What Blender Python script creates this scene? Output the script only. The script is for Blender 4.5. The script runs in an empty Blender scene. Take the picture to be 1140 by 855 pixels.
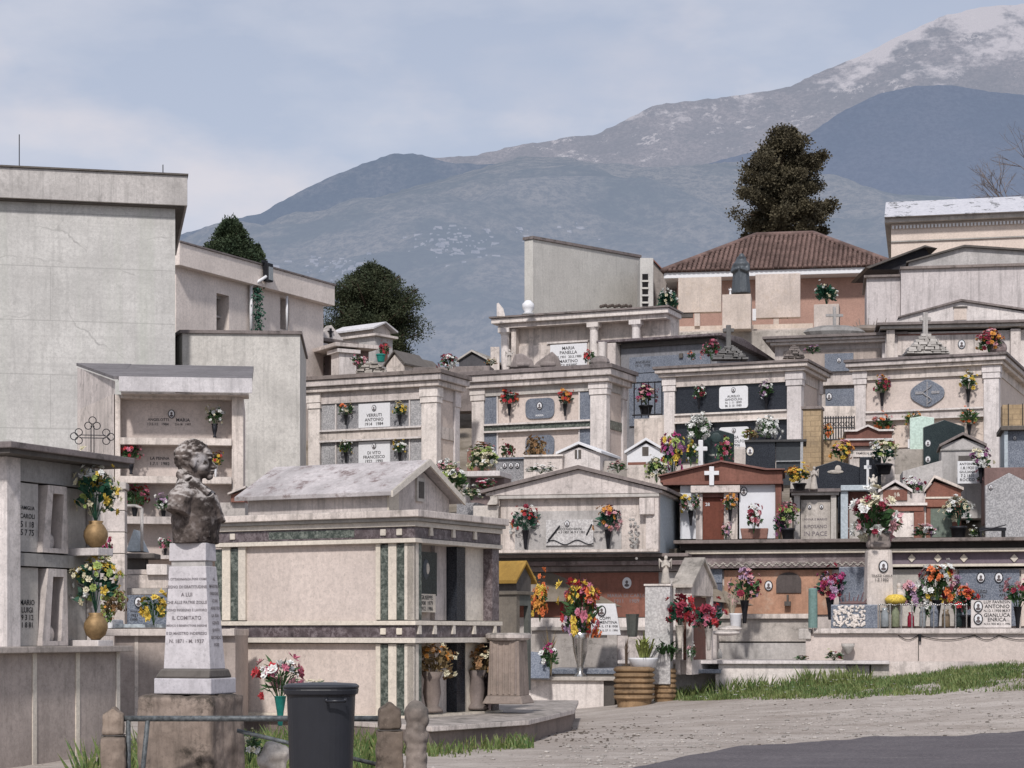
import bpy, bmesh, math, random
from mathutils import Vector, Matrix, noise
rnd = random.Random(11)
scene = bpy.context.scene
COL = scene.collection
F, HZ, H = 2200.0, 705.0, 1.6          # focal length in photo pixels, horizon row, eye height

def P(px, py, Y):
    return Vector(((px-570)/F*Y, Y, H+(HZ-py)/F*Y))

# ------------------------------------------------------------------ materials
MATS = {}
def nt(name):
    m = bpy.data.materials.new(name); m.use_nodes = True
    t = m.node_tree; t.nodes.clear()
    out = t.nodes.new('ShaderNodeOutputMaterial'); b = t.nodes.new('ShaderNodeBsdfPrincipled')
    t.links.new(b.outputs[0], out.inputs[0])
    MATS[name] = m
    return m, t, b, out
def node(t, kind, **kw):
    n = t.nodes.new(kind)
    for k, v in kw.items():
        if k in n.inputs: n.inputs[k].default_value = v
        else: setattr(n, k, v)
    return n
def mixc(t, fac, a, b, mode='MIX'):
    n = t.nodes.new('ShaderNodeMix'); n.data_type = 'RGBA'; n.blend_type = mode
    for inp, v in ((n.inputs[0], fac), (n.inputs[6], a), (n.inputs[7], b)):
        if hasattr(v, 'is_linked') or hasattr(v, 'links'): t.links.new(v, inp)
        elif isinstance(v, tuple): inp.default_value = (*v[:3], 1)
        else: inp.default_value = v
    return n.outputs[2]
def ramp(t, src, lo, hi, a=0.0, b=1.0):
    n = t.nodes.new('ShaderNodeMapRange'); n.inputs[1].default_value = lo; n.inputs[2].default_value = hi
    n.inputs[3].default_value = a; n.inputs[4].default_value = b
    t.links.new(src, n.inputs[0]); return n.outputs[0]
def wpos(t, scale=(1,1,1)):
    g = t.nodes.new('ShaderNodeNewGeometry'); mp = t.nodes.new('ShaderNodeMapping')
    mp.inputs['Scale'].default_value = scale
    t.links.new(g.outputs['Position'], mp.inputs[0]); return mp.outputs[0]
def noi(t, vec, scale, detail=4, rough=.6):
    n = node(t, 'ShaderNodeTexNoise', Scale=scale, Detail=detail, Roughness=rough)
    t.links.new(vec, n.inputs['Vector']); return n.outputs['Fac']
def mul(t, a, b):
    n = t.nodes.new('ShaderNodeMath'); n.operation = 'MULTIPLY'
    for i, v in ((0, a), (1, b)):
        if isinstance(v, (int, float)): n.inputs[i].default_value = v
        else: t.links.new(v, n.inputs[i])
    return n.outputs[0]
def bump(t, b, h, strength=.3, dist=.02):
    n = t.nodes.new('ShaderNodeBump'); n.inputs['Strength'].default_value = strength
    n.inputs['Distance'].default_value = dist
    t.links.new(h, n.inputs['Height']); t.links.new(n.outputs[0], b.inputs['Normal'])

def stone(name, c, dirt=.5, top=.6, var=.18, streak=.5, rough=.8, joint=None, dirtc=(.10,.095,.085), crev=True, crack=False):
    """weathered masonry: blotches, rain streaks, dark lichen on upward faces, grime and painted shade in corners"""
    m, t, b, out = nt(name)
    w = wpos(t)
    big = noi(t, w, .9, 5, .65); fine = noi(t, w, 14, 4, .7)
    col = mixc(t, ramp(t, big, .38, .62), tuple(x*(1-var) for x in c), tuple(min(1, x*(1+var*.7)) for x in c))
    col = mixc(t, ramp(t, fine, .42, .62, 0, .38), col, tuple(x*.62 for x in c))
    sk = noi(t, w, 34, 3, .8); col = mixc(t, ramp(t, sk, .55, .68, 0, .45), col, tuple(x*.45 for x in c)); col = mixc(t, ramp(t, sk, .40, .30, 0, .5), col, tuple(min(.85, x*1.25) for x in c))
    st = noi(t, wpos(t, (5, 5, .35)), 1.6, 5, .7)
    sm = mul(t, ramp(t, st, .50, .68), streak*.8)
    col = mixc(t, sm, col, tuple(x*.38 for x in c))
    sp = noi(t, w, 3.2, 8, .75)
    col = mixc(t, mul(t, ramp(t, sp, .53, .66), dirt*.85), col, dirtc)
    if joint:
        br = node(t, 'ShaderNodeTexBrick'); 
        br.inputs['Scale'].default_value = 1
        br.inputs['Brick Width'].default_value = joint[0]; br.inputs['Row Height'].default_value = joint[1]
        br.inputs['Mortar Size'].default_value = .012
        sx = t.nodes.new('ShaderNodeSeparateXYZ'); cb = t.nodes.new('ShaderNodeCombineXYZ')
        t.links.new(w, sx.inputs[0]); ad = t.nodes.new('ShaderNodeMath'); ad.operation = 'ADD'
        t.links.new(sx.outputs[0], ad.inputs[0]); t.links.new(sx.outputs[1], ad.inputs[1])
        t.links.new(ad.outputs[0], cb.inputs[0]); t.links.new(sx.outputs[2], cb.inputs[1])
        t.links.new(cb.outputs[0], br.inputs['Vector'])
        col = mixc(t, mul(t, br.outputs['Fac'], .45), col, tuple(x*.45 for x in c))
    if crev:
        ao = node(t, 'ShaderNodeAmbientOcclusion', Distance=.35); ao.samples = 3  # corner grime, with occlusion shade painted into the colour
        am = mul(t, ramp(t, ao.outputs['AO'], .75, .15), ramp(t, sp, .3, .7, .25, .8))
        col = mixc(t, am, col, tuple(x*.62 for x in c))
    g = t.nodes.new('ShaderNodeNewGeometry'); s2 = t.nodes.new('ShaderNodeSeparateXYZ')
    t.links.new(g.outputs['Normal'], s2.inputs[0])
    up = mul(t, ramp(t, s2.outputs[2], .25, .7), ramp(t, sp, .32, .62, top*.35, top))
    col = mixc(t, up, col, dirtc)
    if crack:
        vo = node(t, 'ShaderNodeTexVoronoi', feature='DISTANCE_TO_EDGE', Scale=.32)
        nz = node(t, 'ShaderNodeTexNoise', Scale=1.4, Detail=6); t.links.new(w, nz.inputs['Vector'])
        va = t.nodes.new('ShaderNodeVectorMath'); va.operation = 'ADD'; t.links.new(wpos(t, (1, 1, 1.9)), va.inputs[0]); t.links.new(nz.outputs['Color'], va.inputs[1]); t.links.new(va.outputs[0], vo.inputs['Vector'])
        col = mixc(t, mul(t, ramp(t, vo.outputs['Distance'], .012, .002), ramp(t, big, .45, .6, 0, .55)), col, tuple(x*.4 for x in c))
        bd_ = noi(t, wpos(t, (.25, .25, 9)), 1.0, 3, .6); col = mixc(t, ramp(t, bd_, .52, .64, 0, .30), col, tuple(x*.72 for x in c))
        vs_ = noi(t, wpos(t, (2.2, 2.2, .06)), 1.0, 4, .6); col = mixc(t, ramp(t, vs_, .5, .66, 0, .4), col, (c[0]*.74, c[1]*.80, c[2]*.72))
    oi = t.nodes.new('ShaderNodeObjectInfo')
    tint = mixc(t, oi.outputs['Random'], (.96,.94,.955), (1.10,1.055,1.01)); col = mixc(t, 1.0, col, tint, 'MULTIPLY')
    t.links.new(col, b.inputs['Base Color']); b.inputs['Roughness'].default_value = rough
    b.inputs['Specular IOR Level'].default_value = .25
    bump(t, b, fine, .35, .01)
    return m
def plain(name, c, rough=.7, metal=0, var=.2, scale=20, spec=.3, trans=0):
    m, t, b, out = nt(name)
    n = noi(t, wpos(t), scale, 4, .6)
    col = mixc(t, ramp(t, n, .3, .7), tuple(x*(1-var) for x in c), tuple(min(1, x*(1+var)) for x in c))
    t.links.new(col, b.inputs['Base Color'])
    b.inputs['Roughness'].default_value = rough; b.inputs['Metallic'].default_value = metal
    b.inputs['Specular IOR Level'].default_value = spec
    if trans: b.inputs['Transmission Weight'].default_value = trans
    return m
def petal(name, c):
    m, t, b, out = nt(name)
    n = noi(t, wpos(t), 35, 2, .6)
    g_ = (c[0]+c[1]+c[2])/3; c = tuple(x*.88+g_*.12 for x in c)
    col = mixc(t, ramp(t, n, .38, .62), tuple(x*.58 for x in c), tuple(min(1, x*1.12) for x in c))
    t.links.new(col, b.inputs['Base Color']); b.inputs['Roughness'].default_value = .75
    b.inputs['Subsurface Weight'].default_value = 0
    return m
def granite(name, c1, c2, scale=60, rough=.45, vein=False):
    m, t, b, out = nt(name)
    w = wpos(t)
    if vein:
        n = noi(t, w, scale, 9, .8); n2 = noi(t, w, scale*.25, 6, .7)
        col = mixc(t, ramp(t, n, .45, .62), c1, c2); col = mixc(t, ramp(t, n2, .55, .7), col, tuple(x*.4 for x in c1))
    else:
        n = noi(t, w, scale, 2, .5); n2 = noi(t, w, 2, 6, .7)
        col = mixc(t, ramp(t, n, .42, .6), c1, c2); col = mixc(t, ramp(t, n2, .4, .75, 0, .45), col, tuple(x*.5 for x in c1))
    t.links.new(col, b.inputs['Base Color']); b.inputs['Roughness'].default_value = rough
    b.inputs['Specular IOR Level'].default_value = .35
    return m

# stones
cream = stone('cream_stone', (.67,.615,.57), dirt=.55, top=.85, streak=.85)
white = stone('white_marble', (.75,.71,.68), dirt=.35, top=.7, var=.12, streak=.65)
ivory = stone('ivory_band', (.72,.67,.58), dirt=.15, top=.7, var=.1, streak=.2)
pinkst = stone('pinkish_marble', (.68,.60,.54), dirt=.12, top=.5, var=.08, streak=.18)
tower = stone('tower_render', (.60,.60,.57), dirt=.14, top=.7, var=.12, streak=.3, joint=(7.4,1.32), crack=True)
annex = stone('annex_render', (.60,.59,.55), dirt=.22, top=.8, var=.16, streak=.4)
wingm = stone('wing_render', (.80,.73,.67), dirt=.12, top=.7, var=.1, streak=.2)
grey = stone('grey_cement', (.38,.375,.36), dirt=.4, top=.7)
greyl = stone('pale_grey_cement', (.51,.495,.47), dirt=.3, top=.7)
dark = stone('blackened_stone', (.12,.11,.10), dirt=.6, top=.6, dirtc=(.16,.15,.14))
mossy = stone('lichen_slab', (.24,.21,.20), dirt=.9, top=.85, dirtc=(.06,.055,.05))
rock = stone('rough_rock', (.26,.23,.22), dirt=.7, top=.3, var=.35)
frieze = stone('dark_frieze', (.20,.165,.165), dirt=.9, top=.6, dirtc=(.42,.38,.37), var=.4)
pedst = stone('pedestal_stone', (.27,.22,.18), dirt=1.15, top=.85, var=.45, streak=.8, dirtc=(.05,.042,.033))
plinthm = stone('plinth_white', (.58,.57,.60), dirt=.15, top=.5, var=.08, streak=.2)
bustm, t_, b_, o_ = nt('bust_stone')
w_ = wpos(t_); n_a = noi(t_, w_, 4, 5, .6); n_b = noi(t_, w_, 11, 5, .65)
c_ = mixc(t_, ramp(t_, n_a, .42, .58), (.05,.040,.036), (.16,.13,.115)); c_ = mixc(t_, ramp(t_, n_b, .54, .66, 0, .45), c_, (.36,.32,.30)); c_ = mixc(t_, ramp(t_, n_b, .44, .36, 0, .8), c_, (.03,.025,.022))
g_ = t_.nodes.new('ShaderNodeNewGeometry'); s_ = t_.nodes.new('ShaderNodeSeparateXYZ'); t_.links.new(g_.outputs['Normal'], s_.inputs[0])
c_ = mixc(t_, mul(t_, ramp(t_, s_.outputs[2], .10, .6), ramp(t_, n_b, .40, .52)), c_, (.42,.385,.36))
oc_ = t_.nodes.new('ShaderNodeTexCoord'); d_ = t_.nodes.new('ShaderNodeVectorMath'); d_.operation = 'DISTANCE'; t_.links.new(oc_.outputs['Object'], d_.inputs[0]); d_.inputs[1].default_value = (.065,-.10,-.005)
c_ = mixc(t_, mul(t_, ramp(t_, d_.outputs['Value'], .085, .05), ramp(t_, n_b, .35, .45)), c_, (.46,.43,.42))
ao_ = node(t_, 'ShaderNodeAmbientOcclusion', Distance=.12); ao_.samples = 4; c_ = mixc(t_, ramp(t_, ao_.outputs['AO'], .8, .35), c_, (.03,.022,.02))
t_.links.new(c_, b_.inputs['Base Color']); b_.inputs['Roughness'].default_value = .95; b_.inputs['Specular IOR Level'].default_value = .1; bump(t_, b_, n_b, .4, .006)
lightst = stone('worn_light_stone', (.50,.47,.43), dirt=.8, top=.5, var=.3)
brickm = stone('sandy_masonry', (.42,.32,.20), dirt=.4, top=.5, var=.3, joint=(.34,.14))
greenm = granite('green_marble', (.05,.062,.052), (.25,.27,.235), 16, .35, True)
purplem = granite('purple_marble', (.085,.065,.068), (.27,.23,.235), 14, .35, True)
darkgreen = granite('dark_green_granite', (.012,.022,.024), (.035,.05,.05), 60, .25)
blackg = granite('black_granite', (.012,.014,.02), (.04,.045,.055), 60, .25)
blueg = granite('blue_grey_granite', (.13,.15,.19), (.26,.28,.32), 40, .4)
greyg = granite('grey_granite', (.20,.20,.21), (.42,.41,.42), 45, .5)
palegr = granite('pale_granite', (.45,.43,.42), (.64,.62,.60), 22, .6)
specg = granite('speckled_granite', (.30,.295,.30), (.50,.49,.49), 28, .5)
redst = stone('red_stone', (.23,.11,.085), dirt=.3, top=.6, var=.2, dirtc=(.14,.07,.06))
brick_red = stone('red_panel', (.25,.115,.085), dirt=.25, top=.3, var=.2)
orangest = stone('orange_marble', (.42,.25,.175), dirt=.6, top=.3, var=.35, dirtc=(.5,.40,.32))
tealst = plain('blue_grey_plaster', (.42,.47,.50), .8)
whitep = plain('white_plaque', (.74,.74,.75), .4, var=.06)
whitew = plain('white_wall_panel', (.72,.73,.76), .7, var=.05, scale=3)
ink = plain('black_lettering', (.05,.048,.05), .5, var=.5)
goldi = plain('silver_lettering', (.55,.55,.5), .4)
darkmetal = plain('dark_iron', (.03,.03,.035), .5, .6)
binm = plain('bin_plastic', (.019,.020,.025), .42, var=.1, scale=6, spec=.5)
brass = plain('brass', (.30,.20,.10), .6, .45)
silver = plain('silver_metal', (.6,.58,.55), .25, .9)
pipe = plain('rail_pipe', (.11,.12,.125), .6, .3, var=.5, scale=30)
glass = plain('dull_glass', (.25,.27,.28), .15, spec=.6)
plain('photo_tone', (.12,.10,.10), .6)
voidm = plain('dark_recess', (.012,.011,.012), .9)
leaf = plain('leaf_green', (.045,.10,.035), .6, var=.5)
leafd = plain('leaf_dark_green', (.02,.075,.045), .6, var=.5)
dryleaf = plain('dry_leaf', (.22,.16,.08), .8, var=.4)
clay = plain('terracotta_pot', (.26,.14,.11), .8)
whitepot = plain('white_pot', (.7,.7,.72), .5, var=.05)
tealmet = plain('verdigris', (.16,.25,.23), .6)
redglass = plain('red_glass', (.22,.01,.03), .2, spec=.6)
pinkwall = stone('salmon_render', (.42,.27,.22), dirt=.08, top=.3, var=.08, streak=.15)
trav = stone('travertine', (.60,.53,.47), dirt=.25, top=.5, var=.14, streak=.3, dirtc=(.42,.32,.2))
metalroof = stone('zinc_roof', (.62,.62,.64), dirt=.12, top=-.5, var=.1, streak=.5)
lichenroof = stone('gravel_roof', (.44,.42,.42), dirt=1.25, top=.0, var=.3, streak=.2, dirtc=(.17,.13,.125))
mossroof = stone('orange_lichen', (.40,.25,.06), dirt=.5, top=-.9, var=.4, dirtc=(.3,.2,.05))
barkm = plain('bark', (.10,.07,.05), .9)
bronze = plain('bronze_statue', (.085,.095,.105), .5, .3)
PC = {'red':(.55,.02,.03),'crimson':(.30,.01,.04),'pink':(.62,.16,.25),'rose':(.70,.35,.38),'white':(.80,.80,.76),
      'cream':(.72,.66,.45),'yellow':(.75,.52,.03),'gold':(.72,.30,.02),'orange':(.75,.16,.02),'purple':(.28,.08,.22),
      'lilac':(.48,.30,.46),'dry':(.36,.19,.07),'magenta':(.50,.03,.20),'brown':(.20,.12,.05),'lime':(.35,.45,.10)}
for k, v in PC.items(): petal('petal_'+k, v)
MOUNT = {}
# ------------------------------------------------------------------ mesh builder
class MB:
    def __init__(s): s.v = []; s.f = []
    def add(s, vs, fs):
        n = len(s.v); s.v += [tuple(v) for v in vs]; s.f += [tuple(i+n for i in f) for f in fs]; return s
    def box(s, x0, x1, y0, y1, z0, z1):
        if x0 > x1: x0, x1 = x1, x0
        if y0 > y1: y0, y1 = y1, y0
        if z0 > z1: z0, z1 = z1, z0
        return s.add([(x0,y0,z0),(x1,y0,z0),(x1,y1,z0),(x0,y1,z0),(x0,y0,z1),(x1,y0,z1),(x1,y1,z1),(x0,y1,z1)],
              [(0,3,2,1),(4,5,6,7),(0,1,5,4),(1,2,6,5),(2,3,7,6),(3,0,4,7)])
    def taper(s, b, t):  # b,t = (x0,x1,y0,y1,z)
        q = lambda r: [(r[0],r[2],r[4]),(r[1],r[2],r[4]),(r[1],r[3],r[4]),(r[0],r[3],r[4])]
        return s.add(q(b)+q(t), [(0,3,2,1),(4,5,6,7),(0,1,5,4),(1,2,6,5),(2,3,7,6),(3,0,4,7)])
    def prism(s, poly, a, b, axis='y'):
        n = len(poly)
        if axis == 'y': mk = lambda p, c: (p[0], c, p[1])
        elif axis == 'x': mk = lambda p, c: (c, p[0], p[1])
        else: mk = lambda p, c: (p[0], p[1], c)
        vs = [mk(p, a) for p in poly]+[mk(p, b) for p in poly]
        fs = [tuple(range(n)), tuple(range(2*n-1, n-1, -1))]+[(i, i+n, (i+1) % n+n, (i+1) % n) for i in range(n)]
        return s.add(vs, fs)
    def tube(s, p0, p1, r0, r1=None, n=8):
        r1 = r0 if r1 is None else r1
        p0 = Vector(p0); p1 = Vector(p1); d = (p1-p0)
        if d.length < 1e-6: return s
        q = d.to_track_quat('Z', 'Y'); vs = []
        for p, r in ((p0, r0), (p1, r1)):
            for i in range(n):
                a = 2*math.pi*i/n; vs.append(p+q @ Vector((math.cos(a)*r, math.sin(a)*r, 0)))
        return s.add(vs, [tuple(range(n-1,-1,-1)), tuple(range(n,2*n))]+[(i, (i+1) % n, (i+1) % n+n, i+n) for i in range(n)])
    def path(s, pts, r, n=6):
        for a, b in zip(pts, pts[1:]): s.tube(a, b, r, r, n)
        return s
    def lathe(s, c, prof, n=16, sx=1, sy=1):
        vs = []; fs = []
        for r, z in prof:
            for i in range(n):
                a = 2*math.pi*i/n; vs.append((c[0]+math.cos(a)*r*sx, c[1]+math.sin(a)*r*sy, c[2]+z))
        for j in range(len(prof)-1):
            for i in range(n):
                fs.append((j*n+i, j*n+(i+1) % n, (j+1)*n+(i+1) % n, (j+1)*n+i))
        fs.append(tuple(range(n-1,-1,-1))); fs.append(tuple(range((len(prof)-1)*n, len(prof)*n)))
        return s.add(vs, fs)
    def ball(s, c, r, n=10, m=7, rot=None):
        if isinstance(r, (int, float)): r = (r, r, r)
        vs = [Vector((0,0,1))]; fs = []
        for j in range(1, m):
            th = math.pi*j/m
            for i in range(n):
                a = 2*math.pi*i/n; vs.append(Vector((math.sin(th)*math.cos(a), math.sin(th)*math.sin(a), math.cos(th))))
        vs.append(Vector((0,0,-1)))
        for i in range(n): fs.append((0, 1+i, 1+(i+1) % n))
        for j in range(m-2):
            for i in range(n):
                a = 1+j*n+i; b = 1+j*n+(i+1) % n; fs.append((a, a+n, b+n, b))
        L = len(vs)-1
        for i in range(n): fs.append((L, L-n+(i+1) % n, L-n+i))
        R = rot or Matrix.Identity(3)
        vs = [Vector(c)+R @ Vector((v.x*r[0], v.y*r[1], v.z*r[2])) for v in vs]
        return s.add(vs, fs)
    def mesh(s, name, mat, smooth=False, fixn=True):
        me = bpy.data.meshes.new(name); me.from_pydata(s.v, [], s.f)
        if fixn:
            bm = bmesh.new(); bm.from_mesh(me); bmesh.ops.recalc_face_normals(bm, faces=bm.faces[:]); bm.to_mesh(me); bm.free()
        if mat: me.materials.append(mat)
        if smooth: me.polygons.foreach_set('use_smooth', [True]*len(me.polygons))
        me.update(); return me
    def build(s, name, mat, parent=None, smooth=False, bev=0, fixn=True):
        o = bpy.data.objects.new(name, s.mesh(name, mat, smooth, fixn)); COL.objects.link(o)
        if parent is not None: o.parent = parent
        if bev:
            b = o.modifiers.new('bevel', 'BEVEL'); b.width = bev; b.segments = 2; b.limit_method = 'ANGLE'
        return o

USED = set()
def tag(o, label, cat, group=None, kind=None):
    if label:
        if label in USED: print('DUP LABEL', label)
        USED.add(label); o['label'] = label
    if cat: o['category'] = cat
    if group: o['group'] = group
    if kind: o['kind'] = kind
    return o
def empty(name, loc, rz=0, label=None, cat=None, group=None):
    o = bpy.data.objects.new(name, None); COL.objects.link(o); o.location = loc; o.rotation_euler = (0, 0, rz)
    o.empty_display_size = .2
    return tag(o, label, cat, group)
def struct(o):
    o['kind'] = 'structure'; return o

TXT = {}
def text_mesh(s):
    cu = bpy.data.curves.new('t', 'FONT'); cu.body = s; cu.align_x = 'CENTER'; cu.align_y = 'CENTER'; cu.size = 1
    cu.resolution_u = 2; cu.offset = .012
    o = bpy.data.objects.new('t', cu); COL.objects.link(o)
    dg = bpy.context.evaluated_depsgraph_get(); me = bpy.data.meshes.new_from_object(o.evaluated_get(dg))
    bpy.data.objects.remove(o); bpy.data.curves.remove(cu)
    return me
def inscription(parent, lines, x0, x1, z0, z1, y, mat=None, name='inscription', axis='y', tight=.74):
    """raised lettering, several lines, fitted in the rectangle; faces -y (axis y) or +x (axis x)"""
    vs = []; fs = []; n = len(lines); rh = (z1-z0)/n
    for i, s in enumerate(lines):
        if not s: continue
        if s not in TXT: TXT[s] = text_mesh(s)
        me = TXT[s]
        xs = [v.co.x for v in me.vertices]; ys = [v.co.y for v in me.vertices]
        w = max(xs)-min(xs); h = max(ys)-min(ys)
        k = min((x1-x0)/w*.98, rh*tight/h); cx = (x0+x1)/2; cz = z1-rh*(i+.5)
        mx = (max(xs)+min(xs))/2; my = (max(ys)+min(ys))/2; b = len(vs)
        for v in me.vertices:
            a = cx+(v.co.x-mx)*k*(1 if axis != 'x' else 1); z = cz+(v.co.y-my)*k
            vs.append((a, y, z) if axis == 'y' else (y, a, z))
        fs += [tuple(b+j for j in p.vertices) for p in me.polygons]
    m = MB(); m.v = vs; m.f = fs
    return m.build(name, mat or ink, parent, fixn=False)

def portrait(parent, x, z, y, r, rim=None):
    """small oval photo on enamel in ONE mesh: rim, pale oval, head and shoulders"""
    n = 18; vs = []; fs = []; mi = []
    def ov(cx, cz, a, b, y0, k):
        i0 = len(vs); vs.extend([(cx+math.cos(6.2832*i/n)*a, y0, cz+math.sin(6.2832*i/n)*b) for i in range(n)]); fs.append(tuple(range(i0, i0+n))); mi.append(k); return i0
    i0 = ov(x, z, r*.8, r, y-.012, 0); i1 = ov(x, z, r*.8, r, y+.012, 0)
    for i in range(n): fs.append((i0+i, i1+i, i1+(i+1) % n, i0+(i+1) % n)); mi.append(0)
    ov(x, z, r*.62, r*.82, y-.016, 1); ov(x, z+r*.15, r*.24, r*.30, y-.022, 2); ov(x, z-r*.42, r*.42, r*.26, y-.020, 2)
    me = bpy.data.meshes.new('portrait_medallion'); me.from_pydata(vs, [], fs)
    for q in (rim or darkmetal, whitep, MATS['photo_tone']): me.materials.append(q)
    me.polygons.foreach_set('material_index', mi)
    o = bpy.data.objects.new('portrait_medallion', me); COL.objects.link(o); o.parent = parent
    return o

# ------------------------------------------------------------------ local frame of a facade
class Fr:
    def __init__(s, name, label, cat, px, py, Y, rot, group=None):
        s.o = P(px, py, Y); s.a = math.radians(rot); s.c = math.cos(s.a); s.s = math.sin(s.a)
        s.e = empty(name, s.o, s.a, label, cat, group); s.k = Y/F
    def x(s, px, y=0):
        cx = s.o.x-y*s.s; cy = s.o.y+y*s.c; k = (px-570)/F
        return (k*cy-cx)/(s.c-k*s.s)
    def y(s, px, x=0):
        cx = s.o.x+x*s.c; cy = s.o.y+x*s.s; k = (px-570)/F
        return (k*cy-cx)/(-s.s-k*s.c)
    def z(s, py, x=0, y=0):
        Y = s.o.y+x*s.s+y*s.c
        return H+(HZ-py)/F*Y-s.o.z
    def w(s, x, y, z):
        return Vector((s.o.x+x*s.c-y*s.s, s.o.y+x*s.s+y*s.c, s.o.z+z))
    def pt(s, px, py, y=0):        # world point on the plane y=const seen at px,py
        x = s.x(px, y); return s.w(x, y, s.z(py, x, y))
    def box(s, m, pa, pb, pya, pyb, y0, y1, yr=None):
        yr = 0 if yr is None else yr
        xa = s.x(pa, yr); xb = s.x(pb, yr)
        return m.box(xa, xb, y0, y1, s.z(pya), s.z(pyb))
    def part(s, name, mat, pa, pb, pya, pyb, y0, y1, parent=None, bev=0):
        m = MB(); s.box(m, pa, pb, pya, pyb, y0, y1)
        return m.build(name, mat, parent or s.e, bev=bev)
    def plaque(s, pa, pb, pya, pyb, y, mat, lines=(), port=None, tmat=None, name='plaque', round_=.0, pad=.1, ins=None):
        xa, xb = s.x(pa), s.x(pb); za, zb = s.z(pyb), s.z(pya); m = MB()
        if round_:
            r = round_*(zb-za); pts = []
            for cx, cz, a0 in ((xb-r, zb-r, 0), (xa+r, zb-r, 90), (xa+r, za+r, 180), (xb-r, za+r, 270)):
                for j in range(5):
                    a = math.radians(a0+j*22.5); pts.append((cx+math.cos(a)*r, cz+math.sin(a)*r))
            m.prism(pts, y-.03, y+.01, 'y')
        else: m.box(xa, xb, y-.03, y+.01, za, zb)
        o = m.build(name, mat, s.e)
        if lines:
            t0, t1 = ins or (.05, .6 if port else .92)
            h = zb-za; w = xb-xa
            inscription(o, lines, xa+w*pad, xb-w*pad, za+h*t0, za+h*t1, y-.035, tmat)
        if port:
            for q in (port if isinstance(port, (list, tuple)) and isinstance(port[0], tuple) else [port]):
                portrait(o, xa+(xb-xa)*q[0], za+(zb-za)*q[1], y-.035, (zb-za)*q[2])
        return o

# ------------------------------------------------------------------ flowers
FL = {}
def foliage_mesh(seed, mat, spread=1., long=0, cnt=105):
    key = ('f', seed, mat.name, spread, long, cnt)
    if key in FL: return FL[key]
    r = random.Random(seed*7+1); m = MB()
    for i in range(cnt):
        a = r.uniform(0, 6.28); el = r.uniform(-.8, 1.3); d = r.uniform(.06, .25)*spread
        c = Vector((math.cos(a)*math.cos(el)*d, math.sin(a)*math.cos(el)*d*.8, .62+math.sin(el)*d))
        dirv = Vector((math.cos(a), math.sin(a), r.uniform(-.2, 1.0+long))).normalized()
        L = r.uniform(.08, .17)*(1+long); wv = dirv.cross(Vector((r.uniform(-1,1), r.uniform(-1,1), r.uniform(-1,1)))).normalized()*L*(.26 if not long else .1)
        m.add([c-wv*.3, c+dirv*L*.5-wv, c+dirv*L, c+dirv*L*.5+wv], [(0,1,2,3)])
    for i in range(14):
        a = r.uniform(0, 6.28); d = r.uniform(.05, .2)*spread
        m.tube((0,0,.3), (math.cos(a)*d, math.sin(a)*d, r.uniform(.6, .85)), .006, .005, 4)
    FL[key] = m.mesh('foliage', mat, fixn=False); return FL[key]
def blossom_mesh(seed, cname, n, spread=1., size=1.):
    key = ('b', seed, cname, n, spread, size)
    if key in FL: return FL[key]
    r = random.Random(seed*13+5); m = MB(); sh = [(r.uniform(0, 6.28), r.uniform(-.1, 1.2)) for _ in range(3)]
    for i in range(n):
        if r.random() < .6:
            q0 = r.choice(sh); a = q0[0]+r.gauss(0, .45); el = q0[1]+r.gauss(0, .3)
        else: a = r.uniform(0, 6.28); el = math.asin(r.uniform(-.45, 1))
        d = r.uniform(.19, .35)*(1+.25*noise.noise(Vector((a, el*2, seed*3.3))))
        if r.random() < .10: d *= r.uniform(1.15, 1.45)
        nrm = Vector((math.cos(a)*math.cos(el), math.sin(a)*math.cos(el), math.sin(el)))
        c = Vector((nrm.x*d*spread, nrm.y*d*spread*.85, .66+nrm.z*d*1.08-(.12*r.random() if nrm.z < .1 else 0)))
        q = (nrm+Vector((r.uniform(-.5,.5), r.uniform(-.5,.5), r.uniform(-.3,.4)))).to_track_quat('Z', 'Y')
        R = r.choice((.042,.055,.065,.075,.085))*size*r.uniform(.85, 1.1); k0 = r.choice((5,6,7))
        for ring, (k, rr, up) in enumerate(((k0, 1, .25), (5, .6, .75))):
            for j in range(k):
                b = 2*math.pi*j/k+ring*.5; w = .5; dr = r.uniform(-.25, .25)
                d1 = Vector((math.cos(b), math.sin(b), 0)); t1 = Vector((-math.sin(b), math.cos(b), 0))
                pts = [Vector((0,0,0)), d1*R*rr*.6-t1*R*rr*w*.7+Vector((0,0,R*up*.5)), d1*R*rr*r.uniform(.85,1.1)+Vector((0,0,R*(up*(.5+r.random()*.4)+dr))), d1*R*rr*.6+t1*R*rr*w*.7+Vector((0,0,R*up*.5))]
                m.add([c+q @ p for p in pts], [(0,1,2,3)])
    FL[key] = m.mesh('blossoms', MATS['petal_'+cname], fixn=False); return FL[key]
VPROF = {
 'urn': [(.05,0),(.06,.02),(.035,.05),(.07,.2),(.095,.34),(.08,.36),(.11,.42)],
 'cone': [(.03,0),(.035,.02),(.05,.2),(.085,.42),(.095,.43)],
 'pot': [(.12,0),(.13,.02),(.17,.24),(.19,.25),(.19,.30),(.16,.31)],
 'round': [(.06,0),(.065,.012),(.13,.06),(.16,.14),(.155,.20),(.11,.27),(.085,.29),(.10,.32)],
 'tall': [(.10,0),(.11,.01),(.04,.05),(.05,.12),(.10,.25),(.12,.38),(.14,.44)],
 'low': [(.2,0),(.24,.03),(.28,.2),(.29,.24)],
}
VM = {}
def vase_mesh(kind, mat):
    k = (kind, mat.name)
    if k not in VM: VM[k] = MB().lathe((0,0,0), VPROF[kind], 14).mesh('vase', mat, True)
    return VM[k]
BG = 'flower bouquets set out on the tombs'
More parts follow.
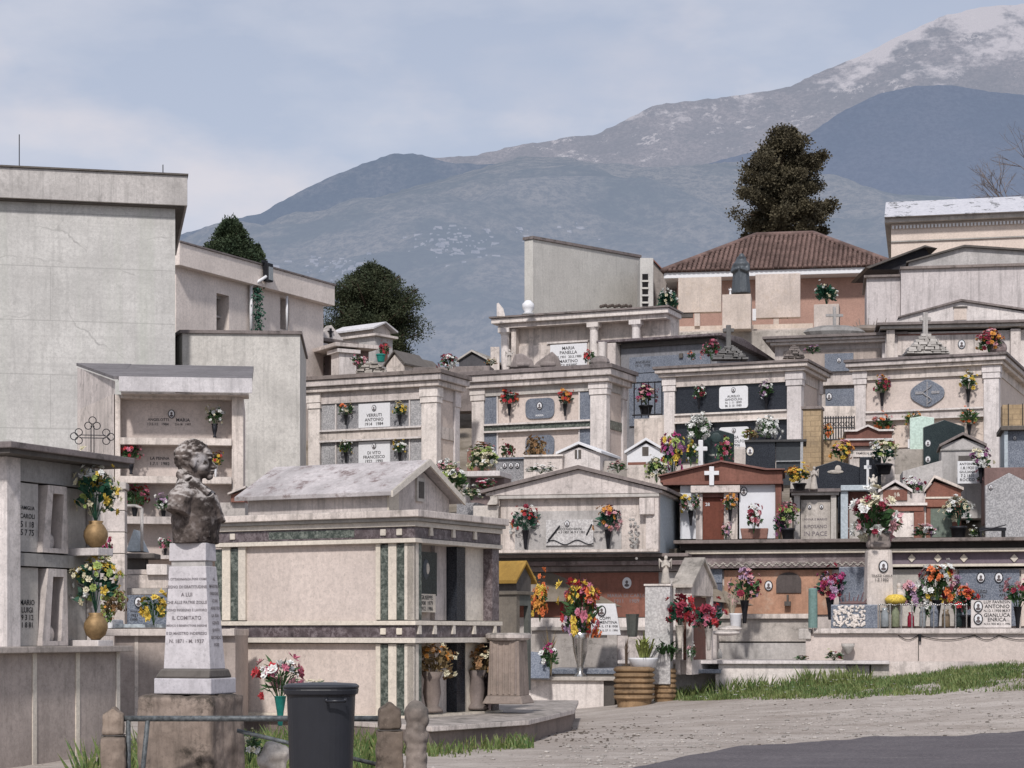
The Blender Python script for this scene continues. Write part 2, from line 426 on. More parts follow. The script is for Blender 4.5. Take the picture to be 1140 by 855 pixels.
def bouquet(loc, h, cols, label, vase='urn', vmat=None, spread=1., size=1., n=26, fol=None, name='flower_bouquet', cat='bouquet', long=0, group=BG, width=None, leaves=105):
    seed = rnd.randint(1, 6)
    e = empty(name, loc, rnd.uniform(0, 6), label, cat, group)
    def ch(nm, me):
        o = bpy.data.objects.new(nm, me); COL.objects.link(o); o.parent = e; return o
    if vase: ch('vase', vase_mesh(vase, vmat or darkmetal))
    ch('foliage', foliage_mesh(seed, fol or leaf, spread, long, leaves))
    for i, c in enumerate(cols):
        ch('blossoms', blossom_mesh(seed*3+i, c, max(4, int(n*1.5)//len(cols)), spread, size))
    if vase: e.scale = (h,)*3
    else:
        k = h/.62; e.scale = (k,)*3; e.location = Vector(loc)-Vector((0,0,.34*k))
    if width: e.scale = (width, width, h if vase else e.scale[2])
    return e
# ------------------------------------------------------------------ ground, road, hillside
def ss(a, b, x):
    t = max(0, min(1, (x-a)/(b-a))); return t*t*(3-2*t)
def lerp_tab(tab, x):
    if x <= tab[0][0]: return tab[0][1]
    for (a, va), (b, vb) in zip(tab, tab[1:]):
        if x <= b: return va+(vb-va)*(x-a)/(b-a)
    return tab[-1][1]
def gz(X, Y):
    n = noise.noise(Vector((X*.5, Y*.5, 0)))*.035+noise.noise(Vector((X*2.1, Y*2.1, 3)))*.012
    return .1*max(0, X-1.3)*ss(28, 41, Y)+n*ss(14, 22, Y)-.02
HT = [(44,.3),(45.6,3.55),(49.5,3.7),(50,4.4),(53.5,5.3),(57,5.9),(60,6.4),(64,8.0),(67,9.6),(72,11.2),(80,12.4),(95,13),(130,12),(180,6),(260,-10)]
def hz_(X, Y):
    l = ss(-8.2, -6.9, X+max(0, Y-52)*.35)
    return lerp_tab(HT, Y)*l+(1-l)*.2+noise.noise(Vector((X*.6, Y*.6, 5)))*.12
def sheet(name, xs, ys, fn, mat, smooth=True):
    m = MB(); nx = len(xs)
    for y in ys:
        for x in xs: m.v.append(fn(x, y))
    for j in range(len(ys)-1):
        for i in range(nx-1): m.f.append((j*nx+i, j*nx+i+1, (j+1)*nx+i+1, (j+1)*nx+i))
    return struct(m.build(name, mat, smooth=smooth, fixn=False))
def ar(a, b, n): return [a+(b-a)*i/(n-1) for i in range(n)]

gm, t, b, out = nt('gravel_ground')
w = wpos(t); n1 = noi(t, wpos(t, (.35,1,1)), 1.1, 7, .65); n2 = noi(t, wpos(t, (.5,1,1)), 4, 9, .8); n3 = noi(t, wpos(t, (1, .4, 1)), 26, 3, .7)
c = mixc(t, ramp(t, n1, .3, .7), (.23,.19,.16), (.43,.385,.345))
c = mixc(t, ramp(t, n2, .50, .62, 0, .5), c, (.17,.14,.11))
c = mixc(t, ramp(t, n3, .62, .70, 0, .6), c, (.54,.49,.45)); c = mixc(t, ramp(t, n3, .38, .30), c, (.10,.085,.075))
t.links.new(c, b.inputs['Base Color']); b.inputs['Roughness'].default_value = .95; bump(t, b, n3, .3, .01)
rm, t, b, out = nt('asphalt')
w = wpos(t); n1 = noi(t, w, .8, 5, .6); n2 = noi(t, w, 22, 5, .85); n3 = noi(t, wpos(t, (.25, 1.2, 1)), 1.3, 4, .6)
c = mixc(t, ramp(t, n1, .3, .7), (.068,.058,.064), (.10,.087,.093)); c = mixc(t, ramp(t, n3, .55, .7, 0, .6), c, (.14,.13,.13))
c = mixc(t, ramp(t, n2, .53, .66, 0, .7), c, (.24,.215,.21)); c = mixc(t, ramp(t, n2, .45, .36, 0, .7), c, (.03,.027,.03))
t.links.new(c, b.inputs['Base Color']); b.inputs['Roughness'].default_value = .9; bump(t, b, n2, .5, .01)
em, t, b, out = nt('hill_earth')
w = wpos(t); n1 = noi(t, w, 1.2, 7, .7)
c = mixc(t, ramp(t, n1, .35, .65), (.12,.10,.07), (.28,.24,.20)); t.links.new(c, b.inputs['Base Color']); b.inputs['Roughness'].default_value = .95

sheet('ground', ar(-14, 20, 200), ar(0.5, 47, 230), lambda x, y: (x, y, gz(x, y)), gm)
sheet('far_ground', ar(-4000, 4000, 30), ar(-200, 9000, 30), lambda x, y: (x, y, -40), em)
sheet('surrounding_ground', [-300,-14.2,-14,20,20.2,300], [-60,.3,.5,46,260], lambda x, y: (x, y, -.12), em)
sheet('hillside', ar(-45, 60, 160), [45,45.6,46.5,48,49.4,49.6,50,51,52,53,54,55,56,57,58,60,62,64,66,68,70,73,76,80,85,90,95,105,115,130,150,180,220,260], lambda x, y: (x, y, hz_(x, y)-.05), em)
RE = [(-6,6),(-2,11),(0,17.5),(1.4,23.4),(2.4,26.3),(3.5,28.3),(5.5,30.1),(8,30.9),(14,32),(20,32.5)]
def road_pt(x, t_):
    ye = lerp_tab(RE, x)+noise.noise(Vector((x*1.7, 0, 9)))*.35+noise.noise(Vector((x*6, 0, 2)))*.08
    y = .6+(ye-.6)*t_; return (x, y, gz(x, y)+.012+.02*ss(28,14,y))
sheet('road', ar(-6, 20, 240), ar(0, 1, 90), road_pt, rm)

# scattered stones on the gravel verge
m = MB(); r = random.Random(4)
for i in range(3200):
    x = r.uniform(-2.5, 13); y = lerp_tab(RE, x)+abs(r.gauss(0, 1))*4.5+.1
    if y > 41: continue
    s_ = r.choice((.008,.010,.013,.018,.03))*r.uniform(.7,1.3)
    m.ball((x, y, gz(x, y)+s_*.25), (s_*r.uniform(.8,1.5), s_*r.uniform(.8,1.4), s_*.6), 5, 4)
o = m.build('loose_stones', lightst); tag(o, 'loose grey pebbles strewn over the gravel verge beside the road', 'pebbles', kind='stuff')

m = MB(); r = random.Random(14)
for i in range(420):
    x = r.gauss(.6, 1.1) if i < 320 else r.uniform(-1, 10); y = r.gauss(31.5, 1.6) if i < 320 else r.uniform(29, 38)
    if y < lerp_tab(RE, x)+.1 or (x < .9 and y > 33): continue
    s_ = r.uniform(.008, .028); m.ball((x, y, gz(x, y)+s_*.2), (s_*r.uniform(.8,1.6), s_*r.uniform(.8,1.4), s_*.5), 5, 4)
o = m.build('dark_litter', stone('dark_litter', (.10,.08,.065), dirt=.5)); tag(o, 'dark stones and leaf litter scattered by the corner of the tomb platform', 'litter', kind='stuff')
# ------------------------------------------------------------------ grass
grm, t, b, out = nt('grass_blades')
n = noi(t, wpos(t), 1.5, 4, .6); n2 = noi(t, wpos(t), 30, 2, .6)
c = mixc(t, ramp(t, n, .35, .65), (.055,.115,.025), (.13,.17,.045)); c = mixc(t, ramp(t, n2, .5, .7), c, (.24,.22,.09))
t.links.new(c, b.inputs['Base Color']); b.inputs['Roughness'].default_value = .7
def grass(name, pts, label, hmin, hmax, n, mat=grm, zf=None, seed=1):
    """pts: list of (x, ynear, yfar)"""
    r = random.Random(seed); m = MB(); tot = pts[-1][0]-pts[0][0]
    for i in range(n):
        x = pts[0][0]+r.random()*tot
        ya = lerp_tab([(p[0], p[1]) for p in pts], x)+noise.noise(Vector((x*1.5, 1, 1)))*.5; yb = lerp_tab([(p[0], p[2]) for p in pts], x)
        y = ya+(yb-ya)*r.random()**.8; cl = noise.noise(Vector((x*1.2, y*1.2, 7)))
        if cl < -.12 and r.random() < .75: continue
        h = r.uniform(hmin, hmax)*(1+cl); z = (zf or gz)(x, y)-.01; a = r.uniform(0, 6.28); l = r.uniform(.1, .6)*h; wv = r.uniform(.008, .02)
        dx = math.cos(a); dy = math.sin(a)
        m.add([(x-dy*wv, y+dx*wv, z), (x+dy*wv, y-dx*wv, z), (x+dx*l*.4+dy*wv*.6, y+dy*l*.4-dx*wv*.6, z+h*.6), (x+dx*l, y+dy*l, z+h)], [(0,1,2,3)])
    o = m.build(name, mat, fixn=False); tag(o, label, 'grass', kind='stuff'); return o
grass('grass_strip', [(3.4,41,42.6),(4.6,38.6,42.4),(6,37.4,42.2),(8,36.6,42),(12,35.6,41.5)], 'long strip of green grass between the gravel and the white grave walls', .03, .13, 36000)
grass('tall_weeds', [(3.0,41.2,41.9),(4.4,40.6,41.9),(6.4,40.3,41.5),(7.4,40.3,41.2)], 'taller flowering weeds against the low pale ledge wall', .12, .34, 1500, seed=12)
grass('grass_tuft', [(-2.2,26.5,27.6),(-.6,26.0,27.6),(.3,27.8,28.7)], 'sparse weeds at the foot of the large tomb platform', .06, .2, 900, seed=3)
grass('weed_bed', [(-4.6,20.5,26),(-3,20.5,26),(-1.6,20.5,25)], 'green weeds growing behind the black bin and the rail', .15, .42, 3800, seed=4)
grass('weed_patch', [(-4.4,17.6,19),(-3.4,17.8,19)], 'short weeds around the bust pedestal', .06, .2, 700, seed=5)
m = MB(); r = random.Random(8)
for i in range(60):
    x = r.uniform(3.6, 12); y = r.uniform(37.5, 41); z = gz(x, y)+.14
    for j in range(6):
        a = j*1.05; m.add([(x, y, z), (x+math.cos(a)*.03, y+math.sin(a)*.03, z+.012), (x+math.cos(a+.6)*.03, y+math.sin(a+.6)*.03, z+.012)], [(0,1,2)])
tag(m.build('daisies', whitep, fixn=False), 'tiny white and pale daisies dotted in the grass strip', 'daisies', kind='stuff')

# ------------------------------------------------------------------ mountains
def mount_mat(name, c1, c2, c3, haze, hz_amt, rockthr, patch=None, snowline=None):
    m, t, b, out = nt(name)
    w = wpos(t, (.001,.001,.001))
    n1 = noi(t, wpos(t, (.0013,.0007,.0018)), 3.2, 10, .72); n2 = noi(t, wpos(t, (.001,.0004,.0014)), 70, 5, .85); n3 = noi(t, w, 9, 10, .8)
    c = mixc(t, ramp(t, n1, .44, .56), c1, c2); c = mixc(t, ramp(t, n2, .42, .58, 0, .8), c, tuple(x*.3 for x in c1))  # forest patches, plus gully shade painted into the slope colour
    c = mixc(t, ramp(t, n3, rockthr, rockthr+.04), c, c3)
    if snowline:
        g = t.nodes.new('ShaderNodeNewGeometry'); s2 = t.nodes.new('ShaderNodeSeparateXYZ'); t.links.new(g.outputs['Position'], s2.inputs[0])
        ad = t.nodes.new('ShaderNodeMath'); ad.operation = 'ADD'; t.links.new(ramp(t, s2.outputs[2], snowline[0], snowline[1]), ad.inputs[0])
        t.links.new(ramp(t, noi(t, wpos(t, (.0022,.001,.0030)), 2.2, 9, .68), .35, .65, -.5, .5), ad.inputs[1])
        c = mixc(t, ramp(t, ad.outputs[0], .42, .74, 0, .85), c, (.76,.68,.65))
    em = t.nodes.new('ShaderNodeEmission'); em.inputs[0].default_value = (*haze, 1); em.inputs[1].default_value = 1  # aerial haze painted into the material as a constant bluish glow
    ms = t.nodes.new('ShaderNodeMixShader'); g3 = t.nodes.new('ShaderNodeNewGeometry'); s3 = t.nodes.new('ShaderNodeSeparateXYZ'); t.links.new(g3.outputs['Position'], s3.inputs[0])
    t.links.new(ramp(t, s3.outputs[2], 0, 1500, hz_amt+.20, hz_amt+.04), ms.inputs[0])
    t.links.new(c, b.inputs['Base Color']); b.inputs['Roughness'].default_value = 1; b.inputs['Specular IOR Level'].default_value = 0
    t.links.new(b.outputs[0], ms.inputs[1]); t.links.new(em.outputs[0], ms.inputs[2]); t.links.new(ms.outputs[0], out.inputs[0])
    bump(t, b, n2, .6, 12)
    return m
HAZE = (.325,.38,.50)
def mountain(name, ridge, Yr, front, mat, amp, seed, zlow=-60, px0=-500, px1=1650, nu=420, nv=90, slope=1.3):
    m = MB(); pxs = ar(px0, px1, nu)
    for j in range(nv):
        v = j/(nv-1)
        for px in pxs:
            Y = front+(Yr-front)*v
            Xr = (px-570)/F*Yr; X = Xr
            zr = H+(HZ-lerp_tab(ridge, px))/F*Yr
            q = Vector((X/520+seed, Y/520, 0))
            g = noise.fractal(q, 1, 2.1, 6); rg = 1-abs(noise.noise(Vector((X/330+seed, Y/900, 4))))*2
            prof = v**slope
            z = zlow+(zr-zlow)*prof+(g*amp+rg*amp*.7)*math.sin(math.pi*min(1, v*1.02))*1.0
            if v > .97: z += noise.fractal(Vector((X/45, Y/45, seed)), 1, 2, 5)*amp*.03+abs(noise.noise(Vector((X/9, Y/60, seed))))*amp*.10
            m.v.append((X, Y, z))
    for j in range(nv-1):
        for i in range(nu-1): m.f.append((j*nu+i, j*nu+i+1, (j+1)*nu+i+1, (j+1)*nu+i))
    return struct(m.build(name, mat, smooth=True, fixn=False))
R1 = [(-500,420),(200,300),(350,215),(440,172),(480,176),(530,174),(575,162),(610,158),(640,152),(665,150),(700,132),(730,117),(790,111),(840,104),(880,97),(905,84),(960,62),(1000,41),(1050,18),(1095,8),(1140,5),(1300,-20),(1650,40)]
R2 = [(-500,470),(120,290),(195,264),(240,250),(290,238),(330,216),(370,196),(410,181),(440,171),(470,173),(500,182),(560,184),(600,182),(700,200),(900,260),(1140,330),(1650,420)]
R3 = [(-500,560),(200,400),(560,290),(700,215),(760,190),(850,166),(900,150),(940,123),(980,104),(1020,96),(1060,95),(1100,102),(1140,106),(1300,150),(1650,300)]
R4 = [(-500,380),(120,300),(195,276),(290,262),(370,236),(450,212),(520,192),(580,176),(630,176),(660,182),(720,190),(800,182),(850,180),(900,196),(960,212),(1040,238),(1140,262),(1650,380)]
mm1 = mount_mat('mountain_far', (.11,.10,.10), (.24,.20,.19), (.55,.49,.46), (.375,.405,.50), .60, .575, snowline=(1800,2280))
mm2 = mount_mat('mountain_mid', (.05,.06,.055), (.16,.145,.125), (.4,.36,.34), (.255,.315,.445), .58, .75)  # darker blue haze colour carries the shade on the shoulder's slope
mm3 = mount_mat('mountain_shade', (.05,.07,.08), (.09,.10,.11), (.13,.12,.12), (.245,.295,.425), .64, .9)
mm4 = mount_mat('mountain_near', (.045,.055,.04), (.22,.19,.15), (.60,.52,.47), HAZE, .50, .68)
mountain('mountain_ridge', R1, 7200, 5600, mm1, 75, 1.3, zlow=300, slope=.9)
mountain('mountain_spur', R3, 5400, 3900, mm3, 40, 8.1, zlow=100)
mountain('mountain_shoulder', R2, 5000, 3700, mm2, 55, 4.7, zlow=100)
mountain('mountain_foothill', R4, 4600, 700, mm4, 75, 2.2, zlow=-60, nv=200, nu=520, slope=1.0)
# villages far up the slope : pale houses in clusters (a far-off mass)
def far_village(px, py, n, sx, sy, seed, label):
    r = random.Random(seed); m = MB(); fx = bpy.data.objects['mountain_foothill']
    for i in range(n):
        a = px+r.gauss(0, sx); bb = py+r.gauss(0, sy)
        o_ = Vector((0, 0, H)); d_ = (P(a, bb, 1000)-o_).normalized()
        ok, loc, nr, fi = fx.ray_cast(o_, d_)
        if not ok: continue
        q_ = loc.y/3000; k = r.choice((1.2,1.8,2.5,4,7))*q_; h = r.uniform(.8, 2.4)*q_
        m.taper((loc.x-k, loc.x+k, loc.y-k*.6, loc.y+k*.6, loc.z-3), (loc.x-k*r.uniform(.6,1), loc.x+k*r.uniform(.6,1), loc.y-k*.3, loc.y+k*.3, loc.z+h))
    tag(m.build('far_village', greyl_far), label, 'village', kind='stuff')
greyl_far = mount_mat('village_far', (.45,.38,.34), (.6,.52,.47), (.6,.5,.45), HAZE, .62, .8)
bpy.context.view_layer.update()
far_village(505, 272, 85, 22, 8, 3, 'pale cluster of distant houses in the middle of the mountain slope')
far_village(375, 296, 60, 22, 6, 5, 'pale cluster of distant houses low on the slope left of the dark round tree')
far_village(600, 262, 16, 45, 5, 6, 'few pale distant houses above the tall grey concrete wall')

# ------------------------------------------------------------------ big building at the left
f = Fr('large_building', 'tall plain grey concrete burial building with thick flat parapet at the left edge', 'building', 195, 700, 48.9, 12)
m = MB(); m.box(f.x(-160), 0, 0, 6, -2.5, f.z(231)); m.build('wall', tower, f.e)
m = MB(); m.box(f.x(-165), f.x(208), -.28, 6.3, f.z(231), f.z(198)); m.build('parapet', greyl, f.e, bev=.01)
m = MB(); m.box(f.x(-166), f.x(209), -.33, 6.35, f.z(198)+.003, f.z(196)); m.build('coping', dark, f.e)
m = MB(); m.box(f.x(-165), f.x(205), -.2, 6.2, f.z(232.5), f.z(231)-.003); m.build('drip_edge', dark, f.e)
for px_, y_, h_ in ((19, 1.5, 1.2), (183, 1, .5)):
    m = MB(); m.tube((f.x(px_), y_, f.z(196)), (f.x(px_), y_, f.z(196)+h_), .012); m.build('lightning_rod', darkmetal, f.e)

f = Fr('wing_building', 'long pale wing with sloping fascia and narrow windows behind the grey annex', 'building', 196, 700, 57.6, 61.7)
L = f.x(360)
def wz(py, px): # height at px on the wing face
    x = f.x(px); return f.z(py, x)
zt = wz(297, 196); zf = wz(272, 196)
wins = [(241, 255, 326, 372), (312, 322, 331, 366)]
m = MB(); xs = [0]+[f.x(q) for w_ in wins for q in w_[:2]]+[L]
for i in range(0, len(xs), 2): m.box(xs[i], xs[i+1], 0, 5, -2, zt)
for w_ in wins:
    a, b_ = f.x(w_[0]), f.x(w_[1]); m.box(a, b_, 0, 5, -2, wz(w_[3], w_[0])); m.box(a, b_, 0, 5, wz(w_[2], w_[0]), zt)
m.build('wall', wingm, f.e)
for w_ in wins:
    a, b_ = f.x(w_[0]), f.x(w_[1]); m = MB(); m.box(a-.01, b_+.01, .45, .5, wz(w_[3], w_[0]), wz(w_[2], w_[0])); m.build('window', voidm, f.e); m = MB(); zt_a, zt_b = wz(w_[3], w_[0]), wz(w_[2], w_[0]); m.box(a, a+.07, .3, .4, zt_a, zt_b); m.box(b_-.75, b_-.68, .3, .4, zt_a, zt_b); m.box(a, b_, .3, .4, zt_b-.08, zt_b); m.box(a, b_, .31, .39, (zt_a+zt_b)/2-.03, (zt_a+zt_b)/2+.03); m.build('window_frame', greyl, f.e)
m = MB(); m.box(-.2, L+.25, -.28, 5.3, zt, zf); m.build('fascia', wingm, f.e, bev=.01)
m = MB(); m.box(-.2, L+.28, -.32, 5.3, zf+.002, zf+.05); m.build('roof_edge', mossy, f.e)
m = MB(); a = f.x(276); m.tube((a, -.12, wz(372, 276)), (a, -.12, zt), .05); m.tube((a, -.12, zt-.03), (a+.35, -.45, zt+.3), .05); m.build('downpipe', whitep, f.e, smooth=True)
m = MB(); a = f.x(315); m.tube((a, -.15, wz(368, 315)), (a, -.15, zt-.05), .04); m.build('downpipe', whitep, f.e, smooth=True)
# lamp box on the fascia
e = empty('wall_floodlight', f.w(f.x(286), -.30, zt+.1), f.a, 'small dark floodlight fixed on the fascia of the pale wing', 'floodlight')
m = MB(); m.box(-.14, .14, -.22, -.02, .05, .62); m.build('housing', darkmetal, e, bev=.02)
m = MB(); m.box(-.11, .11, -.235, -.222, .1, .5); m.build('lens', glass, e)
m = MB(); m.box(-.22, .02, -.1, -.02, .62, .7); m.build('bracket', darkmetal, e)
r = random.Random(5); m = MB()
for i in range(420):
    px_ = 281+r.gauss(0, 2.5)-(i/420)*2; py_ = 322+50*r.random()**1.3; a = f.x(px_)
    c_ = Vector((a, -.15-r.random()*.12, wz(py_, px_))); d_ = Vector((r.uniform(-1,1), r.uniform(-1,0), r.uniform(-1,1)))*.07
    m.add([c_, c_+d_, c_+d_+Vector((.02,0,.05)), c_+Vector((.03,0,.05))], [(0,1,2,3)])
o = m.build('climbing_plant', leafd, fixn=False); o.location = f.o; o.rotation_euler.z = f.a
tag(o, 'dark straggling climber hanging beside the downpipe of the pale wing', 'climber')

f = Fr('annex_block', 'low grey rendered block with flat dark coping in front of the pale wing', 'building', 203, 640, 50.0, 4)
m = MB(); m.box(0, f.x(334), 0, 4.5, -2, f.z(371)); m.build('wall', annex, f.e)
m = MB(); m.add([f.c and (0,0,-2), (-.42,1.4,-2), (-.42,1.4,f.z(371)), (0,0,f.z(371)), (0,4.5,-2), (0,4.5,f.z(371))], [(0,1,2,3),(1,4,5,2)]); m.build('chamfered_wall', annex, f.e)
m = MB(); zz = f.z(371); m.prism([(-.06,-.06),(f.x(334)+.05,-.06),(f.x(334)+.05,4.55),(-.5,4.55),(-.52,1.38)], zz+.002, zz+.08, 'z'); m.build('coping', mossy, f.e)

# ------------------------------------------------------------------ shed-roofed niche tomb
f = Fr('niche_tomb', 'tall beige wall of burial niches under a sloping slate roof with white fascia', 'tomb', 128, 700, 40, 7)
xr = f.x(271); zr_ = f.z(438)
m = MB(); m.prism([(-1.05,3.2),(-.02,.03),(.0,.5),(.0,3.2)], 0-.5, zr_+.0, 'z'); m.build('side_wall', cream, f.e)
m = MB()
def cut(pa, pb, pya, pyb, y0=0, y1=.35): f.box(m, pa, pb, pya, pyb, y0, y1)
cut(128, 134, 439, 700); cut(258, 271, 439, 700); cut(134, 258, 439, 443); cut(134, 258, 487, 495, -.06); cut(134, 258, 530, 538, -.1)
m.build('frame', cream, f.e, bev=.012)
m = MB(); m.box(0.0, xr, .35, 3.2, -.5, zr_); m.build('niche_back', pinkst, f.e)
m = MB(); f.box(m, 134.2, 257.8, 575, 583, -.08, .34); f.box(m, 134.2, 257.8, 618, 622, -.05, .34); m.build('shelf', cream, f.e)
zb_ = P(85, 405, 43.2).z-f.o.z
m = MB(); m.prism([(-.35,f.z(421)),(3.3,zb_),(3.3,zb_-.08),(-.35,f.z(423)-.05)], f.x(133), f.x(281), 'x')
m.build('roof', stone('slate_roof', (.17,.165,.175), dirt=.4, top=0, joint=(.5,.3)), f.e)
m = MB(); m.prism([(-1.08,3.3,),(-.0,-.34),(f.x(133)+.01,-.34),(f.x(133)+.01,3.3)], 0, .06, 'z')
for i, v in enumerate(m.v): pass
m.v = [(x_, y_, (f.z(422)+(zb_-f.z(422))*(y_+.35)/3.65)+(z_-.05)) for x_, y_, z_ in m.v]; m.build('roof_wing', MATS['slate_roof'], f.e)
m = MB(); m.prism([(0,.02),(3.2,.02),(3.2,zb_-f.z(440)),(0,0.2)], -.02, -.01, 'x'); 
m = MB(); m.add([(-1.05,3.2,zr_),(0,.03,zr_),(0,.03,f.z(424)),(-1.05,3.2,zb_-.1)], [(0,1,2,3)]); m.build('gable_infill', cream, f.e)
m = MB(); m.box(f.x(134), f.x(281), -.40, -.353, f.z(438), f.z(421.5)); m.build('fascia', stone('fascia_grey', (.62,.61,.62), dirt=.15, streak=.5), f.e, bev=.008)
m = MB(); m.box(f.x(136), f.x(277), -.34, .34, f.z(440), f.z(438)-.003); m.build('soffit', cream, f.e)
inscription(f.e, ['ANGELOTTI', '13.5.12   1984'], f.x(163), f.x(187), f.z(472), f.z(462), .345)
inscription(f.e, ['MARIA', '2.6.18   1997'], f.x(194), f.x(212), f.z(472), f.z(462), .345)
inscription(f.e, ['LA PENNA', '1.7.1  1982'], f.x(166), f.x(188), f.z(517), f.z(505), .345)
portrait(f.e, f.x(190), f.z(458), .34, .09)
f_niche = f
def bq(fr, px, py, y, hpx, cols, label, **k):
    loc = fr.pt(px, py, y); Y = loc.y
    if 'wpx' in k: k['width'] = k.pop('wpx')*Y/F/.66
    return bouquet(loc, hpx*Y/F, cols, label, **k)
bq(f, 239, 487, .1, 36, ['cream','white'], 'pale yellow and white flowers in a dark vase in the top niche', fol=leaf)
bq(f, 146, 528, .1, 36, ['pink','red'], 'bunch of pink and red flowers at the left of the second niche', spread=1.1, n=34)
bq(f, 240, 531, .1, 30, ['yellow','red'], 'yellow and red flowers in a slim white vase behind the bust', vmat=whitep, vase='cone')
bq(f, 150, 583, .1, 45, ['crimson','pink','red'], 'round red carnation bunch on the narrow shelf behind the bust', vase='cone', spread=1.2, n=36)
bq(f, 182, 583, .1, 34, ['white','lilac'], 'white and lilac flowers half hidden behind the shoulder of the bust', vase='cone')
bq(f, 184, 622, .1, 26, ['pink','white'], 'pink and white flowers just below the arm of the bust', vase='cone')


# ------------------------------------------------------------------ low graves between the niche tomb and the bust
f = Fr('jointed_pillar', 'pale square pillar of stacked blocks with a rough cap, left of the bust', 'pillar', 139, 706, 37.2, 5)
for i, (a, b_) in enumerate(((545,568),(568,592),(592,616),(616,640),(640,706))): f.part('block', cream, 119, 139, a+.6, b_, 0, .42, bev=.01)
f.part('cap', lightst, 115, 141, 537, 545, -.06, .48, bev=.02)
f = Fr('grey_peak_grave', 'small grey peaked grave on a dark bowl-shaped base beside the stacked pillar', 'grave', 172, 640, 38.2, 0)
m = MB(); m.prism([(f.x(140),f.z(614)),(f.x(160),f.z(614)),(f.x(149),f.z(589))], 0, .6); m.build('peak', tealst, f.e, bev=.01); f.part('base', dark, 139, 173, 616, 622, -.1, .6, bev=.02); f.part('niche', dark, 139, 160, 622.2, 634, .1, .5); f.part('step', cream, 118, 182, 634.2, 640, -.15, .6, bev=.01)
m = MB(); x = f.x(158); m.path([(x,.0,f.z(614)),(x,.0,f.z(566)),(x-.12,.0,f.z(563)),(x-.5,.0,f.z(563))],.03,8); m.build('curved_pipe', greyl, f.e, smooth=True)
slab_like = [(141,188,640,655,38.0,cream,'low cream kerb of the peaked grave'),(120,186,655,662,37.6,lightst,'rough grey shelf above the sunflowers'),(163,186,628,640,37.9,white,'short white step left of the pedestal')]
for pa, pb, a, b_, Y_, mt, lab in slab_like:
    g = Fr('grave_step', lab, 'step', pb, b_, Y_, 2); g.part('slab', mt, pa, pb, a, b_, 0, 1.2, bev=.012)
f = Fr('sunflower_grave', 'grey grave slab with a small oval portrait behind the yellow sunflowers', 'grave', 196, 706, 36.6, 3)
f.part('slab', blueg, 139, 190, 662, 697, .3, .6); portrait(f.e, f.x(152), f.z(670), .28, .10); f.part('white_cloth', whitep, 121, 136, 690, 701, -.1, .2, bev=.03); f.part('dark_lid', tealst, 131, 190, 695, 699, -.35, .25, bev=.01); f.part('dark_lid', dark, 116, 190, 699.3, 703, -.2, .28)
inscription(f.e, ['ROSA','1921','1990'], f.x(143), f.x(151), f.z(692), f.z(678), .29)
f = Fr('red_peak_shrine', 'tiny reddish shrine with pale frame at the left foot of the gravel gable roof', 'shrine', 272, 572, 36.2, 0)
f.part('block', lightst, 240, 272, 559, 575, .1, 1); m = MB(); m.prism([(f.x(257),f.z(559)),(f.x(272),f.z(559)),(f.x(272),f.z(546)),(f.x(257),f.z(551))], 0, .5); m.build('red_front', redst, f.e); m = MB(); m.prism([(f.x(254),f.z(551)),(f.x(274),f.z(543)),(f.x(274),f.z(541)),(f.x(254),f.z(549))], -.08, .6); m.build('roof', cream, f.e)

# ------------------------------------------------------------------ large front mausoleum
f = Fr('family_mausoleum', 'largest near mausoleum, cream marble with green and purple stone bands and a gravel gable roof', 'mausoleum', 461, 800, 29.5, -28)
W = f.x(238); D = f.y(556)
X = lambda px: f.x(px); Z = lambda py: f.z(py)
m = MB(); m.box(W+.05, -.38, .14, D-.05, 0, Z(574)); m.box(-.381, -.05, .14, .24, 0, Z(574)); m.build('burial_core', pinkst, f.e)
def fb(name, mat, items, y0, y1, bev=0):
    m = MB()
    for pa, pb, pya, pyb in items: m.box(X(pa), min(0, X(pb)), y0, y1, Z(pyb), Z(pya))
    return m.build(name, mat, f.e, bev=bev)
fb('panel', pinkst, [(273,418,603,692)], .05, .139); fb('panel', pinkst, [(273,418,717,797)], .05, .139)
GR = [(238.5,247),(256,265),(423,432),(441,450)]
IV = [(247,256),(265,273),(418,423),(432,441),(450,461)]
for a, b_ in GR: fb('green_strip', greenm, [(a,b_,606,690)], .02, .139)
for a, b_ in GR: fb('green_strip', greenm, [(a,b_,718,797)], .02, .139)
for a, b_ in IV: fb('pilaster', ivory, [(a,b_,603,690),(a,b_,717,798)], 0, .139, .005)
def rowbox(name, mat, pya, pyb, o, bev=.006, front=True, side=True):
    m = MB(); z0, z1 = Z(pyb), Z(pya)
    if front: m.box(W-.02, o, -o, .3, z0, z1)
    if side: m.box(-.3, o-.001, .3, D+.02, z0+.001, z1-.001)
    return m.build(name, mat, f.e, bev=bev)
rowbox('cornice', cream, 568, 576, .17, .012); rowbox('cornice', grey, 576, 580, .11); rowbox('moulding', ivory, 580, 586, .05)
rowbox('purple_band', purplem, 586.2, 598.8, .015); rowbox('moulding', ivory, 599, 604, .05)
rowbox('moulding', ivory, 691, 696, .05); rowbox('purple_band', purplem, 696.2, 709.8, .015); rowbox('moulding', ivory, 710, 716, .05)
rowbox('base_moulding', ivory, 797, 801.5, .06)
m = MB(); m.box(X(300), X(395), -.02, 0.0, Z(596.5), Z(588)); m.build('green_band', greenm, f.e)
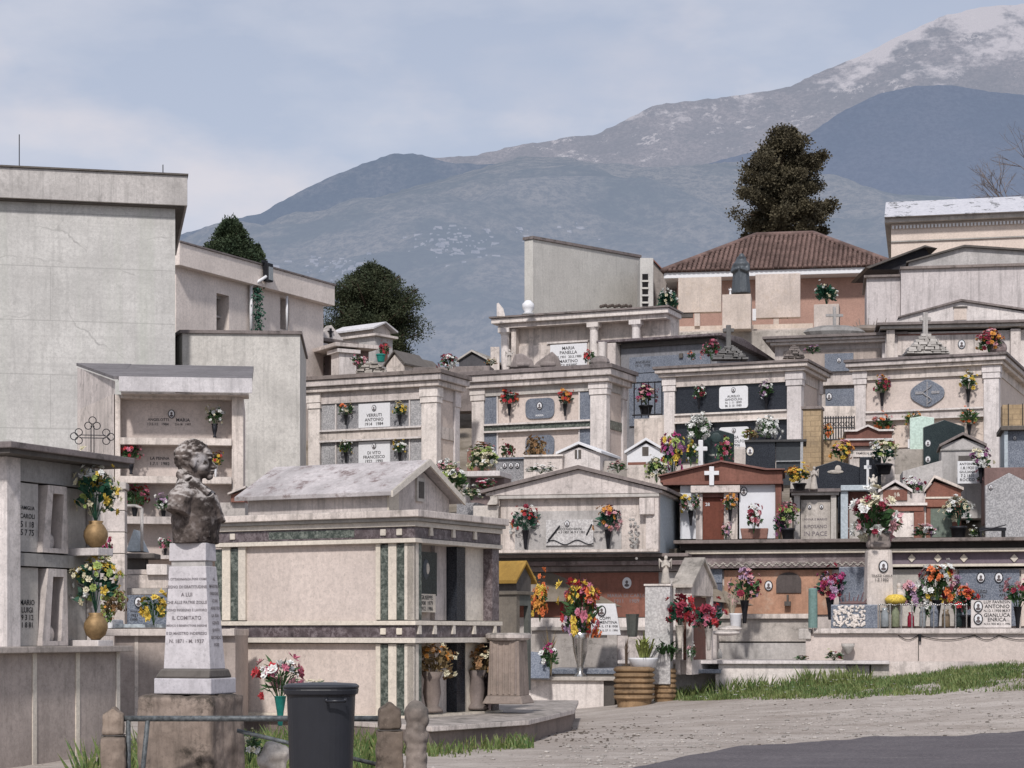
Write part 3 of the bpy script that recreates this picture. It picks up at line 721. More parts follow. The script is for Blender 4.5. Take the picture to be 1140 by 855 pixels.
for py in (592, 703):
    for px in (242, 260, 427.5, 445.5):
        m = MB(); m.box(X(px)-.05, X(px)+.05, -.04, -.015, Z(py)-.05, Z(py)+.05); m.build('stud', ivory, f.e, bev=.012)
    for px in (478, 503, 527) if py == 592 else (465, 482, 503, 526, 549):
        y_ = f.y(px); m = MB(); m.prism([(y_-.05,Z(py)-.04),(y_+.05,Z(py)-.04),(y_+.03,Z(py)+.13),(y_-.03,Z(py)+.13)], .015, .045, 'x'); m.build('candle_stud', ivory, f.e)
# side face (local x = 0)
def sb(name, mat, pa, pb, pya, pyb, x0=-.3, x1=-.04, bev=0):
    m = MB(); m.box(x0, x1, f.y(pa), f.y(pb), Z(pyb), Z(pya)); return m.build(name, mat, f.e, bev=bev)
for ra, rb in ((604,690),(716.5,797)):
    sb('green_strip', greenm, 463, 469.5, ra, rb, x1=-.002); sb('pilaster', ivory, 461, 463, ra, rb, x0=-.12, x1=0)
    sb('dark_strip', blackg, 516, 525, ra, rb, x0=-.37, x1=-.12); sb('pilaster', purplem, 548, 555.5, ra, rb, x1=0); sb('light_panel', ivory, 528, 547.8, ra, rb, x0=-.37, x1=-.16)
    sb('light_panel', cream, 503, 515.5, ra, rb, x0=-.37, x1=-.30)
o = sb('portrait_plaque', darkgreen, 478, 502, 612, 662, x0=-.379, x1=-.25)
m = MB(); m.ball((-.25, f.y(490), Z(632)), (.02,.10,.16), 14, 9); m.build('portrait_medallion', bronze, o)
m = MB(); m.ball((-.238, f.y(491), Z(631)), (.02,.05,.09), 14, 9); m.build('photo', ivory, o)
o = sb('name_plaque', ivory, 480, 500, 660, 681, x0=-.379, x1=-.24)
inscription(o, ['GIUSEPPE', '1908  1979', '1912  1986'], f.y(481), f.y(499), Z(680), Z(661), -.236, axis='x')
for a, b_ in ((474,500),(527,546)):
    m = MB(); yc = (f.y(a)+f.y(b_))/2; zc = Z(795); m.lathe((-.10, yc, zc), [(.17,0),(.17,.04),(.10,.1),(.14,.3),(.12,.5),(.17,.62)], 14); m.build('flower_urn', stone('urn_'+str(a), (.24,.2,.18), dirt=.5), f.e, smooth=True)
# attic with the gable roof
ax, ay = f.x(431, .32), .32
gz0 = Z(568); ze = f.z(547, ax, ay); ya_, yb_ = ay, ay+1.9; za = ze+.47; ym = (ya_+yb_)/2; wl = f.x(276, .32)
m = MB(); m.prism([(ya_,gz0-.02),(yb_,gz0-.02),(yb_,ze),(ym,za-.03),(ya_,ze)], wl, ax, 'x'); m.build('attic', cream, f.e, bev=.01)
m = MB(); q = .16; sl = (za-ze)/(ym-ya_)
m.prism([(ya_-q,ze-q*sl),(ym,za),(yb_+q,ze-q*sl),(yb_+q,ze-q*sl+.07),(ym,za+.08),(ya_-q,ze-q*sl+.07)], wl-.15, ax+.17, 'x'); m.build('roof', lichenroof, f.e, bev=.01)
m = MB(); m.prism([(ya_-q-.01,ze-q*sl-.02),(ym,za-.02),(yb_+q+.01,ze-q*sl-.02),(yb_+q+.01,ze-q*sl+.075),(ym,za+.086),(ya_-q-.01,ze-q*sl+.075)], ax+.172, ax+.21, 'x'); m.build('gable_edge', ivory, f.e)
m = MB(); m.box(ax-.02, ax+.04, ym-.12, ym+.12, ze-.1, za-.2); m.build('gable_window', greyl, f.e); m = MB(); m.box(ax+.041, ax+.05, ym-.075, ym+.075, ze-.05, za-.26); m.build('pane', dark, f.e)
m = MB(); m.box(ax+.0, ax+.03, ya_, ya_+.3, gz0, ze); m.build('corner_pilaster', ivory, f.e)
f_m = f
# platform below
def G(px, py, z): 
    Y = (H-z)*F/(py-HZ); return ((px-570)/F*Y, Y)
zt_ = .335
pl = [(-4.9,32.2), G(476,808,zt_), G(584,801,zt_), (.98,33.0), (1.2,37.5), (-4.2,38)]
m = MB(); m.prism(pl, -.3, zt_-.08, 'z'); o = m.build('tomb_platform', stone('platform_side', (.24,.20,.18), dirt=.7), None)
m = MB(); cxm = -1.5; m.prism([(x_+(.06 if x_ > cxm else -.06), y_-.06) for x_, y_ in pl], zt_-.08, zt_-.005, 'z'); m.build('platform_slab', cream, o, bev=.01)
tag(o, 'raised dark stone platform with pale slab under the largest near mausoleum', 'platform')

m = MB(); e = empty('fluted_pedestal', P(566, 783, 31.4), -.3, 'squat fluted stone pedestal with wide top just right of the large mausoleum', 'pedestal')
m.taper((-.27,.27,-.27,.27,.12), (-.24,.24,-.24,.24,1.0)); m.build('shaft', stone('pedestal_brown', (.30,.25,.22), dirt=.4), e, bev=.02)
m = MB(); m.taper((-.34,.34,-.34,.34,0), (-.28,.28,-.28,.28,.13)); m.build('base', MATS['pedestal_brown'], e, bev=.02)
m = MB(); m.lathe((0,0,1.0), [(.30,0),(.36,.04),(.37,.09),(.33,.12)], 24); m.build('top_slab', cream, e, smooth=False)
for i in range(5):
    m = MB(); a = -.2+i*.1; m.tube((a, -.262, .15), (a, -.235, .98), .022); m.build('flute', MATS['pedestal_brown'], e)
for i, (px, lab) in enumerate(((490, 'dried orange bouquet in the left urn on the shaded side of the large mausoleum'), (542, 'dried orange bouquet in the right urn on the shaded side of the large mausoleum'))):
    yy = f_m.y(px); loc = f_m.w(-.08, yy, f_m.z(762, 0, yy)); bouquet(loc, .62, ['dry','gold','cream'], lab, vase=None, spread=1.1, fol=dryleaf, n=60, size=.75)

def bqp(px, py, Y, hpx, cols, label, **k):
    loc = P(px, py, Y)
    if 'wpx' in k: k['width'] = k.pop('wpx')*Y/F/.66
    return bouquet(loc, hpx*Y/F, cols, label, **k)
bqp(171, 694, 36.1, 34, ['yellow','yellow'], 'yellow sunflowers with green leaves left of the white pedestal', vase=None, n=14, size=1.7, wpx=30)
bqp(127, 684, 36.0, 26, ['dry','brown','lime'], 'round olive and bronze wreath beside the sunflower grave', vase=None, n=80, wpx=30, fol=dryleaf)
bqp(118, 700, 35.8, 26, ['gold','lime','brown'], 'small olive and gold bunch under the bronze wreath', vase=None, n=50, wpx=18)
bqp(119, 625, 36.6, 26, ['magenta','crimson'], 'magenta flowers just left of the stacked pillar', vase=None, n=30, wpx=14)
bqp(124, 668, 36.4, 12, ['white','cream'], 'white flowers above the bronze wreath', vase=None, n=20, wpx=20)
# ------------------------------------------------------------------ left edge mausoleum
f = Fr('loculus_tomb', 'shaded marble tomb with two rows of niches, cut by the left photo edge', 'tomb', 9, 722, 24.3, 66)
L = f.x(112); X = lambda px: f.x(px); Z = lambda py: f.z(py)
ztop = Z(508)
m = MB(); m.box(0, L, .22, 2.2, -.02, ztop); m.build('burial_core', greyl, f.e)
m = MB(); m.box(-.06, X(21), -.03, 2.25, -.02, ztop); m.box(X(103), L, -.0, 2.2, -.02, ztop); m.build('pilaster', white, f.e, bev=.01)
def LB(name, mat, pa, pb, za, zb2, y0, y1, parent=None, bev=0):
    m = MB(); m.box(X(pa), X(pb), y0, y1, za, zb2); return m.build(name, mat, parent or f.e, bev=bev)
h1 = ztop*.46
LB('beam', grey, 21.2, 102.8, ztop-.28, ztop, .02, .3); LB('beam', grey, 21.2, 102.8, h1-.06, h1+.1, .0, .3)
for k, (a, b_) in enumerate(((h1+.12, ztop-.3), (.03, h1-.08))):
    pq = LB('niche_panel', greyl, 22.5, 46, a, b_, .05, .218)
    inscription(pq, ['FAMIGLIA', 'CAROLI', '5 1 18', '5 7 75'] if k == 0 else ['', 'MARIO', 'LUIGI', '9 3 12', '1 8 81'], X(25.5), X(42), a+(b_-a)*.22, b_-(b_-a)*.3, .045, darkmetal)
    fr_ = MB(); x0, x1 = X(48), X(73); w = x1-x0
    fr_.prism([(x0-.05,a),(x0+.10,a),(x0+.18,b_-.1),(x0+.08,b_)], -.02, .2, 'y'); fr_.prism([(x1-.12,a),(x1+.03,a),(x1,b_),(x1-.06,b_-.1)], -.02, .2, 'y')
    fr_.box(x0+.08, x1, -.018, .2, b_-.10, b_); fr_.box(x0-.05, x1, -.03, .2, a, a+.06); nf = fr_.build('niche_frame', cream, f.e)
    m = MB(); m.box(x0+.08, x1-.04, .16, .218, a+.06, b_-.1); m.build('recess', stone('velvet_recess'+str(k), (.12,.08,.09), dirt=.2), nf)
    m = MB(); m.ball(((x0+x1)/2+.02, .1, a+.14), (.09,.05,.12), 10, 7); m.build('small_urn', cream, nf, smooth=True)
    LB('name_slab', greyl, 76, 101, a, b_, .08, .218)
m = MB(); m.box(-.35, L+.22, -.30, 2.4, ztop+.002, ztop+.06); m.build('roof_underside', dark, f.e)
m = MB(); m.box(-.40, L+.26, -.36, 2.45, ztop+.062, ztop+.14); m.build('roof_slab', mossy, f.e, bev=.01)
f_l = f
for k, (zf_, lab) in enumerate(((h1+.1, 'tall yellow and white bouquet in the upper round brass vase at the left edge'), (.0, 'tall yellow and white bouquet in the lower round brass vase at the left edge'))):
    loc = f.w(X(91), -.22, zf_+.1)
    bouquet(loc, 1.1, ['cream','yellow','lime','white'], lab, vase='round', vmat=brass, n=90, fol=leafd, size=.75, long=0, width=.98)
    m = MB(); m.box(-.01+X(91)-.16, X(91)+.16, -.38, .16, zf_+.0, zf_+.1); m.build('vase_bracket', white, f.e, bev=.01)
# wall beneath
f = Fr('retaining_wall', 'low beige slab wall with flat coping under the left edge tomb', 'wall', 0, 722, 23.7, 66)
L2 = f.x(133)
m = MB(); m.box(-3, L2, .0, 2.6, -1.6, -.06); m.build('wall', stone('beige_slabs', (.44,.385,.35), dirt=.3, top=.5, streak=.4), f.e)
m = MB(); m.box(-3.1, L2+.12, -.14, 2.7, -.058, .02); m.build('coping', stone('coping_brown', (.42,.38,.355), dirt=.5), f.e, bev=.01)
for px in (-60, 38, 86, 131):
    m = MB(); m.box(f.x(px)-.04, f.x(px)+.04, -.012, .01, -1.6, -.062); m.build('joint_strip', ivory, f.e)
f2 = Fr('garden_wall', 'plain beige low wall running behind the white bust pedestal', 'wall', 134, 790, 29, 0)
m = MB(); f2.box(m, 128, 262, 708, 800, 0, 1.4); m.build('wall', MATS['beige_slabs'], f2.e)
m = MB(); f2.box(m, 110, 262, 700, 708, -.1, 1.5); m.build('coping', cream, f2.e, bev=.01)
m = MB(); f2.box(m, 150, 154, 708.5, 800, -.01, .0); m.build('joint_strip', cream, f2.e)

# trefoil iron cross on the left tomb roof
e = empty('iron_cross', P(103, 514, 25.6), .15, 'openwork iron cross with trefoil ends above the left edge tomb', 'cross')
k = 25.6/F; m = MB()
for s_ in (-1.6, 1.6): m.tube((s_*k, 0, -.25), (s_*k, 0, 40*k), .006)
for s_ in (-1.6, 1.6): m.tube((-14*k, 0, (28+s_)*k), (14*k, 0, (28+s_)*k), .006)
m.build('bars', darkmetal, e)
def ring(c, r_, pts=16): return [(c[0]+math.cos(6.2832*i/pts)*r_, 0, c[1]+math.sin(6.2832*i/pts)*r_) for i in range(pts+1)]
for cx, cz in ((0,40),(-15,28),(15,28)):
    m = MB()
    for dx, dz in ((0,6),(-4.6,0),(4.6,0)) if cx == 0 else (((-5 if cx < 0 else 5),0),(0,4.6),(0,-4.6)):
        m.path(ring(((cx+dx)*k, (cz+dz)*k), 4*k), .006, 5)
    m.build('trefoil', darkmetal, e)

# ------------------------------------------------------------------ bust and pedestal
def sculpt(name, mb, mat, parent=None, voxel=.012, disp=None, smooth_it=3, loc=None, rz=0):
    o = mb.build(name+'_raw', mat); md = o.modifiers.new('r', 'REMESH'); md.mode = 'VOXEL'; md.voxel_size = voxel
    sm = o.modifiers.new('s', 'SMOOTH'); sm.iterations = smooth_it; sm.factor = .5
    dg = bpy.context.evaluated_depsgraph_get(); me = bpy.data.meshes.new_from_object(o.evaluated_get(dg)); bpy.data.objects.remove(o)
    if disp:
        ns = [v.normal.copy() for v in me.vertices]
        for v, n_ in zip(me.vertices, ns): v.co += n_*disp(v.co)
    me.polygons.foreach_set('use_smooth', [True]*len(me.polygons)); me.name = name
    if not me.materials: me.materials.append(mat)
    o = bpy.data.objects.new(name, me); COL.objects.link(o)
    if parent is not None: o.parent = parent
    if loc is not None: o.location = loc
    o.rotation_euler.z = rz; return o
f = Fr('inscribed_pedestal', 'tapering white stone pedestal with engraved lines on a rough mossy block', 'pedestal', 234, 745, 16.9, -20)
X = lambda px: f.x(px); Z = lambda py: f.z(py); dY = f.y(251)
def tp(name, mat, b, t, bev=0, par=None):
    m = MB(); m.taper((X(b[0]), X(b[1]), b[2], f.y(b[3], 0)+0, Z(b[4])), (X(t[0]), X(t[1]), t[2], f.y(t[3], 0), Z(t[4]))); return m.build(name, mat, par or f.e, bev=bev)
tp('obelisk', plinthm, (182,234,0,251,745), (188,229,0,246,630), .006)
tp('groove', greyl, (190,227.5,.015,243,630), (190,227.5,.015,243,624))
tp('obelisk_top', plinthm, (188,229,0,246,624), (188.5,229,0,245,604), .006)
tp('moulding', dark, (175,236,-.05,257,755), (180,235,-.02,254,745), .015)
tp('white_plinth', plinthm, (174.5,238,-.05,259,773), (174.5,238,-.05,259,755.2), .01)
m = MB(); m.box(X(160), X(243), -.14, f.y(264), Z(915), Z(774.5)); o = sculpt('rough_block', m, pedst, f.e, .03, lambda c: noise.noise(c*4)*.022+noise.noise(c*14)*.012, 2)
tx = ['LA CITTADINANZA POSE COME','SEGNO DI GRATITUDINE','A LUI','CHE ALLE PATRIE ZOLLE','DONO INGEGNO E LAVORO','IL COMITATO','MEDICO E BENEFATTORE INSIGNE','E DI MAESTRO INDEFESSO','N. 1871 - M. 1937']
m_ = inscription(f.e, tx, X(185), X(231), Z(718), Z(640), -.004, stone('engraving', (.22,.20,.21), dirt=.2), tight=.5)
t2 = ['AL','MAESTRO','INSIGNE','CON','AFFETTO','LA SUA','GENTE','QUESTO','RICORDO','POSE']
o = inscription(f.e, t2, .03, dY*.85, Z(722), Z(640), .004, MATS['engraving'], axis='x', tight=.45)
o.location.x = -.001
# the tapered side leans inwards: follow it
for v in o.data.vertices: v.co.x += X(229)*((v.co.z)/(Z(630)))
mb = MB()
mb.ball((-.02,0,.04), (.155,.125,.145), 20, 14); mb.ball((.06,0,-.02), (.090,.088,.125), 16, 12); mb.ball((.05,0,-.085), (.095,.075,.06), 16, 12)
mb.ball((.125,0,-.128), (.036,.036,.030), 12, 9); mb.ball((.09,0,.06), (.068,.088,.06), 14, 10)
for s_ in (-1, 1):
    mb.ball((.132,s_*.040,.026), (.024,.036,.013), 10, 8); mb.ball((.09,s_*.055,-.04), (.045,.034,.04), 12, 9); mb.ball((.120,s_*.038,.004), (.015,.019,.011), 10, 8)
    mb.ball((.0,s_*.118,-.02), (.028,.016,.044), 12, 8)
    # shoulders with the arms cut off, lapels of the jacket
    mb.ball((-.085,s_*.215,-.325), (.115,.095,.10), 18, 14); mb.tube((-.085,s_*.215,-.325), (-.115,s_*.245,-.455), .108, .098, 20); mb.tube((-.05,s_*.04,-.17), (-.085,s_*.19,-.30), .08, .09, 14)
    mb.tube((-.115,s_*.05,-.105), (-.02,s_*.15,-.18), .05, .05, 10); mb.tube((-.02,s_*.15,-.18), (.13,s_*.135,-.30), .05, .055, 10); mb.tube((.13,s_*.135,-.30), (.235,s_*.05,-.52), .055, .03, 10)
    mb.tube((.03,s_*.17,-.26), (.20,s_*.10,-.42), .03, .02, 8); mb.tube((-.02,s_*.2,-.45), (.05,s_*.2,-.68), .03, .02, 8); mb.tube((.10,s_*.17,-.42), (.14,s_*.16,-.66), .025, .02, 8)
mb.prism([(.135,.035),(.160,.0),(.196,-.042),(.188,-.056),(.130,-.060)], -.020, .020, 'y'); mb.ball((.160,0,-.05), (.024,.030,.014), 10, 8)
mb.ball((.155,0,-.078), (.020,.036,.009), 12, 8); mb.ball((.150,0,-.098), (.020,.032,.010), 12, 8)
mb.tube((-.025,0,-.06), (-.055,0,-.24), .095, .115, 18)
rings = []
for z_, rx, ry, cx_ in ((-.707,.195,.20,.01),(-.62,.20,.215,.01),(-.50,.218,.235,.015),(-.40,.218,.25,.01),(-.32,.195,.255,-.005),(-.25,.15,.22,-.02),(-.19,.105,.15,-.035),(-.12,.08,.09,-.04)):
    rings.append([(cx_+math.cos(6.2832*i/32)*rx, math.sin(6.2832*i/32)*ry, z_) for i in range(32)])
n0 = len(mb.v)
for q_ in rings: mb.v += q_
for j in range(len(rings)-1):
    for i in range(32): mb.f.append((n0+j*32+i, n0+j*32+(i+1) % 32, n0+(j+1)*32+(i+1) % 32, n0+(j+1)*32+i))
mb.f.append(tuple(n0+i for i in range(31,-1,-1))); mb.f.append(tuple(n0+(len(rings)-1)*32+i for i in range(32)))
r = random.Random(3)
for i in range(300):
    v = Vector((r.gauss(0,1), r.gauss(0,1), r.gauss(0,1))).normalized()
    pz = Vector((-.02+v.x*.148, v.y*.118, .045+v.z*.138))
    if (pz.x > .045 and pz.z < .10) or pz.z < -.07 or (pz.x > -.02 and pz.z < .045): continue
    mb.ball(pz*.985, r.uniform(.014,.024), 7, 5)
def bd(c):
    k_ = 1 if (c.z > .07 or c.x < -.05) and c.z > -.10 else (.22 if c.z > -.15 else .7)
    return (noise.noise(c*9)*.008+noise.noise(c*28)*.006+noise.noise(c*60)*.002)*k_
bk = f.w(X(208), dY*.5, Z(604)+.707)
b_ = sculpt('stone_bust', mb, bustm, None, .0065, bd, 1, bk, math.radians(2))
tag(b_, 'weathered stone bust of a curly-haired man in profile on the tall white pedestal', 'bust')
b_.scale = (1.0, 1.0, 1.0)

# ------------------------------------------------------------------ bin, rail, posts
e = empty('rubbish_bin', (P(357, 762, 15.3).x, 15.35, 0), .03, 'tall charcoal plastic bin with rim, closest object at the bottom of the photo', 'bin')
k = 15.3/F; zt2 = H-(762-HZ)*k
def sq(r_, z, n=40, p=3.2): return [(math.copysign(abs(math.cos(6.2832*i/n))**(2/p), math.cos(6.2832*i/n))*r_, math.copysign(abs(math.sin(6.2832*i/n))**(2/p), math.sin(6.2832*i/n))*r_, z) for i in range(n)]
def loft(rings):
    m = MB(); n = len(rings[0])
    for q in rings: m.v += q
    for j in range(len(rings)-1):
        for i in range(n): m.f.append((j*n+i, j*n+(i+1) % n, (j+1)*n+(i+1) % n, (j+1)*n+i))
    m.f.append(tuple(range(n))); m.f.append(tuple(range((len(rings)-1)*n, len(rings)*n))); return m
loft([sq(.225,.05), sq(.262,zt2-.09), sq(.272,zt2-.075)]).build('body', binm, e, bev=.004)
loft([sq(.283,zt2-.074), sq(.288,zt2-.04), sq(.285,zt2-.03)]).build('rim', binm, e, bev=.004)
loft([sq(.290,zt2-.029), sq(.292,zt2-.012), sq(.27,zt2+.004), sq(.12,zt2+.014)]).build('lid', binm, e, bev=.004)
m = MB(); m.path([(.06,-.285,zt2-.10),(.06,-.325,zt2-.12),(.20,-.318,zt2-.12),(.20,-.272,zt2-.10)], .012, 8); m.build('handle', binm, e, smooth=True)
for s_ in (-1, 1):
    m = MB(); m.tube((s_*.20,.2,.09), (s_*.24,.2,.09), .09, n=18); m.build('wheel', darkmetal, e)
e = empty('pipe_rail', P(113, 800, 16.4), 0, 'thin grey metal pipe rail running in front of the rough pedestal block', 'rail')
k = 16.3/F; m = MB(); m.tube((20*k,0,0), ((424-113)*k,0,0), .024, n=12); m.build('rail', pipe, e, smooth=True)
m = MB(); m.tube((150*k,.1,-14*k), ((424-113)*k,.1,-53*k), .018, n=10); m.build('lower_rail', pipe, e, smooth=True)
for a, b2 in ((30,30),(52,40),):
    m = MB(); m.tube((a*k,0,0), (b2*k,.02,-.85), .02, n=10); m.build('strut', pipe, e, smooth=True)
def post(px0, px1, py, Y, name, lab, cat, rnd_=False):
    k = Y/F; w = (px1-px0)*k/2; loc = P((px0+px1)/2, py, Y); hh = loc.z; e = empty(name, (loc.x, Y, 0), .1, lab, cat)
    if rnd_:
        m = MB(); m.tube((0,0,-.1), (0,0,hh-.2), w*.95, w*.8, 12); m.ball((0,0,hh-.11), (w*.95,w*.9,.115), 14, 10); m.tube((0,0,hh-.25),(0,0,hh-.1), w*.7, w*.7, 12); m.ball((0,-.0,hh-.3),(w,w*.9,.09),12,8)
        m.ball((w*.6,-.03,hh-.16),(.05,.05,.05)); 
        o = sculpt('carved_shaft', m, stone('carved_old', (.34,.29,.25), dirt=1, top=.3, var=.4), e, .014, lambda c: noise.noise(c*20)*.012)
    else:
        m = MB(); m.box(-w,w,-w,w,-.1,hh-.21); sculpt('shaft', m, pedst, e, .018, lambda c: noise.noise(c*9)*.014+noise.noise(c*25)*.006, 2)
        m = MB(); m.box(-w*.85,w*.85,-w*.85,w*.85,hh-.20,hh-.03); m.prism([(-w*.8,hh-.03),(w*.8,hh-.03),(0,hh+.03)], -w*.8, w*.8); sculpt('cap', m, pedst, e, .016, lambda c: noise.noise(c*11)*.014+noise.noise(c*25)*.006, 2)
        m = MB(); m.box(-w*.9,w*.9,-w*.9,w*.9,hh-.209,hh-.201); m.build('joint', dark, e)
post(113, 140, 791, 16.4, 'stone_post', 'rough square stone post holding the left end of the pipe rail', 'post')
post(419, 448, 785, 16.4, 'stone_post', 'rough square stone post at the right end of the pipe rail beside the bin', 'post')
post(449, 478, 780, 16.2, 'carved_bollard', 'old round-headed carved stone bollard touching the right rail post', 'bollard', True)
bouquet(P(312, 808, 19.5), .68, ['pink','red','white','rose'], 'pink lilies and white blooms in a green wrapped pot beside the black bin', vase='cone', vmat=plain('green_wrap', (.02,.22,.18), .5), n=26, size=1.6, spread=1.15, long=.5)
bouquet(P(350, 775, 19.8), .16, ['white','cream'], 'row of small white blooms peeping just above the black bin', vase=None, n=30, width=.8)
bouquet(P(278, 848, 19.0), .30, ['white','cream'], 'small white ground flowers by the foot of the bust pedestal', vase=None, n=14, width=.5)
m = MB(); m.ball((0,0,.1), (.16,.12,.16), 10, 8); o = sculpt('rough_stone', m, lightst, None, .02, lambda c: noise.noise(c*9)*.04, 1, P(305, 856, 19)); tag(o, 'rough grey stone half hidden in weeds left of the bin', 'stone')

# ------------------------------------------------------------------ camera, light, sky
cam = bpy.data.cameras.new('camera'); co = bpy.data.objects.new('camera', cam); COL.objects.link(co)
co.location = (0, 0, H); co.rotation_euler = (math.pi/2, 0, 0); cam.sensor_width = 36; cam.lens = 36*F/1140
cam.shift_y = (HZ-427.5)/1140; cam.clip_end = 30000; cam.clip_start = .1; scene.camera = co
AZ = math.radians(-170); EL = math.radians(46)    # direction to the sun, azimuth measured from +Y clockwise
sd = Vector((math.sin(AZ)*math.cos(EL), math.cos(AZ)*math.cos(EL), math.sin(EL)))
sl_ = bpy.data.lights.new('sun', 'SUN'); sl_.energy = 3.15; sl_.angle = math.radians(4); sl_.color = (1, .955, .925)
so = bpy.data.objects.new('sun', sl_); COL.objects.link(so); so.rotation_euler = (-sd).to_track_quat('-Z', 'Y').to_euler(); so.location = (-20, -20, 40)
wd = bpy.data.worlds.new('World'); scene.world = wd; wd.use_nodes = True; t = wd.node_tree; t.nodes.clear()
out = t.nodes.new('ShaderNodeOutputWorld'); bg = t.nodes.new('ShaderNodeBackground'); t.links.new(bg.outputs[0], out.inputs[0])
sky = t.nodes.new('ShaderNodeTexSky'); sky.sky_type = 'NISHITA'; sky.sun_disc = False; sky.sun_elevation = EL; sky.sun_rotation = AZ
sky.air_density = 1.0; sky.dust_density = 2.5
tc = t.nodes.new('ShaderNodeTexCoord'); mp = t.nodes.new('ShaderNodeMapping'); mp.inputs['Scale'].default_value = (1, 1, 2.6); t.links.new(tc.outputs['Generated'], mp.inputs[0])
n1 = noi(t, mp.outputs[0], 5.5, 6, .55)
mp2 = t.nodes.new('ShaderNodeMapping'); mp2.inputs['Scale'].default_value = (1, 1, 2.0); mp2.inputs['Location'].default_value = (3.1, 1, .4); t.links.new(tc.outputs['Generated'], mp2.inputs[0])
n2 = noi(t, mp2.outputs[0], 12, 5, .5)
sx = t.nodes.new('ShaderNodeSeparateXYZ'); t.links.new(tc.outputs['Generated'], sx.inputs[0])
hgt = ramp(t, sx.outputs[2], .08, .34)
veil = mixc(t, hgt, (4.55, 5.0, 6.0), (3.5, 3.9, 4.9))
c = mixc(t, .86, sky.outputs[0], veil)
c = mixc(t, ramp(t, n1, .44, .66, 0, .55), c, (5.4, 5.45, 6.0))
c = mixc(t, mul(t, ramp(t, n2, .50, .68, 0, .5), ramp(t, n1, .3, .6)), c, (6.0, 5.6, 5.8))
t.links.new(c, bg.inputs[0]); bg.inputs[1].default_value = .13
scene.view_settings.view_transform = 'Standard'; scene.view_settings.look = 'None'; scene.view_settings.exposure = 0; scene.view_settings.gamma = 1
scene.render.engine = 'CYCLES'
# ------------------------------------------------------------------ helpers for tombs
def zz(f, py, px, y=0): x = f.x(px, y); return f.z(py, x, y)
def gable_house(name, label, cat, pa, pb, apex, eave, base, Y, depth, body, roof=None, rot=0, group=None, over=2.5, feats=(), th=.07, low=.6, ridge=None, pap=None):
    f = Fr(name, label, cat, pb, base, Y, rot, group); x0 = f.x(pa); ze, za = f.z(eave), f.z(apex); xm = f.x(pap) if pap else x0/2; ov = over*Y/F
    m = MB(); m.prism([(x0,-low),(0,-low),(0,ze),(xm,za-th),(x0,ze)], 0, depth); m.build('body', body, f.e, bev=.008)
    sl = (za-ze)/(-xm) if xm else 1; sl2 = (za-ze)/(xm-x0)
    m = MB(); m.prism([(x0-ov,ze-ov*sl2),(xm,za-th*.0),(ov,ze-ov*sl),(ov,ze-ov*sl+th),(xm,za+th),(x0-ov,ze-ov*sl2+th)], -.09, depth+.08); m.build('roof', roof or body, f.e, bev=.006)
    for ft in feats: feat(f, *ft)
    return f
def feat(f, name, mat, pa, pb, pya, pyb, y=-.03, y1=None, bev=0):
    return f.part(name, mat, pa, pb, pya, pyb, y, .02 if y1 is None else y1, bev=bev)
def slab_stone(name, label, pa, pb, top, base, Y, mat, rise=0, rot=0, th=.12, cat='headstone', group=None, lines=None, port=None, tm=None, ins=(.2,.55), low=.5):
    f = Fr(name, label, cat, pb, base, Y, rot, group); x0 = f.x(pa); z0 = f.z(top); m = MB()
    pts = [(x0,-low),(0,-low),(0,z0-rise*Y/F),(x0/2,z0),(x0,z0-rise*Y/F)] if rise else [(x0,-low),(0,-low),(0,z0),(x0,z0)]
    m.prism(pts, 0, th); m.build('slab', mat, f.e, bev=.012)
    if lines: inscription(f.e, lines, x0*.85, x0*.15, z0*ins[0], z0*ins[1], -.006, tm)
    if port: portrait(f.e, x0*port[0], z0*port[1], -.006, port[2])
    return f
def stone_mound(label, pa, pb, top, base, Y, cross=None, mat=None, seed=1):
    r = random.Random(seed); c = P((pa+pb)/2, base, Y); w = (pb-pa)*Y/F/2; h = (base-top)*Y/F
    e = empty('stone_mound', c, 0, label, 'stone mound'); m = MB(); z = 0; lv = 0
    while z < h*.92:
        q = z/h; t_ = h*r.uniform(.09,.16); x = -w*(1-q)**.7; x1 = -x
        while x < x1-.02:
            l = min(r.uniform(.12,.3), x1-x); y0 = -w*.55*(1-q)**.7*r.uniform(.85,1.1); j = lambda s_=.02: r.uniform(-s_, s_)
            m.taper((x+.005+j(),x+l-.005+j(),y0+j(.04),-y0,z),(x+.015+j(),x+l-.015+j(),y0+.03+j(.04),-y0,z+t_*r.uniform(.82,1)))
            x += l
        z += t_*.95
    m.build('stones', mat or rock, e, bev=.012)
    if cross:
        px, pt = cross; x = (px-(pa+pb)/2)*Y/F; hh = (base-pt)*Y/F; t_ = .07
        m = MB(); m.box(x-t_, x+t_, -t_, t_, 0, hh); m.box(x-.16, x+.16, -t_*.8, t_*.8, hh*.80, hh*.80+t_*1.6); m.build('cross', mat or rock, e, bev=.015)
    return e
def rowof(f, name, mat, pa, pb, pya, pyb, y0, y1, ref=None, bev=0, parent=None):
    """box whose heights are read at px=ref"""
    ref = (pa+pb)/2 if ref is None else ref; m = MB()
    m.box(f.x(pa), f.x(pb), y0, y1, zz(f, pyb, ref), zz(f, pya, ref)); return m.build(name, mat, parent or f.e, bev=bev)
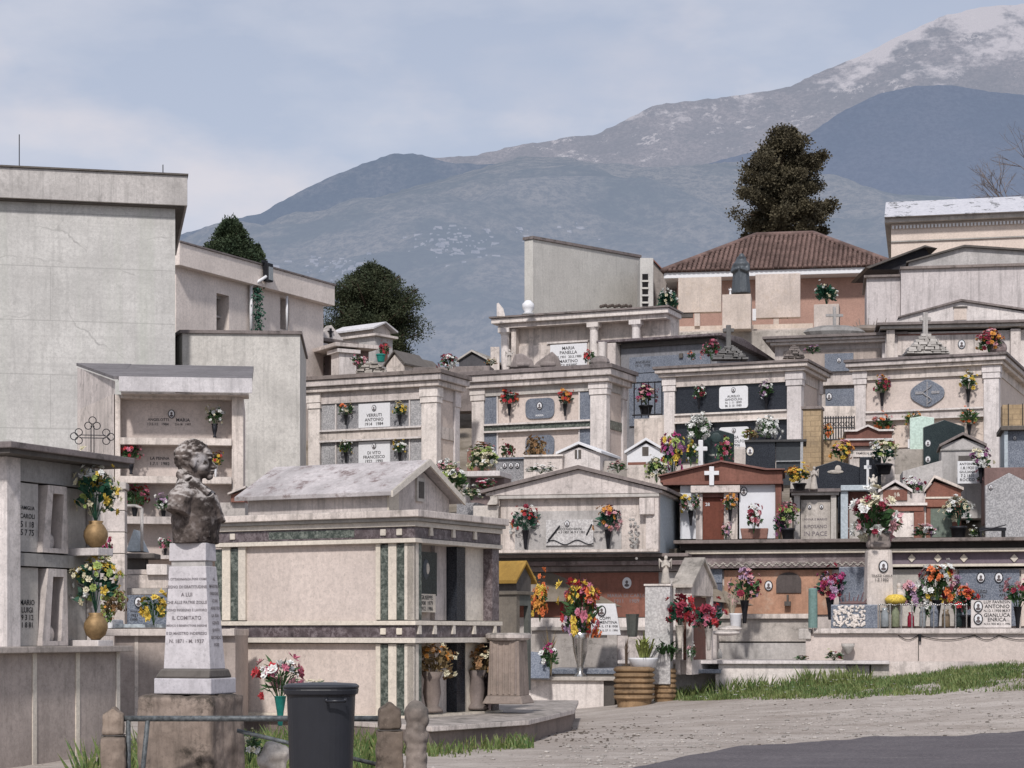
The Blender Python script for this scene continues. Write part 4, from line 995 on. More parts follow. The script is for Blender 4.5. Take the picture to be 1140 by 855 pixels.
# ------------------------------------------------------------------ terrace wall, left part (red panels)
T = Fr('terrace_tomb', 'lower terrace tomb with red-brown panels under a mossy moulded cornice', 'tomb', 555, 705, 45.6, -12)
rowof(T, 'wall', greyl, 520, 770, 637, 770, .04, 2.5, 660)
rowof(T, 'red_panel', brick_red, 556, 645, 637.5, 687, 0, .045, 660); rowof(T, 'red_panel', brick_red, 646, 733, 637.5, 687, -.002, .045, 660)
for a, b_, c_, d_, y_, mt in ((545,768,617,621,-.28,mossy),(547,766,621,625,-.2,dark),(545,768,625,630,-.25,frieze),(548,764,630,636.5,-.12,mossy)): rowof(T, 'cornice', mt, a, b_, c_, d_-.1, y_, 2.5, 660, bev=.012)
rowof(T, 'white_band', white, 594, 760, 688, 698, -.3, .03, 660); rowof(T, 'ledge', lightst, 594, 770, 698.2, 702, -.5, .03, 660, bev=.012)
rowof(T, 'lower_wall', lightst, 596, 690, 702.3, 757, -.42, .03, 640); rowof(T, 'lower_wall', cream, 690.2, 800, 702.3, 757, -.38, .03, 700)
for px_, py_ in ((610, 649), (698, 649)): portrait(T.e, T.x(px_), zz(T, py_, px_), -.01, .13, whitep)
inscription(T.e, ['MARIA DI CARLO','1911   1989'], T.x(676), T.x(720), zz(T,672,700), zz(T,660,700), -.006, MATS['engraving'])
Fw = Fr('grave_kerb', 'white rendered low front wall of a grave plot, left of the ringed pots', 'wall', 684, 787, 42.3, -6)
Fw.part('wall', white, 574, 672, 758, 800, 0, 2.4); Fw.part('coping', lightst, 573, 685, 753.5, 757.8, -.08, 2.5, bev=.01)
feat(Fw, 'end_block', dark, 672.2, 684, 758, 800, .03, 2.3)
feat(Fw, 'granite_rim', blueg, 612, 687, 745, 751, .5, 2.2, bev=.01); feat(Fw, 'granite_bed', dark, 612, 687, 751.2, 753.3, .52, 2.2)

# ------------------------------------------------------------------ terrace wall, right part
TR = Fr('terrace_wall', 'long marble terrace wall with carved dark frieze and white ledge below the small chapels', 'wall', 757, 760, 45.3, -12)
R_ = 940
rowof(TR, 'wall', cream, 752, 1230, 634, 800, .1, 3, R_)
rowof(TR, 'deck_slab', mossy, 752, 1235, 600.5, 604.5, -.40, 6.5, R_, bev=.012); rowof(TR, 'shadow_gap', dark, 757, 1230, 604.7, 611.5, .05, 3, R_)  # gap strip coloured dark for the shade under the slab overhang
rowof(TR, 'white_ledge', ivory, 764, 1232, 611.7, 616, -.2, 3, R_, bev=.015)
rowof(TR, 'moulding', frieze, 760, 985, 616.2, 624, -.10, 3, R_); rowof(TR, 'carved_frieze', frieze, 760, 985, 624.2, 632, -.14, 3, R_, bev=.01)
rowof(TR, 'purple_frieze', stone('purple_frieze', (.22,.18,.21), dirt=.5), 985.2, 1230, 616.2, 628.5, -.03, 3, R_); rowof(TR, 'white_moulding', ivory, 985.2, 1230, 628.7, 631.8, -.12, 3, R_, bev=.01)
m = MB(); r = random.Random(2); zc = zz(TR, 628, R_)
for i in range(150):
    x = TR.x(762)+(TR.x(984)-TR.x(762))*i/149; m.ball((x, -.14, zc+math.sin(i*1.1)*.035), (.035,.03,.022), 6, 4)
m.build('carved_scroll', lightst, TR.e)
for px_ in (1015, 1044, 1073, 1129):
    m = MB(); x = TR.x(px_); z = zz(TR, 621.5, px_); m.prism([(x-.09,z),(x,z+.1),(x+.09,z),(x,z-.1)], -.06, -.03); m.build('diamond_stud', ivory, TR.e, bev=.01)
rowof(TR, 'orange_panel', orangest, 806, 926, 634, 684, .05, .12, R_); rowof(TR, 'blue_panel', blueg, 771, 804, 632.5, 648, .0, .12, R_); rowof(TR, 'dark_panel', plain('slate_panel', (.10,.11,.14), .6), 771, 804, 648.2, 693, .02, .12, R_)
rowof(TR, 'grey_panel', blueg, 1068, 1135, 634, 697, .03, .12, 1100); rowof(TR, 'grey_panel', greyl, 990, 1066, 634, 697, .05, .12, 1030); rowof(TR, 'pink_panel', pinkst, 1137, 1230, 634, 697, .05, .12, 1170)
m = MB(); xa, xb = TR.x(864), TR.x(892); z0, z1 = zz(TR,660,878), zz(TR,637,878); zc = z1-(xb-xa)*.35
pts = [(xa,z0),(xb,z0)]+[((xa+xb)/2+math.cos(a)*(xb-xa)/2, zc+math.sin(a)*(z1-zc)) for a in [math.pi*i/10 for i in range(11)]]
m.prism(pts, .02, .055); m.build('arched_plaque', stone('bronze_plate', (.10,.085,.08), dirt=.3), TR.e)
portrait(TR.e, TR.x(855.5), zz(TR,652,855), .04, .12, darkmetal)
m = MB(); x = TR.x(877); z = zz(TR,672,877); m.box(x-.07,x+.07,-.1,.05,z-.05,z+.05); m.box(x-.02,x+.02,-.08,.05,z+.05,z+.2); m.build('lamp_holder', dark, TR.e)
for px_ in (1092, 1112): portrait(TR.e, TR.x(px_), zz(TR,643,px_), .02, .12, darkmetal)
inscription(TR.e, ['DE SIMONE','VITTORIO','APR. 2 1987'], TR.x(1112), TR.x(1134), zz(TR,665,1120), zz(TR,650,1120), .02)
inscription(TR.e, ['LUIGI','1931'], TR.x(1086), TR.x(1099), zz(TR,666,1092), zz(TR,656,1092), .02)
rowof(TR, 'shelf', cream, 800, 905, 683.5, 689, -.45, .1, R_-80, bev=.012); rowof(TR, 'shelf_wall', lightst, 802, 905, 689.2, 714, -.36, .1, R_-80)
rowof(TR, 'groove', dark, 802, 900, 714.2, 715.5, -.30, .1, R_-80); rowof(TR, 'base_wall', greyl, 800, 905, 715.7, 770, -.36, .1, R_-80)
G1 = Fr('low_ledge', 'low pale ledge wall in front of the orange marble panel, above the grass', 'wall', 992, 745, 41.3, -8)
G1.part('coping', white, 688, 990, 735.5, 739.5, -.1, 2.2, bev=.012); G1.part('wall', white, 800, 942, 739.7, 790, 0, 2.2); G1.part('dark_bay', greyl, 690, 799.8, 739.7, 790, .5, 2.2)
G1.part('end_block', cream, 942.2, 968, 741, 790, .1, 2); G1.part('dark_block', lightst, 970, 990, 739.7, 800, .05, 2)
G1.part('bench_slab', blueg, 752, 803, 745.5, 750, -.25, .5, bev=.01); G1.part('bench_side', lightst, 797, 800.5, 750.2, 790, -.2, .5)
G2 = Fr('flower_ledge', 'wide pale marble ledge wall at the right, crowded with vases and bouquets', 'wall', 1112, 742, 41.4, -10)
G2.part('wall', pinkst, 897, 1230, 705.5, 800, 0, 1.7); G2.part('coping', cream, 906, 1235, 699.5, 705.2, -.09, 1.8, bev=.014); G2.part('footing', cream, 940, 1230, 736.5, 800, -.14, 0)
G2.part('rough_end', lightst, 889, 903, 699.8, 712, -.05, 1.5, bev=.02); G2.part('joint', dark, 1022, 1023, 706, 736, -.004, 0)
m = MB()
for a, b_ in ((1000,1022),(1022,1085),(1085,1112),(1112,1160)):
    pts = [(G2.x(a+(b_-a)*i/8), -.03, G2.z(707)-math.sin(math.pi*i/8)*.10) for i in range(9)]; m.path(pts, .008, 4)
o = m.build('hanging_cable', darkmetal, G2.e)
m = MB(); x = G2.x(1024); m.tube((x,-.05,G2.z(714)),(x,-.05,G2.z(706)),.03); m.build('cable_box', darkmetal, G2.e)

# ------------------------------------------------------------------ pediment tomb above the red panels
f = Fr('pediment_tomb', 'wide pale tomb with shallow triangular pediment and one plaque between two hanging bouquets', 'tomb', 733, 614.5, 44.0, -13)
D = f.y(757); x0 = f.x(546); zt = f.z(549); za = f.z(521)
m = MB(); m.box(x0, 0, .22, D, 0, zt); m.build('body', tealst, f.e)
f.part('wall', cream, 548, 556, 553, 614, .0, .215); f.part('wall', cream, 719, 733, 553, 614, .0, .215); f.part('panel_surround', cream, 556.2, 718.8, 553, 614, .12, .215)
f.part('recess_panel', greyl, 572, 691, 567, 611, .105, .12); f.part('sill', cream, 548, 733, 611, 614.3, -.1, .1, bev=.01)
m = MB(); xm = f.x(645); m.prism([(x0-.1,zt),(.1,zt),(.1,zt+.06),(xm,za),(x0-.1,zt+.06)], -.06, D+.0); m.build('pediment', cream, f.e, bev=.01)
m = MB(); m.prism([(x0-.2,zt+.05),(xm,za+.005),(.22,zt+.05),(.22,zt+.12),(xm,za+.09),(x0-.2,zt+.12)], -.16, D+.1); m.build('roof', mossy, f.e)
f.part('beam', greyl, 546, 734, 549.2, 553, -.05, .215, bev=.01)
f.part('bracket', cream, 712, 729, 554, 573, -.08, -.005, bev=.02); f.part('side_corner', cream, 727, 733.3, 553.2, 613, -.02, .22)
pq = f.plaque(607, 660, 577, 606, .095, palegr, ['RICCI GIOVANNI','N. 4 3 1907  M. 9 5 1981'], (.45,.84,.12), pad=.18, ins=(.45,.7))
m = MB(); xs = [f.x(608+52*i/20) for i in range(21)]; m.path([(x, .05, f.z(604)+math.sin(i*.6)*.05+.03) for i, x in enumerate(xs)], .010, 5)
for i in range(12): x = f.x(610+i*1.1); m.ball((x, .05, f.z(600-i*1.4)), (.018,.015,.03), 6, 4)
for i in range(10): x = f.x(658-i*.6); m.ball((x, .05, f.z(583+i*1.2)), (.018,.015,.02), 6, 4)
m.build('vine_ornament', darkmetal, pq)
m = MB(); r = random.Random(6)
for i in range(26): m.ball((f.x(706)+r.gauss(0,.06), -.02, f.z(596)+r.gauss(0,.2)), (.035,.025,.035), 6, 4)
m.tube((f.x(708),-.03,f.z(614)),(f.x(708),-.03,f.z(607)),.035); m.build('wall_ornament', grey, f.e)
m = MB(); m.taper((f.x(544),f.x(556),-.25,.1,f.z(560)),(f.x(549),f.x(555),-.1,.1,f.z(549))); m.build('volute', lightst, f.e, bev=.03); f.part('volute_pier', lightst, 528, 556, 560.2, 614, -.12, .1, bev=.02)
bq(f, 585, 611, -.02, 48, ['crimson','orange','white','red'], 'red and white carnations in a slim sconce left of the pediment tomb plaque', vase='cone', n=44, fol=leafd, spread=1.15)
bq(f, 677, 611, -.02, 50, ['crimson','rose','gold'], 'dark red and pink bouquet in a slim sconce right of the pediment tomb plaque', vase='cone', n=40, fol=leafd, spread=.9)

# ------------------------------------------------------------------ front row: objects on the lower ledges
f = Fr('lichen_shrine', 'small dark shrine with bright orange lichen roof beside the large mausoleum', 'shrine', 575, 722, 37.5, -30)
x0 = f.x(536); D = f.y(591); ze = f.z(644); yv = D/2; za = f.z(628, 0, yv)
m = MB(); m.prism([(0,f.z(658)),(D,f.z(658)),(D,ze),(yv,za-.03),(0,ze)], x0, 0, 'x'); m.build('gable', dark, f.e)
m = MB(); m.prism([(-.12,ze-.10),(yv,za),(D+.12,ze-.10),(D+.12,ze-.03),(yv,za+.07),(-.12,ze-.03)], x0-.1, .07, 'x'); m.build('roof', mossroof, f.e, bev=.01)
m = MB(); m.box(x0-.04, .04, -.04, D+.04, f.z(662), f.z(658)-.002); m.build('stone_band', stone('lichen_band', (.19,.17,.14), dirt=.7), f.e, bev=.01)
m = MB(); m.box(x0, -.5, 0, D, -.8, f.z(662)-.002); m.box(-.5, 0, 0, .12, -.8, f.z(662)-.002); m.build('piers', MATS['lichen_band'], f.e)
m = MB(); m.box(-.5, .0, .12, D, f.z(674), f.z(662)-.003); m.box(-.1, 0, D-.1, D, -.8, f.z(674)); m.build('door_frame', stone('greenish_frame', (.12,.13,.12)), f.e); m = MB(); m.box(-.49, -.25, .13, D-.01, -.8, f.z(675)); m.build('doorway', voidm, f.e)
f = Fr('white_shrine', 'small pale stone shrine with gabled roof and open niches behind red roses', 'shrine', 770, 735, 41.2, -24)
D = f.y(794); x0 = f.x(752); ze = f.z(648); m = MB()
yv = D/2; za = f.z(625, 0, yv)
m.prism([(0,ze-.28),(D,ze-.28),(D,ze),(yv,za-.02),(0,ze)], x0, 0, 'x'); m.build('gable', cream, f.e, bev=.01)
m = MB(); m.prism([(-.12,ze-.12),(yv,za),(D+.12,ze-.12),(D+.12,ze-.04),(yv,za+.09),(-.12,ze-.04)], x0-.05, .06, 'x'); m.build('roof', lightst, f.e, bev=.01)
m = MB()
for a, b_ in ((x0, x0+.1), (-.12, 0)):
    m.box(a, b_, 0, .12, -.3, ze-.28); m.box(a, b_, D-.12, D, -.3, ze-.28)
m.box(x0, 0, .12, D-.12, -.3, 0); m.build('pillars', cream, f.e); m = MB(); m.box(x0+.1, -.12, .2, D-.14, 0, ze-.3); m.build('niche_back', stone('niche_red', (.20,.10,.08)), f.e)
feat(f, 'front_wall', cream, 752, 759, 656, 735, -.01, .02)
f = slab_stone('speckled_pillar', 'upright pale speckled granite pillar left of the red roses', 718, 746, 652, 735, 40.9, palegr, th=.55, rot=-12, cat='pillar')
f.part('cap', white, 717, 747, 650, 652, -.03, .6)
def angel(px, top, base, Y, label, mat, turn=0, bird=False):
    h = (base-top)*Y/F; m = MB(); s_ = h
    m.lathe((0,0,0), [(.16*s_,0),(.17*s_,.05*s_),(.12*s_,.3*s_),(.10*s_,.55*s_),(.12*s_,.7*s_),(.06*s_,.8*s_)], 14, 1, .8)
    m.ball((.01*s_,-.02*s_,.88*s_), (.065*s_,.065*s_,.085*s_), 10, 8); m.tube((0,0,.76*s_),(0,0,.86*s_), .035*s_, .03*s_, 8)
    for q in (-1, 1):
        m.tube((q*.11*s_,0,.70*s_),(q*.13*s_,-.09*s_,.56*s_),.035*s_,.03*s_,8); m.tube((q*.13*s_,-.09*s_,.56*s_),(q*.03*s_,-.14*s_,.64*s_),.03*s_,.022*s_,8)
        m.tube((q*.07*s_,.07*s_,.68*s_),(q*.22*s_,.12*s_,.86*s_),.05*s_,.025*s_,6); m.tube((q*.2*s_,.12*s_,.84*s_),(q*.20*s_,.12*s_,.5*s_),.035*s_,.015*s_,6)
    o = sculpt('angel_figure', m, mat, None, max(.008, s_*.02), None, 1, P(px, base, Y), turn); tag(o, label, 'statuette'); return o
angel(741, 617, 650, 41.1, 'pale praying angel figure standing on the speckled granite pillar', lightst)
f = Fr('trapezoid_plaque', 'white trapezoid marble plaque with oval photo on the ledge before the red panels', 'plaque', 691, 707, 43.6, -10)
m = MB(); x0 = f.x(654); m.prism([(x0,0),(0,0),(f.x(685),f.z(672)),(f.x(663),f.z(672))], 0, .08); m.build('slab', whitep, f.e, bev=.008)
portrait(f.e, f.x(670), f.z(680), -.01, .12); inscription(f.e, ['COPPI','CLEMENTINA','NATA IL 17 8 1908','MORTA IL 27 11 1996'], f.x(659), f.x(688), f.z(704), f.z(686), -.006)
m = MB(); m.box(f.x(658), f.x(675), -.05, .1, -.06, -.002); m.build('foot', dark, f.e)
m = MB(); m.lathe((0,0,0), [(.10,0),(.11,.05),(.14,.45),(.15,.5)], 6); o = m.build('dark_vase', stone('patina_vase', (.10,.11,.10), dirt=.5)); o.location = P(704, 709, 43.4); tag(o, 'empty dark green six-sided vase on the ledge right of the trapezoid plaque', 'vase')
def ringpot(pa, pb, top, base, Y, label):
    k = Y/F; w = (pb-pa)*k/2; h = (base-top)*k; prof = [(w*.75,0),(w*.8,.02)]; n = 6
    z = h*.22
    prof += [(w*.86, z)]
    for i in range(n):
        z0 = z+(h-z)*i/n; dz = (h-z)/n
        prof += [(w*.9,z0),(w,z0+dz*.3),(w,z0+dz*.6),(w*.88,z0+dz*.95)]
    prof += [(w*.8,h),(w*.75,h-.04)]
    o = MB().lathe((0,0,0), prof, 28).build('ribbed_planter', stone('planter'+str(pa), (.34,.23,.13), dirt=.9, top=.4, var=.5, streak=.6, dirtc=(.05,.035,.025)), smooth=False); o.location = P((pa+pb)/2, base, Y); return tag(o, label, 'planter')
ringpot(683, 729, 742, 789, 40.6, 'larger brown planter built of stacked rings at the edge of the gravel')
ringpot(727, 753, 744, 787, 41.2, 'smaller brown ringed planter behind and right of the larger one')
m = MB(); m.lathe((0,0,0), VPROF['low'], 18); o = m.build('white_bowl', whitepot, smooth=True); o.location = P(716, 744, 40.6); o.scale = (1.05,1.05,.9); tag(o, 'white plastic bowl pot standing in the larger ringed planter', 'pot')
def spiky(px, base, Y, hpx, label, mat, n=70, flop=1., wid=.03):
    k = Y/F; h = hpx*k; m = MB(); r = random.Random(int(px)); 
    for i in range(n):
        a = r.uniform(0,6.28); l = h*r.uniform(.5,1.05); fl = flop*r.uniform(.2,.9); wv = wid*h*r.uniform(.6,1.3)
        d = Vector((math.cos(a), math.sin(a), 0)); t_ = Vector((-d.y, d.x, 0))
        p0 = d*.03; p1 = d*l*.35*fl+Vector((0,0,l*.65)); p2 = d*l*.9*fl+Vector((0,0,l*(1-.45*fl)))
        m.add([p0-t_*wv, p0+t_*wv, p1+t_*wv, p1-t_*wv, p2], [(0,1,2,3),(3,2,4)])
    o = m.build('leafy_plant', mat, fixn=False); o.location = P(px, base, Y); return tag(o, label, 'plant')
spiky(717, 742, 40.5, 46, 'yellow-green spiky plant growing in the white bowl pot', plain('yellowish_leaf', (.22,.25,.07), .6, var=.5))
spiky(741, 746, 41.1, 46, 'dark green fern-like plant in the smaller ringed planter', leaf, 170, 1.2)
spiky(697, 744, 41.5, 44, 'thin dark upright twigs behind the larger ringed planter', barkm, 9, .4, .015)
spiky(612, 755, 43.0, 60, 'tall dry twigs with withered buds left of the silver vase', dryleaf, 22, .35, .012)
bqp(646, 754, 42.6, 112, ['red','orange','yellow','pink'], 'very tall mixed bouquet of red, orange and yellow blooms in a silver vase', vase='tall', vmat=silver, n=80, long=.4, fol=leaf, size=.85, wpx=50)
bqp(640, 712, 42.6, 34, ['lilac','rose'], 'lilac mum cluster low on the left side of the tall mixed bouquet', vase=None, n=24, wpx=30)
bqp(601, 690, 44.2, 42, ['orange','yellow','gold'], 'drooping orange and yellow spray against the red panel', vase=None, n=70, wpx=26, spread=.8)
bqp(612, 745, 42.2, 26, ['magenta','white'], 'magenta and white ribboned lily posy beside the leaning grey book stone', vase=None, n=14, size=1.5, wpx=26)
f = Fr('book_stone', 'grey marble tablet shaped like an open book leaning on the grave kerb', 'tablet', 612, 755, 42.0, -20)
m = MB(); x0 = f.x(582); m.add([(x0,0,0),(0,-.05,0),(-.15,.45,.52),(x0-.12,.45,.58),(x0,.06,-.03),(0,.02,-.03),(-.15,.52,.50),(x0-.12,.52,.55)], [(0,1,2,3),(4,7,6,5),(0,4,5,1),(1,5,6,2),(2,6,7,3),(3,7,4,0)]); m.build('tablet', blueg, f.e, bev=.01)
m = MB(); m.path([(x0+.12,-.0,.06),(x0+.0,.43,.6)],.012); m.build('page_fold', whitep, f.e)
bqp(757, 722, 40.6, 60, ['red','crimson'], 'deep red roses with dark leaves in a slim vase left of the shrine pillar', vase='cone', vmat=lightst, n=26, size=1.35, spread=.9, fol=leafd)
bqp(789, 724, 40.4, 56, ['red','crimson','pink'], 'red roses spilling right from the second slim vase before the pale shrine', vase='cone', vmat=lightst, n=26, size=1.35, spread=1.0, fol=leafd)
bqp(770, 735, 40.5, 18, ['white','rose'], 'tiny white and rose posy between the two red rose vases', vase=None, n=12, wpx=12)
o = MB().lathe((0,0,0), [(.09,0),(.10,.02),(.13,.42),(.15,.46)], 18).build('white_flowerpot', whitepot, smooth=True); o.location = P(819, 706, 43.6); tag(o, 'tall pale grey flowerpot holding bare branches near the orange panel', 'pot')
spiky(815, 685, 43.6, 40, 'bare pale branches fanning out of the grey flowerpot', plain('pale_twig', (.42,.36,.28), .8), 40, 1.1, .007)
bqp(829, 694, 43.9, 60, ['lilac','crimson','rose'], 'faded lilac bouquet leaning over the left end of the orange panel', vase='cone', n=40)
m = MB(); m.ball((0,0,.05),(.32,.18,.07),14,8); m.ball((.1,.1,.14),(.28,.16,.07),14,8); o = m.build('marble_cushion', white, smooth=True); o.location = P(808, 707, 43.4); tag(o, 'two stacked white marble cushions on the ledge beside the flowerpot', 'cushion')
m = MB(); m.lathe((0,0,0), [(.06,0),(.055,.02),(.06,.1),(.03,.16),(.035,.2)], 10); o = m.build('grave_lamp', grey, smooth=True); o.location = P(801, 733, 41.6); tag(o, 'small grey grave lamp on the low ledge right of the pale shrine', 'lamp')
# items on the low and right ledges
m = MB(); m.tube((0,0,0),(0,0,.82),.10,.095,18); m.ball((0,0,.82),(.095,.095,.03),18,6); o = m.build('green_cylinder', tealmet, smooth=False); o.location = P(905, 699, 42.0); tag(o, 'plain verdigris green upright cylinder at the left end of the right ledge', 'cylinder')
bqp(924, 690, 43.0, 58, ['crimson','magenta','lilac'], 'wine and purple bouquet beside the grey slab, right of the orange panel', vase='cone', n=44, fol=leafd)
slab_stone('grey_slab', 'plain upright blue-grey slab between the purple bouquet and the round column', 934, 966, 631, 700, 42.9, blueg, th=.12, rot=-10)
f = Fr('portrait_column', 'worn pale memorial column with an oval portrait carrying a big bouquet', 'column', 978, 700, 42.3, 0)
k = 42.3/F; m = MB(); m.taper((-.31,.31,-.26,.26,-.02),(-.26,.26,-.2,.2,(700-612)*k)); m.build('shaft', cream, f.e, bev=.05)
m = MB(); m.ball((0,0,(700-606)*k),(.28,.22,.16),12,8); m.box(-.2,.22,-.18,.18,(700-610)*k,(700-594)*k); m.build('rough_top', rock, f.e, bev=.03)
portrait(f.e, .06, (700-631)*k, -.235, .13); inscription(f.e, ['TRAZZI CARLA','1.3.1982'], -.2, .26, (700-648)*k, (700-639)*k, -.25)
bqp(974, 605, 42.2, 54, ['white','rose','crimson','cream'], 'large spreading bouquet of white and pink roses on top of the memorial column', vase=None, n=64, size=1.2, wpx=62)
f = Fr('carved_box', 'low pale block with crusty flower relief at the left of the right ledge', 'block', 977, 699.5, 41.8, -10)
x0 = f.x(925); zt = f.z(673); m = MB(); m.box(x0, 0, 0, .5, 0, zt); m.build('block', blueg, f.e, bev=.015)
m = MB(); r = random.Random(9)
for i in range(170): m.ball((r.uniform(x0+.06,-.25), -.01, r.uniform(.04, zt-.03)), (r.uniform(.015,.04),.02,r.uniform(.015,.04)), 6, 4)
m.build('relief', white, f.e)
m = MB(); m.ball((0,0,0),(.3,.16,.06),10,6)
for i in range(7): m.tube((-.25+i*.08,0,.02),(-.28+i*.1,.02,.14+.05*(i%3)),.015,.01,5)
o = m.build('dry_arrangement', stone('dry_arr', (.16,.09,.10))); o.location = P(950, 672, 42.1); tag(o, 'withered brown arrangement lying on the carved block', 'dry flowers')
# low wrought fence and glassware
f = Fr('beaded_fence', 'low beaded metal fence running along the right ledge in front of glass vases', 'fence', 1076, 699.5, 41.6, -10)
m = MB(); x0 = f.x(979); zt = f.z(673)
for i in range(46): m.ball((x0*(1-i/45), 0, zt+math.sin(i*1.4)*.012), (.026,.02,.018), 6, 4)
m.build('beaded_rail', silver, f.e, smooth=True)
for i in range(9): m = MB(); x = x0*(1-i/8); m.tube((x,0,0),(x,0,zt),.014); m.build('upright', silver, f.e)
for i, (px, h, lab, mt, w_) in enumerate(((985,22,'leftmost clear glass jar behind the beaded fence',glass,.09),(997,24,'greenish glass jar second from the left behind the beaded fence',plain('green_glass',(.20,.22,.14),.2),.09),(1014,17,'dark red glass grave light behind the beaded fence',redglass,.075),(1027,23,'slim clear glass vase right of the red grave light',glass,.07),(1040,26,'tall bluish glass vase in the middle of the beaded fence',blueg,.09),(1053,20,'brownish glass jar right of the tall bluish vase',plain('brown_glass',(.20,.15,.10),.2),.09),(1067,22,'last dark glass jar at the right end of the beaded fence',darkgreen,.09))):
    k = 41.9/F; m = MB(); m.lathe((0,0,0), [(w_*.8,0),(w_,.03),(w_*.95,h*k*.7),(w_*.6,h*k*.85),(w_*.75,h*k)], 14); o = m.build('glass_jar', mt, smooth=True); o.location = P(px, 698.5, 41.95); tag(o, lab, 'jar', 'glass jars behind the beaded fence')
m = MB(); m.lathe((0,0,0), [(.05,0),(.2,.03),(.23,.12),(.15,.2),(.03,.22)], 16); o = m.build('yellow_flower_bowl', MATS['petal_yellow'], smooth=True); o.location = P(997, 673, 42.0); tag(o, 'bright yellow flattened flower head at the foot of the memorial column', 'flower')
m = MB(); m.tube((0,0,0),(0,0,.55),.07,.06,12); m.ball((0,0,.62),(.06,.05,.08)); m.ball((.02,-.04,.4),(.09,.06,.14)); o = sculpt('candle_figure', m, cream, None, .012, None, 1, P(1001, 684, 42.1)); tag(o, 'slim cream statuette standing between the column and the lilac flowers', 'statuette')
bqp(1018, 680, 42.3, 36, ['lilac','rose'], 'pale lilac chrysanthemums right of the memorial column', vase=None, n=26, size=1.4, wpx=26)
bqp(1043, 698, 42.2, 70, ['white','yellow','orange','crimson'], 'tall bouquet mixing white, yellow and orange at the middle of the right ledge', vase='cone', n=70, wpx=42)
bqp(1047, 650, 42.2, 24, ['white'], 'white rose cluster crowning the tall mixed bouquet on the right ledge', vase=None, n=14, size=1.5, wpx=28)
bqp(1063, 685, 42.6, 40, ['rose','lilac'], 'soft pink spray between the tall mixed bouquet and the orange gerberas', vase=None, n=26, wpx=30)
bqp(1074, 698, 42.0, 44, ['orange','red'], 'vivid orange gerberas in a dark vase just left of the white name plaque', vase='pot', n=34, size=1.2, fol=leafd, wpx=34)
bqp(1030, 693, 42.2, 26, ['white'], 'single white rose bunch low behind the beaded fence', vase=None, n=8, size=1.6, wpx=16)
f = Fr('name_plaque', 'large white name plaque with two oval portraits and two full names at far right', 'plaque', 1142, 699, 41.3, -10)
m = MB(); x0 = f.x(1081); m.box(x0, f.x(1126), 0, .07, 0, f.z(668)); m.build('slab', white, f.e, bev=.01)
for py in (675, 689): portrait(f.e, f.x(1089), f.z(py), -.01, .12)
inscription(f.e, ['LUY FAVRESIN','ANTONIO','N.12.1.1930 M.9.7','GIANLUCA','ENRICA','N.3.3.1935 M.2.11.1996'], f.x(1095), f.x(1125), f.z(697), f.z(667.5), -.006, tight=.85)
bqp(1133, 699, 41.6, 55, ['rose','crimson'], 'leafy pink bouquet cut by the right edge of the photo above the ledge', vase='cone', n=22)
m = MB(); m.lathe((0,0,0), [(.02,0),(.05,.03),(.13,.16),(.15,.24)], 14); o = m.build('stone_cup', greyl, smooth=True); o.location = P(944, 729, 41.75); tag(o, 'pale round stone cup fixed against the ledge wall above the grass', 'cup')
bqp(929, 736, 41.6, 12, ['lime','crimson','white'], 'small fallen posy lying on the low ledge below the stone cup', vase=None, n=16, wpx=26)
bqp(892, 736, 41.9, 7, ['crimson','brown'], 'few withered red petals on the low ledge left of the fallen posy', vase=None, n=8, wpx=18)

# ------------------------------------------------------------------ deck: red chapel and neighbours
f = Fr('red_chapel', 'wide red-brown chapel front with low pediment, white cross and brown door', 'chapel', 870, 600, 45.8, -8)
Z = f.z; x0 = f.x(757)
m = MB(); m.box(x0, 0, .25, 2.6, -.1, Z(537)); m.build('body', stone('chapel_grey', (.30,.28,.27)), f.e)
m = MB(); zt = Z(536); m.prism([(f.x(735),zt),(0.02,zt),(.02,Z(524)),(f.x(850),Z(524)),(f.x(803),Z(514)),(f.x(735),Z(529.5))], -.02, 2.5); m.build('pediment', redst, f.e, bev=.01)
m = MB(); m.prism([(f.x(733),Z(529.5)),(f.x(803),Z(514)),(f.x(852),Z(523.5)),(.08,Z(523.5)),(.08,Z(522)),(f.x(854),Z(521.5)),(f.x(803),Z(512)),(f.x(733),Z(528))], -.12, 2.6); m.build('roof_edge', stone('red_brown_slab', (.24,.13,.11), dirt=.5), f.e, bev=.006)
f.part('lintel_band', redst, 738, 872, 535.5, 539, -.08, 2.4, bev=.01)
for a, b_ in ((757,774.5),(823,863)): f.part('white_panel', whitew, a, b_, 539.2, 599, .1, .25)
f.part('gap', voidm, 821, 823, 540, 599, .12, .25); f.part('side_pilaster', redst, 863.3, 870, 539.2, 600, .0, .25)
f.part('door_surround', cream, 774.7, 782, 548.2, 600, -.02, .25); f.part('door_surround', cream, 806, 821, 548.2, 600, -.02, .25); f.part('lintel', cream, 769, 824, 540, 548, -.12, .25, bev=.012)
f.part('door', stone('door_brown', (.17,.06,.04), dirt=.1, top=.1, crev=False), 782.2, 805.8, 553, 600, .08, .25); f.part('door_head', redst, 782.2, 805.8, 548.2, 552.8, .02, .25)
m = MB(); x = f.x(792.5); m.box(x-.055, x+.055, -.15, -.06, Z(540), Z(519)); m.box(x-.17, x+.17, -.145, -.065, Z(528.5), Z(524)); m.build('cross', whitep, f.e, bev=.006)
inscription(f.e, ['28'], f.x(785), f.x(790), Z(563), Z(558), .07, whitep); portrait(f.e, f.x(828), Z(546), .09, .1)
bq(f, 769, 585, -.2, 38, ['white','yellow','rose'], 'cream and white flowers in a sconce left of the red chapel door', vase='cone', n=40)
bq(f, 813, 580, -.2, 30, ['gold','pink'], 'gold and pink flowers in a sconce right of the red chapel door', vase='cone', n=30)
